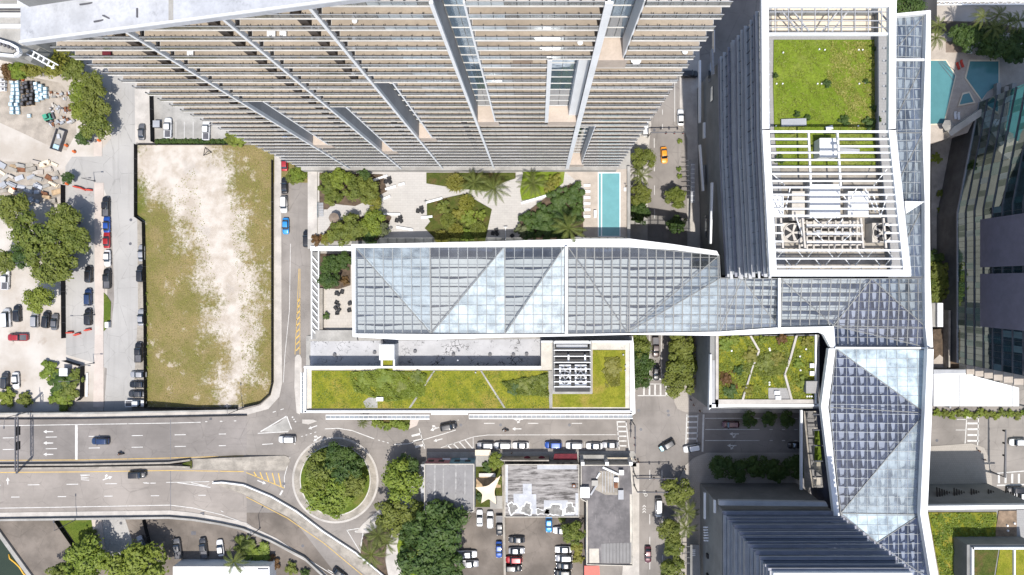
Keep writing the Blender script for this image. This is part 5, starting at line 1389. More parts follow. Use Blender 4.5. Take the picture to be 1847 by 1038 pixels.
for i in range(4): MB().box(PX(1249, 4), PX(1254, 4), PY(993 + i * 3.2, 4), PY(991.5 + i * 3.2, 4), 4.003, 4.1).build('rib', M['white'], t)
for i in range(4): MB().beam(P(1236, 986 + i * 10, 3.5), P(1245, 986 + i * 10, 3.5), 0.15, 0.2).build('beam', M['steel_dk'], t)
MB().beam(P(1236, 984, 3.5), P(1236, 1020, 3.5), 0.15, 0.2).build('edge_beam', M['steel_dk'], t)
t = thing('bus_shelter_canopy', 'glass ribbed canopy along the pavement by the office block', 'canopy', P(1248, 330, 4))
slab('roof', [(1246, 295), (1253, 295), (1253, 366), (1246, 366)], 4, 4.2, M['steel'], t)
for i in range(9): MB().box(PX(1246, 4.3), PX(1253, 4.3), PY(298 + i * 8, 4.3), PY(297 + i * 8, 4.3), 4.203, 4.35).build('rib', M['white'], t)
for i in range(8): MB().beam(P(1235, 290 + i * 9, 3.8), P(1245, 290 + i * 9, 3.8), 0.14, 0.2).build('beam', M['steel_dk'], t)

# ---------------------------------------------------------------- planted block between the streets
gb = thing('garden_roof_block', 'planted roof block with crooked white paths beside the street trees', 'building', P(1380, 670, 0))
slab('block', [(1281, 606), (1478, 604), (1478, 737), (1279, 737)], 0, 21.4, M['wall_grey'], gb)
slab('roof_garden', [(1297, 607), (1470, 607), (1470, 720), (1297, 720)], 21.4, 21.7, M['grass_roof'], gb)
for pts in ([(1352, 606), (1356, 606), (1371, 632), (1368, 634)], [(1368, 632), (1371, 634), (1358, 666), (1342, 721), (1338, 721), (1356, 664)], [(1435, 606), (1439, 606), (1427, 650), (1423, 650)], [(1423, 648), (1427, 650), (1417, 676), (1414, 678)], [(1414, 676), (1418, 676), (1430, 721), (1426, 721)]):
    slab('roof_path', pts, 21.7, 22.25, M['sidewalk'], gb)
slab('paver_pad', [(1386, 700), (1418, 700), (1431, 721), (1386, 721)], 21.7, 21.85, M['paver_grey'], gb)
for pts in ([(1291, 606), (1296, 606), (1296, 735), (1291, 735)], [(1291, 721), (1470, 721), (1470, 728), (1291, 730)], [(1470, 604), (1473, 604), (1473, 731), (1470, 731)], [(1279, 730), (1482, 729), (1482, 733.5), (1330, 734), (1279, 736)], [(1281, 640), (1284, 640), (1284, 735), (1279, 740)]):
    slab('parapet_cap', pts, 20.6, 22.2, M['white' if pts[0][1] > 725 or pts[0][0] < 1285 or pts[0][0] == 1470 else 'sidewalk'], gb)
slab('west_glazing', [(1285, 650), (1290.5, 650), (1290.5, 734), (1283, 734)], 21.4, 21.5, M['steel'], gb)
for i, (x, y) in enumerate(((1465, 660), (1465, 674))): roof_box('condenser', f'white condenser unit on the planted roof, {"upper" if i == 0 else "lower"} of two at the right edge', x, y, 7, 7, 21.7, 0.9, M['white'], 'air conditioner')
roof_box('roof_hut', 'grey flat hut at the right edge of the planted roof', 1465, 699, 21, 21, 21.7, 2.0, M['paver_grey'], 'roof hut')
roof_box('skylight', 'upper small white skylight on the grey roof pavers', 1402, 709, 9, 6, 21.85, 0.5, M['white'], 'skylight'); roof_box('skylight', 'lower small white skylight on the grey roof pavers', 1404, 718, 9, 6, 21.85, 0.5, M['white'], 'skylight')
for x, y in ((1319, 633), (1387, 629), (1453, 630), (1442, 643), (1443, 668), (1387, 690), (1387, 694), (1455, 715), (1459, 715), (1463, 715), (1388, 632)): MB().cyl(P(x, y, 21.7), 0.22, 0.45, 9).build('roof_vent', M['white'], gb)
# passage between that block and the southern glass roof
ps = thing('side_passage', 'narrow planted passage left of the southern glass roof leg', 'passage', P(1470, 800, 10))
slab('floor', [(1450, 742), (1500, 742), (1508, 880), (1453, 880)], 9, 10, M['concrete_brown'], ps)
slab('white_wall', [(1444, 740), (1448, 740), (1448, 884), (1444, 884)], 13.2, 14, M['white'], ps)
slab('planter', [(1471, 777), (1487, 777), (1490, 834), (1471, 834)], 10, 10.8, M['grass_bright'], ps)
for i in range(5): MB().beam(P(1466, 748 + i * 28, 13), P(1484, 748 + i * 28, 13), 0.3, 0.3).build('cross_beam', M['steel_dk'], ps)
for i in range(5): slab('paving_patch', [(1468, 742 + i * 30), (1480, 742 + i * 30), (1480, 756 + i * 30), (1468, 756 + i * 30)], 10, 10.02, M['sail'], ps)

# ---------------------------------------------------------------- dark glass tower on the right edge
gt = thing('glass_tower', 'dark green glass tower filling the right edge with slate panels', 'glass tower', P(1740, 430, 0))
FA, FB, FC = xy(1727, 655, 10), xy(1727, 385, 10), xy(1766, 185, 10)
ZT = 72
MB().prism([FA, FB, FC, (FC[0] + 60, FC[1]), (FC[0] + 60, FA[1])], 0, 9.9).build('base', M['concrete_dk'], gt)
MB().prism([FA, FB, FC, (FC[0] + 60, FC[1]), (FC[0] + 60, FA[1])], 9.9, ZT).build('curtain_wall', M['g_east'], gt)
def foff(p, d, q): return p
k = 0; z = 10.0
while z < 70:
    m = MB()
    for a, b in ((FA, FB), (FB, FC)):
        m.beam((a[0] - 0.12, a[1], z), (b[0] - 0.12, b[1], z), 0.25, 0.22 if k else 0.5)
    m.build('floor_band', M['steel_dk' if k else 'fin_grey'], gt); z += 3.7; k += 1
m = MB()
for i in range(26):
    y = FA[1] + (FB[1] - FA[1]) * i / 26
    m.box(FA[0] - 0.08, FA[0] - 0.01, y - .03, y + .03, 10, 70)
m.build('vertical_mullions', M['steel_dk'], gt)
for (y0, y1, z0) in ((394, 482, 20.5), (494, 591, 20.5)):
    MB().box(FA[0] - 0.5, FA[0] - 0.27, PY(y1, 24), PY(y0, 24), z0, 70).build('slate_panel', M['purple'], gt)
M['bay_pale'] = m_mirror('pale_tone_window', (0.16, 0.24, 0.25), .04, .3, (.7, .82, .85)); M['bay_teal'] = m_mirror('teal_window', (0.03, 0.085, 0.09), .04, .4, (.6, .8, .8)); M['bay_dark'] = m_mirror('dark_green_window', (0.008, 0.02, 0.018), .04, .3, (.5, .65, .62))  # random panes take a paler
wr_ = random.Random(14)
for fl in range(13):
    for q in range(24):
        y = FA[1] + (FB[1] - FA[1]) * q / 24; y2 = FA[1] + (FB[1] - FA[1]) * (q + 1) / 24; zz = 10 + fl * 3.7
        if wr_.random() < .55 or (fl > 2 and PY(591, 24) - .2 < y2 and y < PY(394, 24) + .2): continue
        MB().box(FA[0] - .055, FA[0] - .005, y + .07, y2 - .07, zz + .3, zz + 3.4).build('window_bay', M[wr_.choice(('bay_pale', 'bay_teal', 'bay_teal', 'bay_dark'))], gt)
for fl in range(12):
    for q in range(18):
        if wr_.random() < .5: continue
        a = Vector((*FB, 0)).lerp(Vector((*FC, 0)), (q + .05) / 18); b = Vector((*FB, 0)).lerp(Vector((*FC, 0)), (q + .95) / 18); zz = 10 + fl * 3.7
        o_ = Vector((-.03, .006, 0)); MB().beam(a + o_ + Vector((0, 0, zz + 1.85)), b + o_ + Vector((0, 0, zz + 1.85)), .05, 3.1).build('window_bay', M[wr_.choice(('bay_pale', 'bay_teal', 'bay_dark', 'bay_dark'))], gt)
for i in range(7):
    zz = 14 + i * 3.7
    MB().box(FA[0] - 0.2, FA[0] + 5, FA[1] - 2.6, FA[1] - 0.02, zz, zz + 0.35).build('corner_ledge', M['deck_tan'], gt)
wc = thing('white_canopy', 'big white panelled canopy roof left of the dark tower foot', 'canopy', P(1760, 700, 0))
slab('roof', [(1684, 675), (1755, 672), (1755, 678), (1800, 690), (1838, 700), (1838, 733), (1684, 733)], 6.5, 7.5, M['white'], wc)
slab('back_edge', [(1684, 667), (1756, 667), (1758, 673), (1684, 675)], 6.5, 7.9, M['steel'], wc)
for x in (1688, 1730, 1778, 1826): MB().box(PX(x, 7.5), PX(x + .8, 7.5), PY(733, 7.5), PY(676 if x < 1740 else 692, 7.5), 7.503, 7.55).build('panel_joint', M['steel_dk'], wc)
for x, y in ((1690, 728), (1830, 728), (1690, 680), (1790, 695)): MB().cyl(P(x, y, 0), 0.25, 6.5, 10).build('column', M['steel'], wc)
t = thing('brown_terrace', 'shaded brown terrace with a pale wall left of the dark tower', 'terrace', P(1705, 620, 0))
slab('floor', [(1683, 595), (1730, 590), (1730, 665), (1683, 665)], 0, 5, M['mulch'], t)  # terrace shade put into the dark floor colour
slab('painted_sun_patch', [(1684, 650), (1695, 640), (1705, 648), (1708, 664), (1684, 664)], 5, 5.02, M['deck_tan'], t)  # sunlit part of the floor, painted as a paler sheet
slab('pale_wall', [(1711, 560), (1715, 560), (1714, 663), (1711, 663)], 5, 7.5, M['concrete_brown'], t)
slab('white_stack', [(1691, 547), (1701, 547), (1701, 590), (1691, 590)], 0, 12, M['white'], t)
slab('stack_shaft', [(1680, 547), (1691, 547), (1691, 590), (1680, 590)], 0, 11, M['concrete'], t)

# hotel pool deck top right
pd = thing('hotel_pool_deck', 'shaded tan pool deck with two angular pools at the top right', 'pool deck', P(1750, 160, 0))
ZK = 10
slab('deck', [(1676, 60), (1860, 60), (1860, 235), (1770, 190), (1745, 240), (1676, 260)], 0, ZK, M['deck_tan'], pd)
slab('pool_rim', [(1676, 108), (1707, 108), (1725, 137), (1704, 225), (1676, 226)], ZK, ZK + 0.15, M['sail'], pd)
ground_sheet('pool_water', [(1676, 110), (1706, 110), (1723, 137), (1702, 223), (1676, 224)], ZK + 0.17, M['pool_dim'], pd)
slab('pool_rim', [(1748, 108), (1803, 108), (1803, 150), (1795, 158), (1783, 162), (1771, 184), (1740, 141)], ZK, ZK + 0.15, M['sail'], pd)
ground_sheet('pool_water', [(1750, 111), (1801, 111), (1801, 152), (1790, 160), (1781, 166), (1771, 180), (1743, 141)], ZK + 0.17, M['pool_dim'], pd)
slab('spa_rim', [(1736, 168), (1749, 165), (1760, 186), (1728, 192)], ZK, ZK + 0.4, M['sail'], pd)
ground_sheet('spa_water', [(1737, 171), (1748, 168), (1756, 184), (1731, 189)], ZK + 0.43, M['pool_dim'], pd)
slab('shade_toned_lawn', [(1706, 75), (1755, 75), (1755, 95), (1706, 95)], ZK, ZK + 0.04, M['taupe'], pd)  # lawn in flat taupe, its shade put into the colour
for i in range(3): MB().beam(P(1692 + i * 3.5, 111, ZK + .2), P(1720 + i * 1.5, 146 - i * 9, ZK + .2), 0.12, 0.06).build('pool_step', M['steel_dk'], pd)
for i in range(5): slab('stepped_terrace', [(1798 + i * 14, 150 + (i % 2) * 6), (1806 + i * 14, 150 + (i % 2) * 6), (1806 + i * 14, 200 + i * 4), (1798 + i * 14, 200 + i * 4)], ZK, ZK + 1.5 + i * 0.8, M['deck_tan' if i % 2 else 'concrete'], pd)
bm = MB().beam(P(1708, 243, ZK + 1), P(1768, 203, ZK + 1), 1.6, 2.2).build('angled_wall', M['parapet'], pd)
def lounger(x, y, z, ang, mt, label):
    t = thing('sun_lounger', label, 'sun lounger', P(x, y, z), R(ang), 'loungers on the hotel pool deck')
    MB().box(-1.0, 0.5, -0.33, 0.33, 0.22, 0.34).build('mattress', mt, t, local=True)
    MB().add([(0.5, -0.33, 0.3), (1.0, -0.33, 0.65), (1.0, 0.33, 0.65), (0.5, 0.33, 0.3), (0.5, -0.33, 0.22), (1.0, -0.33, 0.55), (1.0, 0.33, 0.55), (0.5, 0.33, 0.22)], [(0, 1, 2, 3), (7, 6, 5, 4), (0, 4, 5, 1), (1, 5, 6, 2), (2, 6, 7, 3)]).build('backrest', mt, t, local=True)
    for u in (-.85, .7):
        for v in (-.25, .25): MB().box(u - .03, u + .03, v - .03, v + .03, 0, .22).build('leg', M['steel_dk'], t, local=True)
lounger(1727, 120, ZK, 110, M['red'], 'left red lounger between the two angular pools'); lounger(1734, 116, ZK, 110, M['red'], 'right red lounger between the two angular pools')
lounger(1722, 209, ZK, 95, M['white'], 'white lounger left of its pair south of the spa'); lounger(1728, 210, ZK, 95, M['white'], 'white lounger in the middle south of the spa'); lounger(1745, 91, ZK, 92, M['white'], 'left white lounger north of the angular pools'); lounger(1750, 91, ZK, 92, M['white'], 'right white lounger north of the angular pools')
t = thing('patio_parasol', 'pale folded parasol at the foot of the left angular pool', 'parasol', P(1701, 230, ZK))
cn = MB(); vs = [(0, 0, 2.9)] + [(1.6 * math.cos(2 * math.pi * i / 6), 1.6 * math.sin(2 * math.pi * i / 6), 2.3) for i in range(6)]; cn.add(vs, [(0, 1 + i, 1 + (i + 1) % 6) for i in range(6)]); cn.build('canopy', M['concrete'], t, local=True); MB().cyl((0, 0, 0), .05, 2.9, 8).build('pole', M['steel_dk'], t, local=True)
# parking roof strip along the top edge
tp = thing('parking_deck', 'pale parking deck with white steel truss at the top right edge', 'parking deck', P(1780, 10, 0))
slab('deck', [(1690, -60), (1870, -60), (1870, 62), (1800, 40), (1690, 38)], 0, 6, M['yard'], tp)
for y in (3, 9): MB().beam(P(1690, y, 8), P(1870, y - 1, 8), 0.3, 0.3).build('truss_chord', M['white'], tp)
tr = MB()
for i in range(22): tr.beam(P(1692 + i * 8, 3 if i % 2 else 9, 8), P(1700 + i * 8, 9 if i % 2 else 3, 8), 0.14, 0.14)
tr.build('truss_web', M['white'], tp)

# garden roofs bottom right
gr = thing('garden_roof', 'lower right planted roof with overgrown sedum and grey walks', 'building', P(1760, 980, 0))
slab('block', [(1672, 914), (1870, 912), (1870, 1060), (1690, 1060)], 0, 20, M['wall_grey'], gr)
slab('sedum_bed', [(1675, 925), (1798, 925), (1795, 985), (1735, 990), (1735, 1060), (1698, 1060)], 20, 20.3, M['grass_roof'], gr)
slab('brown_bed', [(1802, 922), (1834, 922), (1834, 978), (1792, 978)], 20, 20.3, M['dirt'], gr)
slab('edge_walk', [(1668, 925), (1674, 925), (1698, 1060), (1690, 1060)], 20, 20.4, M['concrete_brown'], gr)
slab('paver_walk', [(1834, 920), (1870, 920), (1870, 982), (1834, 982)], 20, 20.2, M['paver_grey'], gr)
slab('parapet_cap', [(1672, 913), (1870, 911), (1870, 918), (1672, 920)], 19.4, 20.9, M['white'], gr)
slab('upper_block', [(1744, 983), (1870, 983), (1870, 1060), (1744, 1060)], 20, 26, M['wall_grey'], gr)
slab('upper_bed', [(1757, 992), (1801, 992), (1790, 1060), (1757, 1060)], 26, 26.2, M['grass_dark'], gr)
slab('upper_bed', [(1804, 992), (1829, 992), (1829, 1060), (1793, 1060)], 26, 26.2, M['grass_roof'], gr); slab('upper_bed', [(1832, 992), (1870, 992), (1870, 1060), (1832, 1060)], 26, 26.2, M['grass_roof'], gr)
for pts in ([(1754, 988), (1870, 988), (1870, 991.5), (1754, 991.5)], [(1753, 988), (1757, 988), (1757, 1060), (1753, 1060)], [(1829, 990), (1832, 990), (1832, 1060), (1829, 1060)]): slab('white_cap', pts, 26, 26.8, M['white'], gr)
slab('rough_wall', [(1735, 982), (1740, 982), (1740, 1060), (1735, 1060)], 20.3, 22, M['white_roof'], gr)
for i in range(5):
    for j in range(6): MB().beam(P(1690 + i * 31 + j * 4.5, 880 + i * 1.2 + j * 1.6, 8), P(1691 + i * 31 + j * 4.5, 897 + i * 1.4 + j * 0.6, 12), 0.35, 0.3).build('facade_fin', M['black'], gr)
slab('front_ledge', [(1690, 905), (1870, 907), (1870, 909), (1690, 908)], 15, 15.6, M['white'], gr)
for x, y in ((1816, 948), (1829, 944), (1817, 957), (1770, 998), (1778, 1018)): MB().cyl(P(x, y, 20.3), 0.25, 0.4, 9).build('roof_vent', M['white'], gr)

# ---------------------------------------------------------------- low buildings on the south side
M['worn_light'] = mvar('chalky_roof_streak', (0.27, 0.265, 0.26), 0.3, 0.8, 5, stain=0.4)
M['worn_roof'] = mvar('worn_stained_roof', (0.20, 0.195, 0.185), 0.3, 0.8, 5, stain=0.6)
def lowrise(label, poly, z, roof, wall, cat='building'):
    t = thing('low_building', label, cat, P(*poly[0], 0))
    slab('wall', poly, 0, z - 0.3, wall, t)
    slab('roof', [(x, y) for x, y in poly], z - 0.3, z, roof, t)
    ps_ = pz(poly, z)
    pp = MB()
    for a, b in zip(ps_, ps_[1:] + ps_[:1]): pp.beam(a + Vector((0, 0, .2)), b + Vector((0, 0, .2)), 0.2, 0.4)
    pp.build('parapet', M['parapet'], t)
    return t
b1 = lowrise('low grey-roofed building with pink and blue front beside the big tree', [(766, 837), (855, 837), (855, 922), (830, 925), (766, 925)], 6, M['roof_grey'], M['white_roof'])
MB().box(PX(766.5, 6), PX(810, 6), PY(836.6, 6), PY(836.6, 6) + 0.12, 0, 6.15).build('pink_front', M['pink'], b1)
MB().box(PX(810.2, 6), PX(855, 6), PY(836.6, 6), PY(836.6, 6) + 0.12, 0, 6.15).build('blue_front', M['teal'], b1)
for x in (770, 789, 818, 837): MB().box(PX(x, 6), PX(x + 10, 6), PY(836.6, 6) + 0.12, PY(836.6, 6) + 0.2, 2.6, 4.4).build('window', M['black'], b1)
for x in (796, 828): MB().box(PX(x, 5), PX(x + 14, 5), PY(836, 5), PY(831, 5), 2.3, 2.5).build('awning', M['white'], b1)
slab('side_lean_to', [(759, 838), (766, 838), (766, 925), (759, 925)], 0, 3.2, M['white_roof'], b1)
for px_, w_ in ((783, 3), (799, 2), (821, 3), (838, 2)): slab('roof_seam', [(px_, 839), (px_ + w_, 839), (px_ + w_ * .6, 921), (px_ - 1, 921)], 6, 6.006, M['worn_light'], b1)
slab('roof_patch', [(781, 912), (796, 910), (797, 919), (783, 920)], 6, 6.05, M['white_roof'], b1)
b2 = lowrise('low building with streaked black roof and white coated patches', [(911, 838), (1044, 838), (1044, 932), (911, 932)], 5, M['roof_streak'], M['concrete'])
for pts in ([(969, 839), (1040, 839), (1040, 847), (969, 847)], [(943, 873), (959, 873), (959, 892), (967, 892), (968, 928), (927, 926), (926, 891), (943, 891)], [(981, 903), (1024, 903), (1024, 911), (1036, 915), (1036, 930), (996, 930), (981, 925)], [(912, 838.5), (916, 838.5), (916, 908), (912, 906)], [(1038, 890), (1043, 890), (1043, 930), (1038, 930)]):
    slab('white_patch', pts, 5, 5.02, M['white_roof'], b2)
brn = random.Random(21)
def blob(cx, cy, r, z, sq=1.0):
    ph = brn.uniform(0, 6); c = P(cx, cy, z)
    return [(c.x + r * (1 + .22 * math.sin(3 * a + ph) + .12 * math.sin(7 * a + 2 * ph)) * math.cos(a), c.y + sq * r * (1 + .22 * math.sin(3 * a + ph) + .12 * math.sin(7 * a + 2 * ph)) * math.sin(a), z) for a in [2 * math.pi * k / 26 for k in range(26)]]
for x, y, r, q in ((925, 917, 1.15, 1.2), (950, 919, 1.3, 1.15), (1000, 921, 2.3, .6), (1028, 918, 1.2, 1.1), (972, 923, .7, 1), (985, 924, 1.0, .7)):
    st_ = brn.getstate(); MB().sheet(blob(x, y, r * 1.22, 5.026, q)).build('paint_ring', M['white'], b2); brn.setstate(st_); MB().sheet(blob(x, y, r, 5.034, q)).build('worn_patch', M['worn_roof'], b2)
tn = thing('roof_barrel', 'rusty round vent on the right side of the streaked black roof', 'vent', P(1035, 876, 5))
MB().cyl((0, 0, 0), 0.55, 0.6, 14).build('drum', M['rust'], tn, local=True); MB().cyl((0, 0, 0.6), 0.3, 0.15, 12).build('cap', M['steel'], tn, local=True)
MB().box(PX(906, 4), PX(990, 4), PY(831, 4), PY(829, 4), 0, 4.8).build('front_wall', M['concrete_brown'], b2)
for i, x in enumerate((921, 938, 948, 960, 966, 980, 985, 1004, 1013, 1028)): MB().box(PX(x, 4), PX(x + 5, 4), PY(835.8, 4), PY(834.6, 4), 4.1, 4.6).build('vent_slot', M['black'], b2)
b3 = lowrise('long low building with dark patched roof at the street corner', [(1048, 839), (1137, 839), (1141, 895), (1141, 1020), (1058, 1018), (1058, 905), (1048, 900)], 5.2, M['roof_dark'], M['slab_edge'])
for pts in ([(1063, 990), (1080, 990), (1081, 1016), (1063, 1016)], [(1058, 903), (1060, 903), (1060, 1016), (1058, 1016)], [(1136, 892), (1140, 892), (1140, 1018), (1137, 1018)]): slab('white_patch', pts, 5.2, 5.22, M['parapet'], b3)
slab('ribbed_roof', [(1085, 981), (1139, 979), (1139, 1016), (1085, 1016)], 5.2, 5.25, M['roof_grey'], b3)
for i in range(9): MB().box(PX(1087 + i * 6, 5.3), PX(1088 + i * 6, 5.3), PY(1016, 5.3), PY(980, 5.3), 5.25, 5.33).build('roof_rib', M['concrete_dk'], b3)
for x in (1048, 1092, 1135): slab('corner_pier', [(x, 834), (x + 6, 834), (x + 6, 840), (x, 840)], 0, 5.9, M['white'], b3)
roof_box('roof_tank', 'white boxy air unit at the left edge of the dark patched roof', 1055, 889, 16, 18, 5.2, 1.4, M['white'], 'roof unit')
roof_box('kitchen_hood', 'white exhaust hood among the clutter on the dark patched roof', 1121, 853, 8, 8, 5.2, 1.2, M['white'], 'exhaust hood')
roof_box('roof_unit', 'small rusty red unit on the dark patched roof', 1111, 876, 6, 9, 5.2, 0.8, M['rust'], 'roof unit')
roof_box('roof_unit', 'small white unit above the rusty red one on the dark roof', 1112, 866, 7, 7, 5.2, 0.9, M['white'], 'roof unit')
roof_box('roof_unit', 'pale grey unit at the left of the roof clutter', 1073, 872, 11, 9, 5.2, 0.9, M['concrete'], 'roof unit')
roof_box('roof_unit', 'slim white unit at the right of the dark patched roof', 1120, 893, 9, 16, 5.2, 0.8, M['white_roof'], 'roof unit')
t = thing('duct_run', 'long white duct slanting across the dark patched roof', 'duct', P(1100, 850, 5.2))
MB().tube([P(1087, 843, 5.7), P(1116, 856, 5.7)], 0.32, 10).build('duct', M['white'], t); MB().tube([P(1082, 853, 5.5), P(1076, 863, 5.5)], 0.25, 10).build('elbow', M['white'], t); MB().tube([P(1065, 893, 5.5), P(1078, 872, 5.5)], 0.3, 10).build('branch', M['white_roof'], t)
pt = slab('clutter_patch', [(1080, 850), (1117, 850), (1117, 893), (1092, 893), (1072, 883)], 5.2, 5.21, M['concrete_brown'], b3)
for i in range(5): MB().box(PX(1087 + i * 5, 6), PX(1088 + i * 5, 6), PY(890, 6), PY(852, 6), 5.3, 5.36).build('conduit', M['steel'], b3)
tag(slab('red_awning', [(1054, 1021), (1081, 1021), (1083, 1060), (1054, 1060)], 3.0, 3.15, M['red']), 'bright red awning at the foot of the dark roofed building', 'awning')
for i, (x0, x1, mt, lb) in enumerate(((945, 957, 'burgundy', 'left round burgundy awning over the shaded pavement'), (970, 984, 'burgundy', 'right round burgundy awning over the shaded pavement'))):
    t = thing('dome_awning', lb, 'awning', P((x0 + x1) / 2, 826, 0)); m = MB(); c = P((x0 + x1) / 2, 829, 3)
    for k in range(8):
        a, b = math.pi * k / 8, math.pi * (k + 1) / 8; r = 1.1
        m.add([(c.x, c.y - .2, 3.6), (c.x + r * math.cos(a), c.y - .2 + r * math.sin(a), 2.7), (c.x + r * math.cos(b), c.y - .2 + r * math.sin(b), 2.7)], [(0, 1, 2)])
    m.build('canvas', M[mt], t); MB().box(c.x - 1.1, c.x + 1.1, c.y - .25, c.y - .2, 2.65, 2.72).build('frame', M['steel_dk'], t)
tag(slab('long_awning', [(1000, 819), (1041, 819), (1041, 830), (998, 830)], 2.8, 3.0, M['burgundy']), 'long dark burgundy awning on the streaked roof building', 'awning')
tag(slab('long_awning', [(1046, 821), (1092, 821), (1092, 829), (1046, 829)], 2.8, 3.0, M['concrete']), 'grey flat awning on the corner building front', 'awning')
tag(slab('long_awning', [(1095, 826), (1140, 826), (1140, 830), (1095, 830)], 2.8, 3.0, M['sail']), 'tan flat awning at the crossing corner', 'awning')
# cafe garden between the first two buildings
cg = ground_sheet('cafe_garden', [(857, 838), (909, 838), (909, 915), (857, 915)], 0.05, M['grass_dark'])
slab('cafe_paving', [(859, 862), (903, 862), (903, 880), (859, 880)], 0, 0.14, M['wood'], kind='structure'); slab('cafe_slab', [(884, 895), (908, 895), (908, 918), (884, 918)], 0, 0.15, M['concrete'], kind='structure')
slab('cafe_gate_roof', [(857, 812), (885, 812), (885, 822), (857, 822)], 2.4, 2.6, M['sail'])
bpy.data.objects['cafe_gate_roof']['label'] = 'small cream roof over the garden gate by the parked cars'; bpy.data.objects['cafe_gate_roof']['category'] = 'gate roof'
ss = thing('shade_sail', 'cream shade sail with curved edges stretched over the cafe garden', 'shade sail', P(880, 890, 0))
cor = [P(903, 858, 4.2), P(895, 910, 3.4), P(868, 908, 3.6), P(857, 880, 4.0)]
sm = MB(); cen = sum(cor, Vector()) / 4; cen.z = 3.2; outl = []
for a, b in zip(cor, cor[1:] + cor[:1]):
    for i in range(8):
        u = i / 8; p = a.lerp(b, u); pull = 0.38 * math.sin(math.pi * u); q = p.lerp(cen, pull); outl.append(q)
n = len(outl); sm.add([cen] + outl, [(0, 1 + i, 1 + (i + 1) % n) for i in range(n)]); sm.build('cloth', M['sail'], ss)
for p in cor: MB().tube([(p.x, p.y, 0), (p.x, p.y, p.z + .2)], 0.07, 8).build('mast', M['steel_dk'], ss)
t = thing('cafe_counter', 'long pale picnic table in the cafe garden', 'table', P(879, 856, 0.05)); MB().box(-2.3, 2.3, -.5, .5, .7, .78).build('top', M['slab_edge'], t, local=True); MB().box(-2.2, 2.2, -.85, -.6, .4, .45).build('bench', M['wood'], t, local=True)
for x in (-2, 2): MB().box(x - .08, x + .08, -.4, .4, 0, .7).build('leg', M['wood'], t, local=True)
tag(slab('garden_wall', [(905, 838), (909, 838), (913, 1060), (909, 1060)], 0, 1.6, M['concrete_brown']), 'thin stained wall dividing the two parking lots', 'wall')
# white roof at the lower left
wr2 = thing('white_roof_building', 'plain white flat roof at the bottom edge left of the ramp', 'building', P(400, 1040, 0))
slab('block', [(312, 1022), (486, 1022), (486, 1070), (312, 1070)], 0, 5, M['white'], wr2); slab('parapet', [(312, 1022), (486, 1022), (486, 1024), (312, 1024)], 5, 5.3, M['slab_edge'], wr2)
MB().box(PX(465, 5), PX(484, 5), PY(1027, 5), PY(1025.5, 5), 5, 5.25).build('roof_pipe', M['steel_dk'], wr2)
# ================================================================== PLANTS
def crown_mesh(name, seed, mat, n_lobe=16, leaves=2600, flat=0.62, leaf=0.085, gap=0.0):
    """unit-radius crown: leaf faces on many uneven lobes with gaps between"""
    rn = random.Random(seed); m = MB(); lobes = []
    for i in range(n_lobe):
        a = rn.uniform(0, 2 * math.pi); r = math.sqrt(rn.random()) * 0.84; h = rn.uniform(-0.3, 0.75) * (1 - r * 0.75)
        lobes.append((r * math.cos(a), r * math.sin(a), h * flat, rn.uniform(0.11, 0.27)))
    lobes.append((0, 0, 0.1 * flat, 0.4))
    tot = sum(l[3] ** 2 for l in lobes)
    for lx, ly, lz, lr in lobes:
        for _ in range(int(leaves * lr * lr / tot)):
            u = rn.uniform(-0.55, 1.0); t = rn.uniform(0, 2 * math.pi); s = math.sqrt(max(0, 1 - u * u))
            k = lr * (rn.uniform(0.75, 1.08) if rn.random() > 0.15 else rn.uniform(1.05, 1.45))
            c = Vector((lx + s * math.cos(t) * k, ly + s * math.sin(t) * k, lz + u * k * (0.8 if flat < 0.8 else 1)))
            nr = Vector((s * math.cos(t), s * math.sin(t), u + 0.55)) + Vector((rn.uniform(-.6, .6), rn.uniform(-.6, .6), rn.uniform(-.3, .5)))
            nr.normalize()
            ax = nr.cross(Vector((rn.uniform(-1, 1), rn.uniform(-1, 1), rn.uniform(-1, 1))))
            if ax.length < 1e-3: continue
            ax.normalize(); ay = nr.cross(ax); L = leaf * rn.uniform(0.6, 1.35); w = L * rn.uniform(0.45, 0.7)
            m.add([c - ax * L, c + ay * w - nr * L * .15, c + ax * L, c - ay * w - nr * L * .15], [(0, 1, 2, 3)])
    return m.mesh(name, mat)
CR = {}
for key, mt in (('leaf', 'leaf'), ('dark', 'leaf_dark'), ('bright', 'leaf_bright'), ('yellow', 'leaf_yellow'), ('grey', 'leaf_grey'), ('red', 'leaf_red')):
    CR[key] = [crown_mesh('crown', 10 * i + hash_i, M[mt], 30 + 4 * i, 3600, 0.8, 0.068) for i, hash_i in ((1, 3), (2, 5), (3, 8))]
    CR[key + '_s'] = [crown_mesh('foliage', 7 * i + 90, M[mt], 16 + 2 * i, 1200, 0.6, 0.12) for i in (1, 2)]
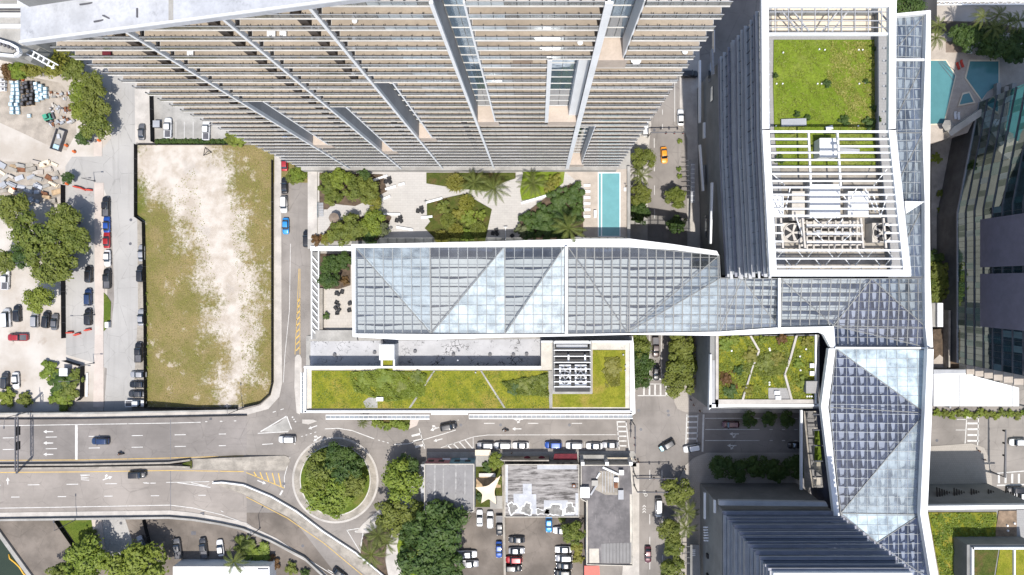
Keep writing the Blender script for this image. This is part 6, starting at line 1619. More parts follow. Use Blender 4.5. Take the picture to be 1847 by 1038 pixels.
def ball_mesh(seed, mat):        # spiky rosette shrub: blades radiating from the middle
    rn = random.Random(seed); m = MB()
    for i in range(330):
        a = rn.uniform(0, 2 * math.pi); el = rn.uniform(0.05, 1.5); d = Vector((math.cos(a) * math.cos(el), math.sin(a) * math.cos(el), math.sin(el) * 0.8))
        sd = d.cross(Vector((0, 0, 1)))
        if sd.length < .01: continue
        sd = sd.normalized() * 0.035; L = rn.uniform(0.75, 1.05)
        m.add([d * .25 - sd, d * .25 + sd, d * L + sd * .2 - Vector((0, 0, .08)), d * L - sd * .2 - Vector((0, 0, .08))], [(0, 1, 2, 3)])
    for i in range(420):
        a = rn.uniform(0, 2 * math.pi); r = math.sqrt(rn.random()) * .72; z = .55 * math.sqrt(max(0, 1 - r * r)); c = Vector((r * math.cos(a), r * math.sin(a), z + rn.uniform(-.1, .1))); nr = Vector((rn.uniform(-.8, .8), rn.uniform(-.8, .8), 1)).normalized(); ax = nr.cross(Vector((rn.uniform(-1, 1), rn.uniform(-1, 1), .2))).normalized(); ay = nr.cross(ax)
        m.add([c - ax * .12, c + ay * .04, c + ax * .12, c - ay * .04], [(0, 1, 2, 3)])
    return m.mesh('foliage', mat)
CR['ball'] = [ball_mesh(3, M['leaf_yellow']), ball_mesh(8, M['leaf'])]
trunk_me = MB()
trunk_me.tube([(0, 0, 0), (.02, .01, .25), (0, 0, .5), (.02, 0, .72)], [.055, .042, .034, .024], 8)
for k in range(5):
    a = k * 1.257 + .3; trunk_me.tube([(0, 0, .42 + .04 * k), (.16 * math.cos(a), .16 * math.sin(a), .62 + .03 * k), (.34 * math.cos(a), .34 * math.sin(a), .76)], [.024, .016, .008], 6)
TRUNK = trunk_me.mesh('trunk', M['bark'])
def palm_mesh(seed, nf=20, drop=0.45):
    rn = random.Random(seed); m = MB()
    for i in range(nf):
        a = 2 * math.pi * i / nf + rn.uniform(-.18, .18); L = rn.uniform(.85, 1.08); up = rn.uniform(.05, .55); dr = drop * rn.uniform(.7, 1.35)
        pts = []
        for s in range(9):
            u = s / 8; r = L * u * (1 - .10 * u); z = up * math.sin(u * 1.9) - dr * u * u
            pts.append(Vector((r * math.cos(a), r * math.sin(a), z)))
        m.tube(pts, [.012 * (1 - u / 9) + .003 for u in range(9)], 4, cap=False)
        for s in range(1, 24):
            u = s / 24; f = u * 8; j = min(7, int(f)); p = pts[j].lerp(pts[j + 1], f - j); d = (pts[j + 1] - pts[j]).normalized()
            sd = Vector((-math.sin(a), math.cos(a), 0)); ll = .135 * math.sin(math.pi * (u * .86 + .1)) * rn.uniform(.8, 1.1)
            for sg in (-1, 1):
                t = p + (sd * sg * .85 + d * .55 - Vector((0, 0, .42 + rn.uniform(0, .2)))) * ll
                m.add([p - d * .013, p + d * .02, t + d * .006, t - d * .006], [(0, 1, 2, 3)])
    return m.mesh('fronds', M['palm'])
PALM = [palm_mesh(2, 12, .5), palm_mesh(5, 13, .6)]
ptr = MB(); ptr.tube([(0, 0, 0), (.01, 0, .3), (.03, .01, .7), (.03, .01, 1)], [.032, .022, .019, .022], 8)
PTR = ptr.mesh('trunk', M['palm_bark'])
prn = random.Random(77)
def tree(x, y, dpx, h, label, kind='leaf', z0=0.0, grp=None, name='tree'):
    zc = z0 + h * 0.72
    c = P(x, y, zc); r = dpx / 2 * (CAM_H - zc) / FPX
    t = thing(name, label, 'tree', (c.x, c.y, z0), prn.uniform(0, 6.28), grp)
    k = prn.randrange(3)
    inst('trunk', TRUNK, t, scale=(h * .8, h * .8, h))
    inst('crown', CR[kind][k], t, (0, 0, h * 0.68), (0, 0, prn.uniform(0, 6)), (r * 1.08, r * 1.08, max(r * .95, h * .3)))
    return t
def palm(x, y, dpx, h, label, z0=0.0, grp=None):
    c = P(x, y, z0 + h); r = dpx / 2 * (CAM_H - z0 - h) / FPX
    t = thing('palm_tree', label, 'palm tree', (c.x, c.y, z0), prn.uniform(0, 6.28), grp)
    inst('trunk', PTR, t, scale=(8, 8, h)); inst('fronds', PALM[prn.randrange(2)], t, (.24, .08, h), scale=(r * 1.1,) * 3)
def shrub(x, y, dpx, label, kind='leaf_s', z0=0.0, h=1.0, grp=None, name='shrub'):
    c = P(x, y, z0 + h * .6); r = dpx / 2 * (CAM_H - z0) / FPX
    t = thing(name, label, 'shrub', (c.x, c.y, z0), prn.uniform(0, 6.28), grp)
    ms = CR[kind]
    inst('foliage', ms[prn.randrange(len(ms))], t, (0, 0, h * (.05 if kind == 'ball' else .45)), (0, 0, prn.uniform(0, 6)), (r * 1.08, r * 1.08, h if kind != 'ball' else r))
    MB().tube([(0, 0, 0), (0, 0, h * .5)], [.08, .05], 6).build('stem', M['bark'], t, local=True)
G = 'trees in the storage yard'
for a in ((22, 378, 62, 9, 'broad yard tree at the left edge below the timber stacks', 'leaf'), (62, 425, 84, 11, 'largest spreading tree in the middle of the storage yard', 'leaf'), (112, 398, 62, 10, 'yard tree reaching the fence beside the concrete drive', 'leaf'),
          (130, 432, 62, 9, 'yard tree overhanging the concrete drive', 'leaf'), (95, 478, 80, 10, 'wide yard tree above the row of parked cars', 'leaf'), (35, 462, 46, 8, 'smaller yard tree beside the sandy gap', 'dark'), (68, 540, 52, 8, 'low tree directly over the parked black cars', 'bright'),
          (8, 470, 44, 8, 'yard tree cut by the left edge of the picture', 'leaf')): tree(*a, grp=G)
G = 'hedge trees along the yard wall'
for a in ((62, 118, 44, 7, 'yellowish tree above the blue wrapped pallets', 'yellow'), (100, 112, 56, 8, 'yellow green tree at the foot of the tower crown', 'yellow'), (36, 128, 38, 6, 'small tree at the left end of the hedge line', 'bright'), (132, 122, 48, 8, 'tree between the hedge line and the tower balconies', 'leaf'),
          (165, 150, 44, 8, 'top tree of the tall hedge by the pale road', 'leaf'), (172, 186, 56, 8, 'second tree of the tall hedge by the pale road', 'leaf'), (170, 226, 56, 8, 'third tree of the tall hedge by the pale road', 'leaf'), (146, 200, 40, 7, 'inner bright tree of the tall hedge', 'bright'), (150, 250, 30, 5, 'small tree at the foot of the tall hedge', 'dark'), (142, 165, 42, 7, 'upper inner bright tree of the tall hedge', 'bright')): tree(*a, grp=G)
for a in ((121, 322, 24, 4, 'small bush tree at the yard gate by the orange barrier', 'dark'), (20, 130, 36, 5, 'dim brownish tree at the left edge above the sacks', 'red')): tree(*a)
for i, (x, y, d, k, lb) in enumerate(((88, 668, 38, 'bright_s', 'left bush of the overgrown yard corner'), (108, 690, 46, 'dark_s', 'dark bush around the small white shed'), (122, 705, 40, 'leaf_s', 'lower bush of the overgrown yard corner'), (138, 680, 30, 'leaf_s', 'right bush of the overgrown yard corner by the fence'),
       (110, 720, 44, 'bright_s', 'bottom bush of the overgrown yard corner'), (12, 716, 36, 'bright_s', 'bush at the left edge beside the bridge'), (45, 722, 30, 'leaf_s', 'bush below the two lone parked cars'), (430, 250, 34, 'bright_s', 'bright bush at the right end of the long hedge'), (415, 250, 24, 'leaf_s', 'bush beside the white pickup and hedge'))):
    shrub(x, y, d, lb, k, 0, 1.8)
for i in range(14): shrub(284 + i * 10, 256, 12, f'clipped hedge plant behind the north parking lot, {ORD[i]} from the left', 'dark_s', 0, 0.9, 'hedge behind the north parking lot', 'hedge_plant')
for i in range(11): shrub(262.5 + (i % 2), 530 + i * 19, 7, f'weedy tuft at the west fence of the vacant lot, {ORD[i]} from the top', 'bright_s', 0, 0.5, 'weeds along the vacant lot fence', 'weed_tuft')
for a in ((160, 1016, 90, 8, 'left big tree at the bottom beside the canal lot', 'bright'), (245, 1026, 104, 9, 'right big tree at the bottom below the parked silver car', 'bright'), (112, 1040, 60, 7, 'half hidden tree at the bottom left edge', 'leaf')): tree(*a, grp='trees at the lower left')
shrub(163, 968, 26, 'bush with red flowers on the grass wedge', 'leaf_s', 0, 1.2)
for a in ((440, 985, 40, 'upper shrub beside the curved ramp parapet', 'leaf_s'), (465, 1000, 50, 'large shrub beside the curved ramp parapet', 'bright_s'), (490, 1018, 30, 'reddish shrub beside the white roof', 'red_s'), (525, 1025, 26, 'small shrub right of the white roof', 'leaf_s'), (550, 1036, 20, 'last small shrub along the ramp foot', 'dark_s')): shrub(a[0], a[1], a[2], a[3], a[4], 0, 1.6)
palm(421, 1012, 56, 6, 'palm beside the white roof at the bottom left')
G = 'trees on the roundabout'
for x, y, d, k, lb in ((585, 850, 72, 'leaf', 'upper left tree on the roundabout island'), (622, 842, 66, 'dark', 'upper right dark tree on the roundabout island'), (598, 893, 84, 'bright', 'lower tree on the roundabout island'), (636, 872, 54, 'leaf', 'right tree on the roundabout island'), (570, 882, 58, 'bright', 'left tree on the roundabout island'), (606, 826, 52, 'dark', 'topmost shaded tree on the roundabout island')): tree(x, y, d, 6.5, lb, k, grp=G)
for a in ((724, 868, 74, 10, 'round yellow-green tree right of the roundabout', 'bright'), (708, 930, 72, 8, 'loose tree between roundabout and palms', 'leaf'), (733, 845, 50, 8, 'dark tree at the pavement corner above the round tree', 'dark'), (745, 925, 46, 7, 'small tree beside the grey roof building', 'leaf'),
          (790, 955, 106, 12, 'huge dark tree over the parking lot, upper part', 'dark'), (764, 1000, 96, 11, 'dark tree on the lawn left of the white pickup', 'dark'), (800, 1020, 84, 11, 'dark tree at the bottom edge beside the lot', 'dark'), (745, 965, 56, 9, 'dark tree at the top of the lawn', 'dark')): tree(*a)
palm(684, 966, 62, 7, 'upper palm at the roundabout exit', grp='palms at the roundabout exit'); palm(670, 1002, 62, 7, 'lower palm at the roundabout exit', grp='palms at the roundabout exit'); palm(697, 978, 48, 6, 'right palm at the roundabout exit', grp='palms at the roundabout exit')
for i in range(6): shrub(676 + i * 11, 764 + (i % 3) * 3, 16, f'leafy plant in the kerbside bed by the glass canopy, {ORD[i]} from the left', 'bright_s', .16, .8, 'plants in the kerbside bed')
palm(656, 763, 26, 2.5, 'little palm at the tip of the kerbside bed')
tree(894, 832, 30, 5, 'fresh green little tree at the cafe garden gate', 'bright'); shrub(880, 843, 22, 'dark shrub in the cafe garden', 'dark_s', .05, 1.2); shrub(866, 898, 20, 'shrub under the shade sail edge', 'dark_s', .05, .8); shrub(906, 868, 18, 'shrub against the cafe garden wall', 'leaf_s', .05, 1)
tree(1036, 962, 46, 6, 'tree in the corner of the bar parking lot', 'leaf'); shrub(1040, 990, 24, 'yellowish shrub along the dark roofed building', 'yellow_s', 0, 1.2); shrub(1044, 1008, 22, 'lower yellowish shrub along the dark roofed building', 'yellow_s', 0, 1.2); shrub(1014, 937, 14, 'weed by the white roof edge of the lot', 'leaf_s', 0, .6)
for a in ((1153, 622, 48, 9, 'top street tree against the mall corner fin', 'leaf'), (1152, 652, 52, 9, 'middle street tree against the mall corner fin', 'dark'), (1152, 682, 46, 9, 'bottom street tree against the mall corner fin', 'dark'), (1229, 622, 50, 9, 'top street tree beside the planted roof block', 'leaf'),
          (1228, 660, 66, 9, 'big street tree beside the planted roof block', 'leaf'), (1224, 692, 56, 9, 'street tree nearest the crossing, beside the planted roof block', 'leaf'), (1222, 888, 56, 8, 'street tree just south of the crossing', 'leaf'), (1208, 958, 44, 8, 'street tree beside the white van', 'leaf'), (1216, 985, 40, 8, 'street tree above the blue grey canopy', 'leaf'),
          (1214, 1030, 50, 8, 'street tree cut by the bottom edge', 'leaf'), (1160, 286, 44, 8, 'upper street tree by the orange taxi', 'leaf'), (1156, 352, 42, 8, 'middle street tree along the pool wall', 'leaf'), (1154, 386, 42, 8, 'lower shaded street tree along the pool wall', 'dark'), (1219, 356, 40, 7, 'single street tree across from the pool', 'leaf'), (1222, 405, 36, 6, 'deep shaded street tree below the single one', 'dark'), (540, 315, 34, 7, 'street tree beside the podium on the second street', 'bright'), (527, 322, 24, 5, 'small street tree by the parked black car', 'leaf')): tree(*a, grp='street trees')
palm(1238, 922, 56, 7, 'upper palm among the street trees at the bottom', grp='street palms'); palm(1238, 953, 52, 7, 'lower palm among the street trees at the bottom', grp='street palms'); palm(1156, 318, 46, 7, 'palm in the tree row along the pool wall', grp='street palms')
for i, (x, y) in enumerate(((1226, 255), (1225, 305), (1226, 318))): shrub(x, y, 10, ['kerb planter shrub by the orange taxi', 'kerb planter shrub in the middle of the east pavement', 'kerb planter shrub near the single street tree'][i], 'bright_s', .12, .7)
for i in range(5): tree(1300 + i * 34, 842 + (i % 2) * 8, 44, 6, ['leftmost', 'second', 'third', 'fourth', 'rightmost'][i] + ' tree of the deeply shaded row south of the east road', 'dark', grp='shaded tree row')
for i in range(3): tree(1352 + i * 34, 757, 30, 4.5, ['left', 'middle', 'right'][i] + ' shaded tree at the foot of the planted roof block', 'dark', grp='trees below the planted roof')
# podium gardens
zp = ZP + .28
G = 'podium garden trees'
for x, y, d, h, k, lb in ((592, 330, 40, 4, 'leaf', 'leftmost tree of the upper left podium bed'), (612, 322, 40, 4.5, 'bright', 'bright fan-leaved tree of the upper left podium bed'), (640, 338, 46, 4, 'leaf', 'middle tree of the upper left podium bed'), (665, 345, 44, 4, 'leaf', 'right tree of the upper left podium bed'), (655, 316, 26, 3.5, 'dark', 'dark round tree against the tower base'),
        (600, 355, 34, 3.5, 'leaf', 'lower left tree of the upper podium bed'), (672, 362, 36, 3.5, 'yellow', 'loose lowest tree of the upper podium bed'), (612, 422, 44, 4, 'leaf', 'left tree of the lower podium bed'), (640, 410, 50, 4, 'leaf', 'middle tree of the lower podium bed'), (672, 402, 48, 4, 'bright', 'right tree of the lower podium bed'), (690, 415, 30, 3, 'grey', 'silvery tree at the right tip of the lower podium bed'), (668, 428, 30, 3, 'dark', 'dark small tree beside the glass roof edge'), (590, 432, 24, 3, 'yellow', 'yellow tree at the lower podium corner')): tree(x, y, d, h, lb, k, zp, G)
for x, y, d, k, lb in ((842, 366, 36, 'ball', 'upper spiky rosette of the central bed'), (808, 398, 34, 'ball', 'left spiky rosette of the central bed'), (862, 414, 36, 'ball', 'right spiky rosette of the central bed'), (822, 416, 34, 'ball', 'lower middle spiky rosette of the central bed'), (796, 428, 32, 'ball', 'lowest spiky rosette hanging over the glass roof edge'), (822, 330, 40, 'ball', 'spiky rosette left of the palm pair'),
        (846, 394, 30, 'bright_s', 'broad-leaved plant in the middle of the central bed'), (866, 388, 22, 'bright_s', 'bright plant at the right of the central bed'), (828, 384, 24, 'yellow_s', 'yellowish plant in the central bed'), (800, 374, 26, 'leaf_s', 'shrub at the upper left of the central bed'), (842, 424, 26, 'bright_s', 'bright low plant between the rosettes'), (572, 432, 24, 'red_s', 'reddish shrub at the podium corner'),
        (1034, 350, 44, 'dark_s', 'top of the big rounded hedge by the pool'), (1008, 362, 50, 'dark_s', 'upper left part of the big rounded hedge'), (1038, 385, 40, 'dark_s', 'right part of the big rounded hedge'), (1010, 392, 54, 'dark_s', 'middle part of the big rounded hedge'), (978, 388, 46, 'dark_s', 'left part of the big rounded hedge'), (985, 412, 46, 'dark_s', 'lower left part of the big rounded hedge'), (1012, 418, 40, 'dark_s', 'lower part of the big rounded hedge'), (952, 398, 36, 'dark_s', 'left tip of the big rounded hedge'), (942, 416, 30, 'grey_s', 'pale plant at the hedge foot'), (958, 422, 28, 'dark_s', 'dark plant at the hedge foot'),
        (1000, 325, 26, 'yellow_s', 'yellow ground shrub beside the single palm'), (990, 338, 22, 'yellow_s', 'lower yellow ground shrub beside the single palm')): shrub(x, y, d, lb, k, zp, 2.0 if 'hedge' in lb else 1.5, 'podium garden shrubs')
palm(858, 329, 62, 6, 'left palm of the pair on the plaza', zp, 'plaza palms'); palm(891, 343, 62, 6, 'right palm of the pair on the plaza', zp, 'plaza palms'); palm(963, 331, 62, 6, 'single palm in the triangular plaza bed', zp, 'plaza palms'); palm(1024, 411, 70, 7.5, 'palm leaning over the glass roof edge beside the hedge', zp, 'plaza palms')
for x, y, d, lb in ((596, 478, 38, 'upper dark tree on the dining terrace'), (592, 503, 40, 'lower dark tree on the dining terrace'), (620, 472, 34, 'dark tree of the terrace beside the glass roof')): tree(x, y, d, 5, lb, 'dark', 17.1, 'terrace trees')
shrub(622, 507, 18, 'reddish terrace shrub beside the glass roof', 'red_s', 17.3, 1); shrub(588, 570, 14, 'small dark terrace plant by the lower wall', 'dark_s', 17.3, .8)
# right edge
for x, y, d, h, k, lb in ((1692, 492, 48, 7, 'leaf', 'upper tree right of the glass roof corner'), (1694, 520, 46, 7, 'leaf', 'middle tree right of the glass roof corner'), (1688, 466, 32, 6, 'dark', 'small tree right of the glass roof'), (1690, 540, 32, 6, 'leaf', 'lower tree right of the glass roof corner'), (1765, 72, 60, 6, 'dark', 'dark tree left of the pool palms'), (1735, 62, 44, 5, 'dark', 'dark low tree by the parking deck'), (1800, 78, 60, 6, 'dark', 'dark tree above the right angular pool'), (1832, 96, 46, 6, 'dark', 'dark tree at the right edge by the pools'), (1840, 70, 40, 6, 'dark', 'upper dark tree at the right edge')): tree(x, y, d, h, lb, k, 10 if y < 110 else 0)
palm(1692, 44, 46, 6, 'upper yellowish palm above the glass roof arm', 10); palm(1690, 68, 50, 6, 'lower yellowish palm above the glass roof arm', 10)
for i, (x, y) in enumerate(((1772, 32), (1800, 26), (1818, 38), (1790, 50), (1838, 36))): palm(x, y, 46, 8, ['leftmost', 'second', 'third', 'low middle', 'rightmost'][i] + ' palm of the dark clump at the top right', 10, 'palms at the top right')
tree(1640, 12, 60, 8, 'dark tree peeking above the glass roof arm', 'dark', 8)
shrub(1690, 286, 22, 'lit shrub on the narrow strip right of the glass roof', 'bright_s', 3, 1.2); shrub(1697, 350, 16, 'upper strip shrub right of the glass roof', 'leaf_s', .1, 1); shrub(1697, 380, 16, 'lower strip shrub right of the glass roof', 'leaf_s', .1, 1)
for i in range(13): shrub(1692 + i * 13, 745 + (i % 3) * 2.5, 17, f'hedge plant below the white canopy, {ORD[i]} from the left', 'leaf_s' if i % 2 else 'bright_s', .02, 1.1, 'hedge below the white canopy', 'hedge_plant')
# plants on the roofs
def cover(name, label, poly, z, n, size, mat, seed, h=0.35):
    """uncountable low growth: leaf faces scattered in a patch"""
    rn = random.Random(seed); m = MB(); pts = pz(poly, z); xs = [p.x for p in pts]; ys = [p.y for p in pts]
    def inside(x, y):
        c = False; j = len(pts) - 1
        for i in range(len(pts)):
            if (pts[i].y > y) != (pts[j].y > y) and x < (pts[j].x - pts[i].x) * (y - pts[i].y) / (pts[j].y - pts[i].y) + pts[i].x: c = not c
            j = i
        return c
    k = 0
    ph = rn.uniform(0, 9)
    while k < n:
        x, y = rn.uniform(min(xs), max(xs)), rn.uniform(min(ys), max(ys)); k += 1
        if not inside(x, y): continue
        d = math.sin(x * .9 + ph) * math.sin(y * 1.1 + ph * 2) + .5 * math.sin(x * 2.3 + y * 1.7)
        if d < rn.uniform(-1.3, .5): continue
        c = Vector((x, y, z + h * (.35 + .65 * max(0, d)) * rn.uniform(.4, 1)))
        nr = Vector((rn.uniform(-.8, .8), rn.uniform(-.8, .8), 1)).normalized(); ax = nr.cross(Vector((rn.uniform(-1, 1), rn.uniform(-1, 1), .1))).normalized(); ay = nr.cross(ax); L = size * rn.uniform(.6, 1.4)
        m.add([c - ax * L, c + ay * L * .6, c + ax * L, c - ay * L * .6], [(0, 1, 2, 3)])
    tag(m.build(name, M[mat]), label, 'ground cover', kind='stuff')
cover('sedum_growth', 'rank green growth on the left of the long sedum roof', [(630, 672), (690, 668), (770, 675), (765, 715), (700, 725), (640, 705)], 22, 12000, .26, 'leaf_bright', 1, 1.0)
cover('sedum_growth', 'dark wedge of growth before the fan well on the sedum roof', [(905, 690), (988, 674), (990, 715), (930, 712)], 22, 6000, .24, 'leaf', 2, 1.0)
cover('sedum_growth', 'dry bushy growth on the sedum roof by the corner', [(1090, 645), (1118, 645), (1118, 695), (1092, 700)], 22, 2500, .22, 'leaf_yellow', 3, .5)
cover('sedum_growth', 'thin low growth over the whole long sedum roof', [(563, 670), (990, 670), (990, 736), (563, 736)], 22, 9000, .14, 'leaf_bright', 4, .15)
cover('roof_weeds', 'dry tufted weeds on the right of the office roof garden', [(1500, 75), (1580, 75), (1580, 234), (1530, 234), (1520, 180), (1490, 150)], 54.85, 6000, .18, 'straw', 5, .3)
cover('roof_weeds', 'fine green growth over the office roof garden', [(1397, 74), (1580, 74), (1580, 298), (1405, 298)], 54.85, 9000, .16, 'leaf_bright', 6, .2)
cover('roof_shrubbery', 'mixed low shrubbery on the crooked-path roof garden', [(1298, 608), (1469, 608), (1469, 719), (1432, 719), (1418, 700), (1386, 700), (1386, 719), (1298, 719)], 21.7, 9000, .24, 'leaf_bright', 7, .5)
cover('roof_shrubbery', 'dark shrubbery in the middle of the crooked-path roof garden', [(1340, 640), (1420, 632), (1420, 675), (1360, 680), (1335, 665)], 21.7, 4000, .24, 'leaf', 8, .9)
cover('roof_shrubbery', 'reddish growth in the lower left of the crooked-path roof garden', [(1298, 670), (1325, 668), (1330, 700), (1300, 710)], 21.7, 1600, .22, 'leaf_red', 9, .4)
cover('roof_growth', 'thick overgrown sedum on the lower right roof', [(1677, 927), (1796, 927), (1793, 984), (1735, 990), (1735, 1038), (1695, 1038)], 20.3, 8000, .24, 'leaf_bright', 10, .5)
cover('lot_weeds', 'scattered dry weeds over the vacant lot grass', [(250, 400), (350, 300), (400, 560), (390, 720), (266, 730), (264, 405)], .02, 5000, .15, 'straw', 11, .18)
cover('lot_weeds', 'scattered weeds on the right of the vacant lot', [(400, 265), (490, 265), (490, 690), (440, 720), (430, 520)], .02, 5000, .15, 'straw', 12, .18)
for i, (x, y, d) in enumerate(((1492, 151, 16), (1563, 147, 11), (1399, 136, 11), (1578, 195, 14), (1524, 218, 22), (1568, 222, 26), (1438, 206, 13), (1457, 212, 12), (1578, 88, 8), (1408, 288, 20), (1585, 216, 12))):
    shrub(x, y, d, ['dark bush in the middle of the office roof grass', 'small bush right of the middle on the office roof', 'bush on the left margin of the office roof grass', 'bush on the right margin of the office roof grass', 'bush cluster left of the lower right corner of the roof grass', 'biggest bush cluster in the lower right of the roof grass', 'bush behind the long grey trough', 'bush right of the long grey trough', 'tiny bush at the top right of the roof grass', 'bush under the first roof beams', 'bush at the margin beside the biggest cluster'][i], 'dark_s', 54.85, .9)

for i, (x, y, d, k, lb) in enumerate(((1310, 622, 26, 'bright_s', 'bright bush in the upper left of the crooked-path roof garden'), (1325, 612, 20, 'bright_s', 'bright bush at the upper edge of the crooked-path roof garden'), (1355, 640, 30, 'yellow_s', 'yellowish bush left of the middle path'), (1382, 655, 34, 'leaf_s', 'big dark bush in the centre of the crooked-path roof garden'), (1402, 648, 26, 'yellow_s', 'yellowish bush right of the centre of that roof garden'), (1332, 668, 20, 'dark_s', 'small dark bush left of centre of that roof garden'), (1318, 706, 26, 'dark_s', 'dark bush in the lower left corner of that roof garden'), (1375, 615, 18, 'bright_s', 'bright bush between the two path tops'), (1410, 612, 22, 'red_s', 'reddish bush near the top of the right path'), (1457, 618, 22, 'yellow_s', 'bush in the upper right corner of that roof garden'), (1440, 655, 22, 'bright_s', 'bright bush right of the crooked path'), (1450, 690, 26, 'bright_s', 'bright bush above the grey flat hut'), (1350, 705, 22, 'yellow_s', 'yellowish bush by the lower end of the left path'), (1310, 685, 22, 'red_s', 'rusty red bush in the lower left of that roof garden'))):
    shrub(x, y, d, lb, k, 21.7, 1.0, 'bushes on the crooked-path roof')
for i, (x, y, d, k, lb) in enumerate(((655, 690, 34, 'bright_s', 'leftmost tall clump on the long sedum roof'), (690, 684, 38, 'bright_s', 'second tall clump on the long sedum roof'), (722, 690, 36, 'leaf_s', 'third tall clump on the long sedum roof'), (752, 682, 26, 'leaf_s', 'fourth tall clump on the long sedum roof'), (950, 695, 36, 'leaf_s', 'clump left of the fan well on the sedum roof'), (975, 690, 26, 'leaf_s', 'clump right beside the fan well on the sedum roof'), (925, 702, 24, 'dark_s', 'small dark clump towards the fan well'), (1105, 665, 34, 'yellow_s', 'dry clump on the corner sedum bed'))):
    shrub(x, y, d, lb, k, 22, .55, 'clumps on the long sedum roof')
# ================================================================== VEHICLES
M['tyre'] = mvar('tyre_rubber', (0.012, 0.012, 0.012), .2, 2, 8)
M['rim'] = mvar('alloy_rim', (0.25, 0.25, 0.26), .1, 2, 8, rough=.35, metal=.6)
M['car_glass'] = m_mirror('car_window_glass', (0.01, 0.012, 0.014), .03, .12)
def lampmat(name, c):
    t = NT(name); return t.done(c, .2, 0, .6)
M['headlamp'] = lampmat('headlamp_lens', (.35, .36, .38)); M['taillamp'] = lampmat('taillamp_lens', (.3, .01, .01))
def paint(name, c, metal=0.15):
    t = NT(name); t.b.inputs['Coat Weight'].default_value = .7; t.b.inputs['Coat Roughness'].default_value = .06
    col = t.mix(t.ramp(t.noise(t.pos(local=True), 3, 3), .3, .7, 0, .12), c, tuple(x * .8 for x in c))
    return t.done(col, .38, metal, .5)
CC = {'black': paint('black_paint', (.010, .010, .012)), 'charcoal': paint('charcoal_paint', (.035, .036, .04)), 'grey': paint('grey_paint', (.11, .11, .115)), 'silver': paint('silver_paint', (.32, .32, .33), .3), 'white': paint('white_paint', (.62, .62, .62), 0),
      'blue': paint('blue_paint', (.012, .06, .28)), 'sky': paint('bright_blue_paint', (.02, .22, .55)), 'navy': paint('navy_paint', (.012, .03, .085)), 'red': paint('red_paint', (.30, .015, .02)), 'maroon': paint('maroon_paint', (.075, .012, .02)), 'orange': paint('taxi_orange_paint', (.72, .27, .01), 0), 'brown': paint('brown_paint', (.06, .04, .035)), 'cyan': paint('pale_cyan_paint', (.10, .38, .45), 0)}
def loft(m, st, n=4, mi=0):
    """hull through rounded cross-sections (x, half width at sill, half width of the top, z0, z1)"""
    vs = []; K = 12
    for x, wb, wt, z0, z1 in st:
        H = z1 - z0
        half = [(wb * .94, z0), (wb, z0 + H * .3), (wb * .985, z0 + H * .62), (wb * .5 + wt * .5, z0 + H * .86), (wt * .96, z0 + H * .965), (wt * .45, z1)]
        vs += [(x, -a, z) for a, z in half] + [(x, a, z) for a, z in half[::-1]]
    fs = []
    for i in range(len(st) - 1):
        for k in range(K): fs.append((i * K + k, (i + 1) * K + k, (i + 1) * K + (k + 1) % K, i * K + (k + 1) % K))
    fs.append(tuple(range(K))); fs.append(tuple(range(len(st) * K - 1, len(st) * K - K - 1, -1)))
    return m.add(vs, fs, mi)
def car_meshes(L, Wd, hood, cab0, cab1, deckz, roofz, typ):
    """front at +x. Returns shared part meshes"""
    h = L / 2; w = Wd / 2; d = {}
    z0 = .28
    b = MB()
    loft(b, [(-h, w * .6, w * .5, .44, deckz - .2), (-h + .06, w * .78, w * .66, .38, deckz - .1), (-h + .2, w * .91, w * .78, .32, deckz - .04), (-h + .55, w * .985, w * .86, z0, deckz), (cab0, w, w * .88, z0, deckz + .02), (0, w, w * .88, z0, deckz + .02), (cab1, w, w * .86, z0, deckz),
             (h - hood * .5, w * .985, w * .82, z0, deckz - .05), (h - .45, w * .95, w * .76, z0, deckz - .12), (h - .2, w * .86, w * .66, .32, deckz - .2), (h - .06, w * .72, w * .54, .38, deckz - .27), (h, w * .52, w * .4, .44, deckz - .34)])
    d['body'] = b
    g = MB(); fr, rr = (.72, .55) if typ == 'sedan' else ((.6, .28) if typ in ('suv', 'van') else (.6, .12))
    loft(g, [(cab0 - .0, w * .82, w * .80, deckz - .02, deckz + .03), (cab0 + rr, w * .86, w * .68, deckz - .02, roofz - .03), (cab1 - fr, w * .87, w * .7, deckz - .02, roofz - .02), (cab1, w * .82, w * .78, deckz - .03, deckz + .02)])
    d['windows'] = g
    r = MB(); loft(r, [(cab0 + rr - .02, w * .66, w * .6, roofz - .05, roofz), (cab0 + rr + .25, w * .72, w * .64, roofz - .06, roofz + .035), (cab1 - fr - .2, w * .73, w * .65, roofz - .06, roofz + .035), (cab1 - fr + .02, w * .68, w * .6, roofz - .05, roofz)])
    d['roof'] = r
    if typ == 'pickup':
        bd = MB(); bd.box(-h + .16, cab0 - .05, -w * .76, w * .76, deckz - .1, deckz + .028); d['cargo_bed'] = bd
        rl = MB()
        for s in (-1, 1): rl.box(-h + .1, cab0, s * w * .9 - .07, s * w * .9 + .07, deckz - .05, deckz + .12)
        rl.box(-h + .05, -h + .18, -w * .85, w * .85, deckz - .08, deckz + .12); d['bed_rails'] = rl
    out = {k: v.mesh(k, {'body': M['black'], 'windows': M['car_glass'], 'roof': M['black'], 'cargo_bed': M['black'], 'bed_rails': M['black']}[k]) for k, v in d.items()}
    for k in ('body', 'windows', 'roof'): out[k].polygons.foreach_set('use_smooth', [True] * len(out[k].polygons))
    hl = MB().box(-.1, .1, -.13, .13, -.05, .05).mesh('headlight', M['headlamp']); tl = MB().box(-.05, .05, -.13, .13, -.07, .07).mesh('taillight', M['taillamp'])
    out['_'] = (h, w, deckz, hood, hl, tl, cab0, cab1)
    return out
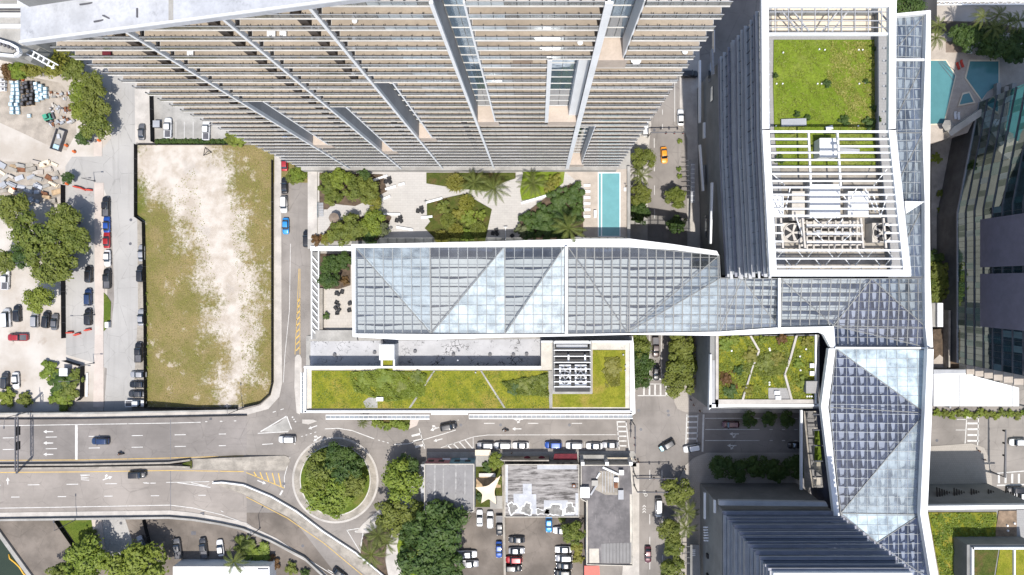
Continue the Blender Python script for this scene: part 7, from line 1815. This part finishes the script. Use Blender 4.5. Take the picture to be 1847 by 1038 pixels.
WHEEL = MB().tube([(0, -.11, 0), (0, .11, 0)], .33, 14).mesh('tyre', M['tyre']); RIM = MB().tube([(0, -.118, 0), (0, .118, 0)], .2, 10).mesh('rim', M['rim'])
MIR = MB().box(-.09, .09, -.1, .1, 0, .14).mesh('mirror', M['black'])
KIND = {'sedan': car_meshes(4.65, 1.84, 1.35, -1.75, 1.05, .92, 1.42, 'sedan'), 'suv': car_meshes(4.8, 1.95, 1.15, -2.25, 1.25, 1.08, 1.72, 'suv'), 'pickup': car_meshes(5.7, 2.0, 1.3, -.75, 1.55, 1.1, 1.82, 'pickup'), 'van': car_meshes(5.3, 2.0, .8, -2.6, 1.95, 1.1, 2.15, 'van')}
CATS = {'sedan': 'car', 'suv': 'car', 'pickup': 'pickup truck', 'van': 'van'}
def car(x, y, ang, kind, col, label, z=0.0, grp='parked cars', roofc=None, bed=None):
    t = thing({'sedan': 'sedan_car', 'suv': 'suv_car', 'pickup': 'pickup_truck', 'van': 'white_van' if False else 'cargo_van'}[kind], label, CATS[kind], P(x, y, z + .8), R(ang), grp)
    t.location.z = z
    K = KIND[kind]; h, w, dz, hood, hl, tl, c0, c1 = K['_']
    for k in ('body', 'roof', 'bed_rails'):
        if k in K: inst(k, K[k], t, mat=CC[roofc] if (k == 'roof' and roofc) else CC[col])
    inst('windows', K['windows'], t)
    if kind == 'pickup': inst('cargo_bed', K['cargo_bed'], t, mat=M['steel_dk'] if bed is None else CC[bed])
    for sx in (-1, 1):
        for sy in (-1, 1):
            wh = inst('wheel', WHEEL, t, (sx * h * .61, sy * (w - .1), .33)); inst('rim', RIM, wh)
    for sy in (-1, 1):
        inst('headlight', hl, t, (h - .19, sy * w * .6, dz - .3)); inst('taillight', tl, t, (-h + .12, sy * w * .64, dz - .22)); inst('mirror', MIR, t, (c1 - .55, sy * (w + .06), dz))
    return t
G1 = 'cars along the pale west road'
for a in ((191, 373, 90, 'pickup', 'black', 'black pickup at the top of the kerb row on the west road'), (192, 405, 90, 'sedan', 'blue', 'deep blue sedan second in the kerb row on the west road'), (192, 433, 90, 'sedan', 'red', 'red sedan third in the kerb row on the west road'), (193, 466, -90, 'sedan', 'white', 'white sedan fourth in the kerb row on the west road'), (193, 503, 90, 'pickup', 'black', 'black pickup at the bottom of the kerb row on the west road'),
          (255, 457, 90, 'sedan', 'silver', 'silver car at the top of the fence side of the west road'), (253, 494, 90, 'suv', 'black', 'black car second on the fence side of the west road'), (254, 573, 90, 'sedan', 'silver', 'pale silver car alone on the fence side of the west road'), (250, 636, 90, 'pickup', 'black', 'black pickup on the dirt beside the lot fence'),
          (249, 676, 180, 'sedan', 'silver', 'silver car nosed in, topmost of four by the bridge'), (248, 694, 180, 'sedan', 'black', 'black car nosed in, second of four by the bridge'), (246, 711, 180, 'sedan', 'charcoal', 'dark grey car nosed in, third of four by the bridge'), (245, 728, 0, 'pickup', 'white', 'white pickup half in the bridge shadow')): car(*a, grp=G1)
G2 = 'cars in the storage yard lots'
for a in ((160, 495, 90, 'suv', 'black', 'black car at the top of the concrete drive row'), (159, 536, 90, 'suv', 'navy', 'navy car in the middle of the concrete drive row'), (159, 572, 90, 'suv', 'black', 'black car at the bottom of the concrete drive row by the red barriers'), (12, 574, 92, 'van', 'white', 'white van at the left edge of the sandy lot'), (31, 566, 92, 'suv', 'black', 'black car right of the white van in the sandy lot'), (63, 576, 88, 'suv', 'silver', 'silver car in the sandy lot row'), (83, 577, 84, 'suv', 'black', 'black car under the tree right of the silver one'), (98, 581, 86, 'sedan', 'grey', 'grey sedan at the right end of the sandy lot row'),
          (32, 609, 180, 'pickup', 'red', 'red pickup parked across the sandy lot'), (9, 687, 88, 'suv', 'charcoal', 'charcoal car at the lower left of the sandy lot'), (28, 687, -88, 'sedan', 'white', 'white sedan beside the charcoal car, lower left'), (10, 505, 88, 'pickup', 'white', 'white work truck at the left edge under the yard trees')): car(*a, grp=G2)
for a in ((303, 231, 90, 'pickup', 'white', 'white pickup left in the north parking lot'), (372, 235, 90, 'pickup', 'white', 'white pickup right in the north parking lot'), (255, 238, 90, 'sedan', 'grey', 'grey car half under the palm on the pavement')): car(*a, grp='cars in the north parking lot')
for a in ((513, 294, 90, 'sedan', 'red', 'red car half hidden by the tower on the second street'), (513, 335, 90, 'sedan', 'black', 'black car under the small street tree'), (512, 369, -90, 'suv', 'white', 'white car with roof rails on the second street'), (515, 408, -90, 'sedan', 'sky', 'bright blue sports car on the second street'), (553, 431, 90, 'suv', 'black', 'black car against the podium edge')): car(*a, grp='cars on the second street')
GB = 'moving traffic'
for a, z in (((181, 796, 180, 'suv', 'navy', 'navy car driving west on the bridge'), zD(181)), ((247, 857, 180 - 178, 'suv', 'black', 'black car driving east on the lower bridge deck'), zD(247)), ((518, 793, 180, 'suv', 'white', 'white car entering the roundabout from the west'), .02), ((809, 770, 12, 'suv', 'black', 'black car leaving the mall entrance ramp'), .02), ((613, 1036, -38, 'sedan', 'black', 'black car on the exit ramp cut by the bottom edge'), .02),
             ((1203, 804, 210, 'suv', 'charcoal', 'dark car with a pale blue nose turning in the crossing'), .02), ((1248, 809, 190, 'suv', 'white', 'white car entering the crossing from the east'), .02), ((1318, 766, 180, 'suv', 'maroon', 'maroon car in the shade of the east road'), .02), ((1436, 804, 180, 'sedan', 'black', 'black car deep in the shade of the east road'), .02), ((1188, 916, -90, 'van', 'white', 'long white van on the south street'), .02), ((1169, 1001, -90, 'sedan', 'maroon', 'dark red car near the bottom of the south street'), .02),
             ((1183, 627, -90, 'pickup', 'brown', 'brown pickup waiting under the glass roof bridge'), .02), ((1184, 672, -90, 'sedan', 'black', 'black sedan waiting at the crosswalk'), .02), ((1166, 684, -90, 'sedan', 'charcoal', 'dark car half under the mall street tree'), .02), ((1228, 212, 90, 'sedan', 'white', 'white sedan at the kerb of the north street'), .02), ((1164, 231, 90, 'suv', 'white', 'white car beside the tower foot on the north street'), .02), ((1198, 280, -86, 'sedan', 'orange', 'orange taxi driving down the north street'), .02), ((1244, 134, 0, 'suv', 'black', 'black car in the dark passage by the office wall'), .13), ((1836, 798, 180, 'suv', 'white', 'white car at the right edge of the east road'), .02), ((1832, 884, 180, 'suv', 'black', 'black car below the right crosswalk'), .02), ((1846, 894, 180, 'van', 'white', 'white van cut by the right edge'), .02)):
    c = car(*a, z=z, grp=GB)
    if 'pale blue nose' in a[5]:
        MB().add([(1.45, -.8, .99), (2.2, -.62, .88), (2.2, .62, .88), (1.45, .8, .99), (1.45, -.8, 1.09), (2.15, -.62, .98), (2.15, .62, .98), (1.45, .8, 1.09)], [(4, 5, 6, 7), (0, 1, 5, 4), (1, 2, 6, 5), (2, 3, 7, 6), (3, 0, 4, 7)]).build('hood_wrap', CC['cyan'], c, local=True)
GR = 'cars at the kerb by the low buildings'
for a in ((876, 804, 180, 'suv', 'silver', 'silver car, first in the kerb row by the low buildings'), (907, 804, 180, 'suv', 'white', 'white car, second in the kerb row by the low buildings'), (939, 804, 180, 'sedan', 'white', 'white sedan, third in the kerb row by the low buildings'), (998, 803, 180, 'suv', 'blue', 'blue car in the kerb row by the low buildings'), (1036, 804, 180, 'suv', 'white', 'white car right after the blue one in the kerb row'), (1072, 805, 180, 'sedan', 'white', 'white sedan with a dark sunroof near the end of the kerb row'), (1101, 803, 180, 'sedan', 'silver', 'silver car next to the zebra crossing in the kerb row')): car(*a, z=.02, grp=GR)
for a in ((255, 981, 112, 'sedan', 'silver', 'silver car slanted by the side street below the bridge'), (320, 990, 98, 'pickup', 'grey', 'grey pickup in the tree shade below the ramp'), (367, 989, 98, 'pickup', 'charcoal', 'dark pickup in the middle of the lot below the ramp'), (397, 989, 98, 'sedan', 'white', 'white sedan right in the lot below the ramp')): car(*a, grp='cars in the lot below the ramp')
GL = 'cars in the bar parking lots'
for a in ((865, 935, 90, 'sedan', 'white', 'white sedan with dark windows, upper left of the bar lot'), (884, 938, 90, 'suv', 'white', 'white long car, second at the top of the bar lot'), (901, 948, -90, 'pickup', 'black', 'black pickup along the dividing wall'), (900, 992, -90, 'sedan', 'blue', 'blue car along the dividing wall'), (842, 1000, 0, 'pickup', 'white', 'white pickup under the huge dark tree'), (845, 1017, 0, 'pickup', 'silver', 'silver pickup below the white one in the shade'), (932, 974, 180, 'sedan', 'charcoal', 'dark grey sedan at the top of the left column, right lot'), (932, 994, 0, 'sedan', 'silver', 'silver sedan in the left column, right lot'), (927, 1010, 180, 'suv', 'red', 'red car in the left column, right lot'), (926, 1025, 0, 'suv', 'black', 'black car below the red one'),
          (990, 946, -90, 'sedan', 'sky', 'blue car nosed to the streaked roof building'), (1013, 957, 180, 'suv', 'white', 'white car half under the lot tree'), (1016, 992, 180, 'sedan', 'white', 'white sedan at the top of the right column'), (1017, 1007, 180, 'suv', 'silver', 'silver car, second in the right column'), (1018, 1021, 180, 'sedan', 'charcoal', 'dark sedan, third in the right column'), (1015, 1034, 180, 'suv', 'black', 'black car at the bottom of the right column')): car(*a, z=.015, grp=GL)
def person_mesh(mat, skin, hair):
    """one continuous skinned figure, riding or standing pose given by joints"""
    pass
M['skin'] = mvar('skin', (.30, .17, .11), .1, 4, 8); M['hair'] = mvar('dark_hair', (.02, .015, .01), .1, 4, 8)
CLOTH = {'white': mvar('white_shirt', (.6, .6, .58), .1, 3, 8), 'blue': mvar('blue_shirt', (.06, .12, .28), .1, 3, 8), 'black': mvar('black_clothes', (.02, .02, .022), .1, 3, 8), 'red': mvar('red_shirt', (.35, .04, .04), .1, 3, 8)}
def figure(name, label, loc, ang, shirt, trousers, pose='stand'):
    """body grown from a joint skeleton with the skin modifier; clothes and hair are children"""
    if pose == 'stand':
        J = {'pel': (0, 0, .95), 'che': (0, 0, 1.3), 'nec': (.0, 0, 1.48), 'hea': (.03, 0, 1.66), 'kl': (.10, .1, .5), 'fl': (.05, .11, .08), 'tl': (.2, .12, .04), 'kr': (-.02, -.1, .5), 'fr': (-.12, -.11, .08), 'tr': (.03, -.12, .04), 'sl': (0, .2, 1.4), 'el': (-.04, .26, 1.12), 'wl': (.06, .26, .88), 'sr': (0, -.2, 1.4), 'er': (-.02, -.26, 1.12), 'wr': (.14, -.24, .92)}
    else:
        J = {'pel': (-.25, 0, .85), 'che': (-.05, 0, 1.2), 'nec': (.05, 0, 1.38), 'hea': (.12, 0, 1.54), 'kl': (.15, .2, .75), 'fl': (.02, .22, .35), 'tl': (.16, .22, .31), 'kr': (.15, -.2, .75), 'fr': (.02, -.22, .35), 'tr': (.16, -.22, .31), 'sl': (-.02, .2, 1.3), 'el': (.2, .3, 1.1), 'wl': (.45, .3, 1.06), 'sr': (-.02, -.2, 1.3), 'er': (.2, -.3, 1.1), 'wr': (.45, -.3, 1.06)}
    E = [('pel', 'che'), ('che', 'nec'), ('nec', 'hea'), ('pel', 'kl'), ('kl', 'fl'), ('fl', 'tl'), ('pel', 'kr'), ('kr', 'fr'), ('fr', 'tr'), ('che', 'sl'), ('sl', 'el'), ('el', 'wl'), ('che', 'sr'), ('sr', 'er'), ('er', 'wr')]
    Rr = dict(pel=.16, che=.17, nec=.06, hea=.11, kl=.075, fl=.05, tl=.04, kr=.075, fr=.05, tr=.04, sl=.08, el=.05, wl=.038, sr=.08, er=.05, wr=.038)
    t = thing(name, label, 'person', loc, ang)
    def grow(nm, keys, infl, mat):
        ks = [k for k in J if k in keys]; ix = {k: i for i, k in enumerate(ks)}
        me = bpy.data.meshes.new(nm); me.from_pydata([J[k] for k in ks], [(ix[a], ix[b]) for a, b in E if a in ix and b in ix], [])
        me.materials.append(mat); o = bpy.data.objects.new(nm, me); COL.objects.link(o); o.parent = t
        me.skin_vertices.new() if hasattr(me.skin_vertices, 'new') and not me.skin_vertices else None
        md = o.modifiers.new('skin', 'SKIN'); 
        if me.skin_vertices:
            for k in ks: me.skin_vertices[0].data[ix[k]].radius = (Rr[k] * infl, Rr[k] * infl)
            me.skin_vertices[0].data[0].use_root = True
        o.modifiers.new('sub', 'SUBSURF').levels = 1
        o.modifiers['sub'].render_levels = 1
        return o
    grow('body', list(J), 1.0, M['skin'])
    grow('shirt', ['pel', 'che', 'sl', 'sr', 'el', 'er'], 1.14, CLOTH[shirt]); grow('trousers', ['pel', 'kl', 'kr', 'fl', 'fr'], 1.16, CLOTH[trousers])
    hc = J['hea']; hm = MB(); hm.cyl((hc[0] - .02, 0, hc[2] + .02), .115, .07, 10, .1); hm.cyl((hc[0] - .02, 0, hc[2] + .09), .1, .05, 10, .03); hm.build('hair', M['hair'], t, local=True)
    return t
def motorcycle(x, y, z, ang, label, plabel):
    t = thing('motorcycle', label, 'motorcycle', P(x, y, z), R(ang)); t.location.z = z
    for s in (-1, 1): inst('wheel', WHEEL, t, (s * .68, 0, .31), (0, 0, 0), (.95, .6, .95))
    MB().box(-.55, .35, -.16, .16, .42, .78).build('frame', M['black'], t, local=True, bevel=.06); MB().box(-.8, -.05, -.17, .17, .78, .88).build('seat', M['black'], t, local=True, bevel=.04)
    MB().box(0, .4, -.2, .2, .78, .98).build('tank', CC['charcoal'], t, local=True, bevel=.06); MB().beam((.5, -.38, 1.02), (.5, .38, 1.02), .05, .05).build('handlebar', M['steel'], t, local=True)
    MB().beam((.45, 0, 1.0), (.68, 0, .31), .1, .08).build('fork', M['steel'], t, local=True); MB().cyl((.6, 0, .8), .1, .14, 10).build('headlight', M['headlamp'], t, local=True)
    figure('person', plabel, (t.location.x, t.location.y, z), R(ang), 'black', 'black', 'ride')
motorcycle(219, 818, zD(219), 175, 'black motorcycle on the westbound bridge', 'rider in black on the bridge motorcycle')
motorcycle(912, 776, .02, 178, 'black motorcycle on the mall front road', 'rider in black on the mall front road')
for i, (x, y, a, s, tr, lb) in enumerate(((1245, 721, 90, 'black', 'blue', 'person in dark clothes by the shaded crossing corner, upper'), (1250, 730, 200, 'blue', 'black', 'person in blue on the pavement by the planted block'), (1261, 741, 10, 'black', 'black', 'person in black nearest the shaded zebra crossing'), (1145, 828, 270, 'white', 'black', 'person in white at the low building corner'), (1151, 832, 80, 'black', 'black', 'person in black stepping off the kerb by the signal mast'),
        (923, 816, 0, 'white', 'black', 'person in white on the shaded pavement by the parked cars'), (1762, 812, 45, 'red', 'black', 'person in red at the right crossing corner'), (1772, 828, 120, 'white', 'blue', 'person in white on the right pavement corner'), (86, 298, 200, 'black', 'black', 'person in black walking over the sandy yard'), (1235, 845, 10, 'black', 'black', 'person on the pavement corner south-east of the crossing'))):
    figure('person', lb, P(x, y, .12 if i != 8 else .004), R(a), s, tr)
# ================================================================== STREET FURNITURE, FENCES, YARD GOODS
def fence(label, pts, h=1.8, mat='black_fabric', name='mesh_fence'):
    t = thing(name, label, 'fence', P(*pts[0], 0)); acc = 0
    for a, b in zip(pts, pts[1:]):
        p, q = P(*a, 0), P(*b, 0); L = (q - p).length; n = max(1, round(L / 4)); 
        for i in range(n):
            u, v = p.lerp(q, i / n), p.lerp(q, (i + 1) / n)
            MB().beam(u + Vector((0, 0, h / 2)), v + Vector((0, 0, h / 2)), .06, h).build('panel', M[mat], t)
            MB().cyl(u, .06, h + .15, 8).build('post', M['steel_dk'], t)
fence('black fabric fence along the west side of the vacant lot', [(248, 262), (248, 392), (262, 402), (265, 560), (266, 734)])
fence('black fabric fence along the east side of the vacant lot', [(493.5, 290), (493.5, 690), (488, 712), (470, 728), (440, 735)])
fence('black fabric fence along the bottom of the vacant lot', [(430, 735.5), (350, 736), (266, 735)])
fence('black fabric fence behind the north parking lot', [(250, 262), (440, 262)], 1.2)
fence('dark hedge-like fence between yard and concrete drive', [(118, 335), (118, 470), (119, 610)], 2.0)
fence('dark fence around the overgrown yard corner', [(120, 650), (138, 656), (153, 660), (152, 715), (145, 722)], 2.0)
fence('dark fence between parking lot and pavement at the top', [(277, 170), (279, 258)], 2.2)
fence('low dark fence along the canal lot grass', [(104, 938), (146, 998)], 1.5)
fence('thin fence right of the silver slanted car', [(262, 936), (277, 998)], 1.6)

def street_light(x, y, h, ang, label, z=0.0, arm=2.2, grp='street lights'):
    b = P(x, y, z)
    t = thing('street_light', label, 'street light', b, R(ang), grp)
    MB().tube([(0, 0, 0), (0, 0, h)], [.12, .07], 8).build('pole', M['steel_dk'], t, local=True)
    MB().tube([(0, 0, h - .1), (arm, 0, h + .15)], .05, 6).build('arm', M['steel_dk'], t, local=True)
    MB().box(arm - .1, arm + .6, -.16, .16, h + .1, h + .24).build('lamp_head', M['steel_dk'], t, local=True)
    MB().cyl((0, 0, 0), .25, .3, 10).build('base', M['steel_dk'], t, local=True)
for a in ((438, 736, 10, 90, 'street light at the curved corner of the vacant lot'), (57, 742, 10, -90, 'street light on the westbound bridge beside the gantry'), (140, 936, 9.5, 90, 'street light on the outer parapet of the eastbound bridge'), (171, 327, 6, 0, 'street light at the yard gate'), (171, 568, 6, 180, 'street light beside the bottom black car of the drive'), (170, 655, 6, 0, 'street light at the lower yard entrance'), (469, 953, 9, 60, 'street light on the ramp parapet'), (150, 683, 6, 180, 'street light by the overgrown yard corner'), (548, 985 - 5, 1, 0, '')):
    if a[4]: street_light(a[0], a[1], a[2], a[3], a[4], zD(a[0]) if a[1] > 735 and a[1] < 940 else 0)
def gantry():
    t = thing('sign_gantry', 'dark steel sign gantry spanning both bridge decks at the left', 'sign gantry', PD(30, 800))
    z = zD(30) + 6.2
    for dx in (-2.4, 2.4):
        MB().beam(P(30 + dx, 752, z), P(30 + dx, 851, z), .25, .25).build('chord', M['steel_dk'], t)
    m = MB()
    for i in range(14): m.beam(P(27.6 if i % 2 else 32.4, 753 + i * 7, z), P(32.4 if i % 2 else 27.6, 760 + i * 7, z), .1, .1)
    m.build('web', M['steel_dk'], t)
    for y in (750, 853): MB().tube([P(30, y, zD(30)), P(30, y, z + .2)], .28, 10).build('leg', M['steel_dk'], t)
    for y0, y1 in ((770, 786), (797, 812)): MB().box(PX(31, z), PX(32.5, z), PY(y1, z), PY(y0, z), z - .9, z + .7).build('sign_panel', M['black'], t)
gantry()
def signal(x, y, ang, L, label, n=3, h=6.3, th=1.0):
    t = thing('traffic_signal', label, 'traffic signal', P(x, y, .12), R(ang), 'traffic signal masts')
    MB().tube([(0, 0, 0), (0, 0, h + .4)], [.17, .12], 10).build('mast', M['steel_dk'], t, local=True)
    MB().tube([(0, 0, h), (L, 0, h + .35)], [.2 * th, .11 * th], 8).build('arm', M['steel_dk'], t, local=True)
    for i in range(n):
        u = L * (.45 + .26 * i)
        s = MB().box(u - .2, u + .2, -.24, .24, h - .75, h + .3).build('signal_head', M['black'], t, local=True)
        for k in range(3): MB().cyl((u + .0, -.26, h - .55 + k * .32), .11, .03, 10).build('lens', M['taillamp'] if k == 2 else M['steel_dk'], s, local=True)
    MB().cyl((0, 0, 0), .35, .25, 12).build('base', M['concrete'], t, local=True)
signal(1143, 852, 0, 10.5, 'signal mast at the low building corner, northern arm'); signal(1144, 876, 0, 11.5, 'signal mast at the low building corner, southern arm')
signal(1786, 850, 90, 13, 'dark signal mast with a long arm over the right junction', 3, th=1.7); signal(1168, 248, 0, 9, 'signal mast arm across the north street', 3)
signal(1140, 760, -90, 7.5, 'signal mast at the mall corner over the zebra crossing', 2)
def barrier(x, y, ang, label):
    t = thing('water_barrier', label, 'barrier', P(x, y, .01), R(ang), 'red plastic barriers'); MB().add([(-.95, -.3, 0), (.95, -.3, 0), (.95, .3, 0), (-.95, .3, 0), (-.9, -.12, 1), (.9, -.12, 1), (.9, .12, 1), (-.9, .12, 1)], [(3, 2, 1, 0), (4, 5, 6, 7), (0, 1, 5, 4), (1, 2, 6, 5), (2, 3, 7, 6), (3, 0, 4, 7)]).build('body', M['red'], t, local=True, bevel=.05); MB().box(-.5, .5, -.14, .14, 1.0, 1.05).build('cap', M['red'], t, local=True)
for i, (x, y, a) in enumerate(((128, 600, 5), (141, 603, 18), (160, 595, 12), (140, 338, -12), (150, 341, -25), (162, 343, -4))): barrier(x, y, a, ['leftmost red barrier at the lower drive entrance', 'middle red barrier at the lower drive entrance', 'right red barrier by the bottom black car', 'left red barrier at the yard gate', 'middle red barrier at the yard gate', 'right red barrier at the yard gate'][i])
def cone(x, y, label, z=.01):
    t = thing('orange_barrel', label, 'barrel', P(x, y, z)); MB().cyl((0, 0, 0), .45, .9, 12, .3).build('drum', M['orange'], t, local=True); MB().cyl((0, 0, .9), .15, .12, 10).build('handle', M['orange'], t, local=True); MB().cyl((0, 0, -.0), .5, .08, 12).build('base', M['black'], t, local=True)
for x, y, lb in ((122, 332, 'orange barrel beside the gate bush'), (121, 263, 'orange barrel beside the dumpster'), (135, 274, 'orange barrel in the hedge foot'), (28, 341, 'orange barrel by the timber stacks'), (42, 144, 'orange barrel behind the wrapped pallets'), (152, 989, 'orange barrel on the grass wedge'), (180, 254, 'orange barrel at the top pavement')): cone(x, y, lb)
# pallets of blue wrapped goods and black drums
rnd = random.Random(9)
def pallet(x, y, mt, label, grp, hh=1.1):
    t = thing('pallet_stack', label, 'pallet', P(x, y, .004), rnd.uniform(-.06, .06), grp)
    MB().box(-.55, .55, -.5, .5, 0, .14).build('pallet', M['wood'], t, local=True); MB().box(-.5, .5, -.46, .46, .14, .14 + hh).build('goods', M[mt], t, local=True, bevel=.07); MB().box(-.3, .34, -.3, .3, .14 + hh, .14 + hh + .06).build('cover', M['white' if mt == 'lt_blue' else 'steel_dk'], t, local=True)
for c in range(2):
    for r in range(9): pallet(26 + c * 9 + rnd.uniform(-.6, .6), 150 + r * 6.8, 'lt_blue', f'pale blue wrapped pallet, left yard block, {("left", "right")[c]} column, {ORD[r]} from the top', 'blue wrapped pallets, left block', rnd.uniform(.7, 1.6))
for c in range(3):
    for r in range(5 - c): pallet(70 + c * 8 + rnd.uniform(-.6, .6), 154 + c * 4 + r * 7, 'lt_blue', f'pale blue wrapped pallet, right yard block, {ORD[c]} column, {ORD[r]} from the top', 'blue wrapped pallets, right block', rnd.uniform(.7, 1.5))
for c in range(3):
    for r in range(6): pallet(45 + c * 8 + rnd.uniform(-1, 1), 153 + r * 7.3 - c * 1, 'black', f'black wrapped pallet between the blue blocks, {ORD[c]} column, {ORD[r]} from the top', 'black pallets between the blue stacks', rnd.uniform(.5, 1.3))
for c in range(2):
    for r in range(3): pallet(4 + c * 7, 147 + r * 8, 'white', f'white sack pallet at the left yard edge, {("left", "right")[c]} column, {ORD[r]} from the top', 'white sacks at the left edge')
pallet(55, 210, 'lt_blue', 'single pale blue pallet set apart in the yard', None, .6)
# timber and panel stacks
for i in range(42):
    x, y = 6 + (i % 7) * 16 + rnd.uniform(-4, 4), 298 + (i // 7) * 12.5 + rnd.uniform(-4, 4)
    if x > 110: continue
    mt = rnd.choice(('concrete', 'steel', 'concrete_brown', 'yard', 'wood', 'sail', 'white_roof', 'rust'))
    t = thing('material_stack', f'pile of building boards in the yard, {ORD[i // 7]} row, {ORD[i % 7]} from the left', 'material pile', P(x, y, .004), rnd.uniform(-.6, .6), 'piles of boards in the storage yard')
    Lx, Ly = rnd.uniform(1.4, 3.4), rnd.uniform(.7, 1.6)
    for j in range(rnd.randint(2, 4)):
        MB().cbox((rnd.uniform(-.2, .2), rnd.uniform(-.2, .2), j * .22), Lx * rnd.uniform(.75, 1), Ly * rnd.uniform(.7, 1), .19, rnd.uniform(-.12, .12)).build('board_layer', M[mt], t, local=True)
for i in range(12):
    x, y = 95 + (i % 4) * 11 + rnd.uniform(-3, 3), 172 + (i // 4) * 24 + rnd.uniform(-4, 4)
    t = thing('scrap_heap', f'scrap heap above the dumpster, {ORD[i // 4]} row, {ORD[i % 4]} from the left', 'scrap heap', P(x, y, .004), rnd.uniform(0, 3), 'scrap heaps by the dumpster')
    for j in range(5): MB().cbox((rnd.uniform(-.9, .9), rnd.uniform(-.9, .9), 0), rnd.uniform(.4, 1.5), rnd.uniform(.2, .8), rnd.uniform(.2, .8), rnd.uniform(0, 3)).build('scrap_piece', M[rnd.choice(('white_roof', 'concrete', 'steel', 'rust', 'yard', 'steel_dk'))], t, local=True)
t = thing('open_dumpster', 'dark rectangular open dumpster with rubble beside the hedge', 'dumpster', P(109, 254, .004), R(72))
for a in ((-3, 3, -1.3, -1.15), (-3, 3, 1.15, 1.3), (-3, -2.85, -1.15, 1.15), (2.85, 3, -1.15, 1.15)): MB().box(*a, 0, 1.4).build('side', M['steel_dk'], t, local=True)
MB().box(-2.85, 2.85, -1.15, 1.15, 0, .5).build('floor', M['concrete'], t, local=True); MB().box(-2.6, -1.4, -.9, .8, .5, 1.0).build('blue_rubbish', M['lt_blue'], t, local=True); MB().cbox((1, .2, .5), 1.2, .8, .6, .5).build('rubble', M['white_roof'], t, local=True)
t = thing('mini_loader', 'green compact loader parked in the sandy yard', 'loader', P(90, 213, .004), R(20))
MB().box(-1.1, .9, -.7, .7, .45, 1.15).build('chassis', M['green_machine'], t, local=True, bevel=.08); MB().box(-.6, .4, -.55, .55, 1.15, 2.0).build('cab', M['car_glass'], t, local=True, bevel=.06); MB().box(-.65, .45, -.6, .6, 2.0, 2.1).build('cab_roof', M['green_machine'], t, local=True); MB().box(1.1, 1.6, -.9, .9, .2, .7).build('bucket', M['steel_dk'], t, local=True)
for s in (-1, 1):
    MB().beam((-.4, s * .8, 1.2), (1.3, s * .8, .5), .16, .2).build('lift_arm', M['green_machine'], t, local=True)
    for u in (-.7, .6): inst('wheel', WHEEL, t, (u, s * .8, .4), scale=(1.2, 1.4, 1.2))
t = thing('white_shed', 'small white shed roof among the overgrown bushes', 'shed', P(124, 670, 0)); MB().box(-1, 1, -.9, .9, 0, 2.2).build('walls', M['concrete'], t, local=True); MB().box(-1.15, 1.15, -1.05, 1.05, 2.2, 2.35).build('roof', M['white'], t, local=True); MB().box(-.35, .35, -.93, -.9, 0, 1.9).build('door', M['steel_dk'], t, local=True)
t = thing('utility_cabinet', 'white utility cabinet on the kerb by the planting strip', 'cabinet', P(197, 586, .12)); MB().box(-.5, .5, -.8, .8, .1, 1.3).build('body', M['white'], t, local=True, bevel=.04); MB().box(-.55, .55, -.85, .85, 0, .1).build('plinth', M['concrete'], t, local=True); MB().box(.5, .53, -.7, .7, .2, 1.2).build('door', M['white_roof'], t, local=True)
t = thing('survey_tripod', 'dark triangular frame lying on the vacant lot sand', 'frame', P(373, 272, .02))
q = [P(370, 266, .1), P(382, 275, .1), P(367, 281, .1)]
for a, b in zip(q, q[1:] + q[:1]): MB().tube([a, b], .09, 6).build('bar', M['black'], t)
for p in q: MB().tube([p, P(374, 273, .9)], .06, 6).build('strut', M['black'], t)
t = thing('storage_box', 'grey utility box in the north parking lot beside the white pickup', 'box', P(287, 226, .014)); MB().box(-.9, .9, -.9, .9, 0, 1.5).build('body', M['steel_dk'], t, local=True, bevel=.04); MB().box(-.95, .95, -.95, .95, 1.5, 1.58).build('lid', M['steel'], t, local=True)
ground_sheet('trailer_pad', [(380, 228), (392, 228), (392, 250), (380, 250)], .03, M['concrete'])
ml = MB()
for x in (317, 332, 348): 
    p, q = P(x, 220, .02), P(x, 250, .02); ml.strip([p, q], [p + Vector((.12, 0, 0)), q + Vector((.12, 0, 0))])
ml.build('bay_lines', M['paint_white'], bpy.data.objects['north_parking_lot'])
# yellow float boom on the canal
bm = [P(16, 1000, .12), P(18, 1008, .12), P(28, 1016, .12), P(36, 1024, .12), P(42, 1034, .12), P(52, 1045, .12)]
tag(MB().tube(bm, .22, 8).build('float_boom', M['yellow'], None, True), 'yellow floating boom curving on the dark canal water', 'float boom')
# benches along the mall-side kerb and a bike rack
t = thing('yard_pipe_rack', 'white pipes laid in parallel by the yard corner pavement', 'pipes', P(158, 690, .0))
for dx in (-1, 1.2): MB().tube([P(157 + dx, 673, .2), P(156 + dx, 716, .2)], .14, 8).build('pipe', M['white'], t)
for y in (676, 694, 712): MB().box(PX(154.5), PX(160.5), PY(y + .6), PY(y - .6), 0, .07).build('sleeper', M['wood'], t)
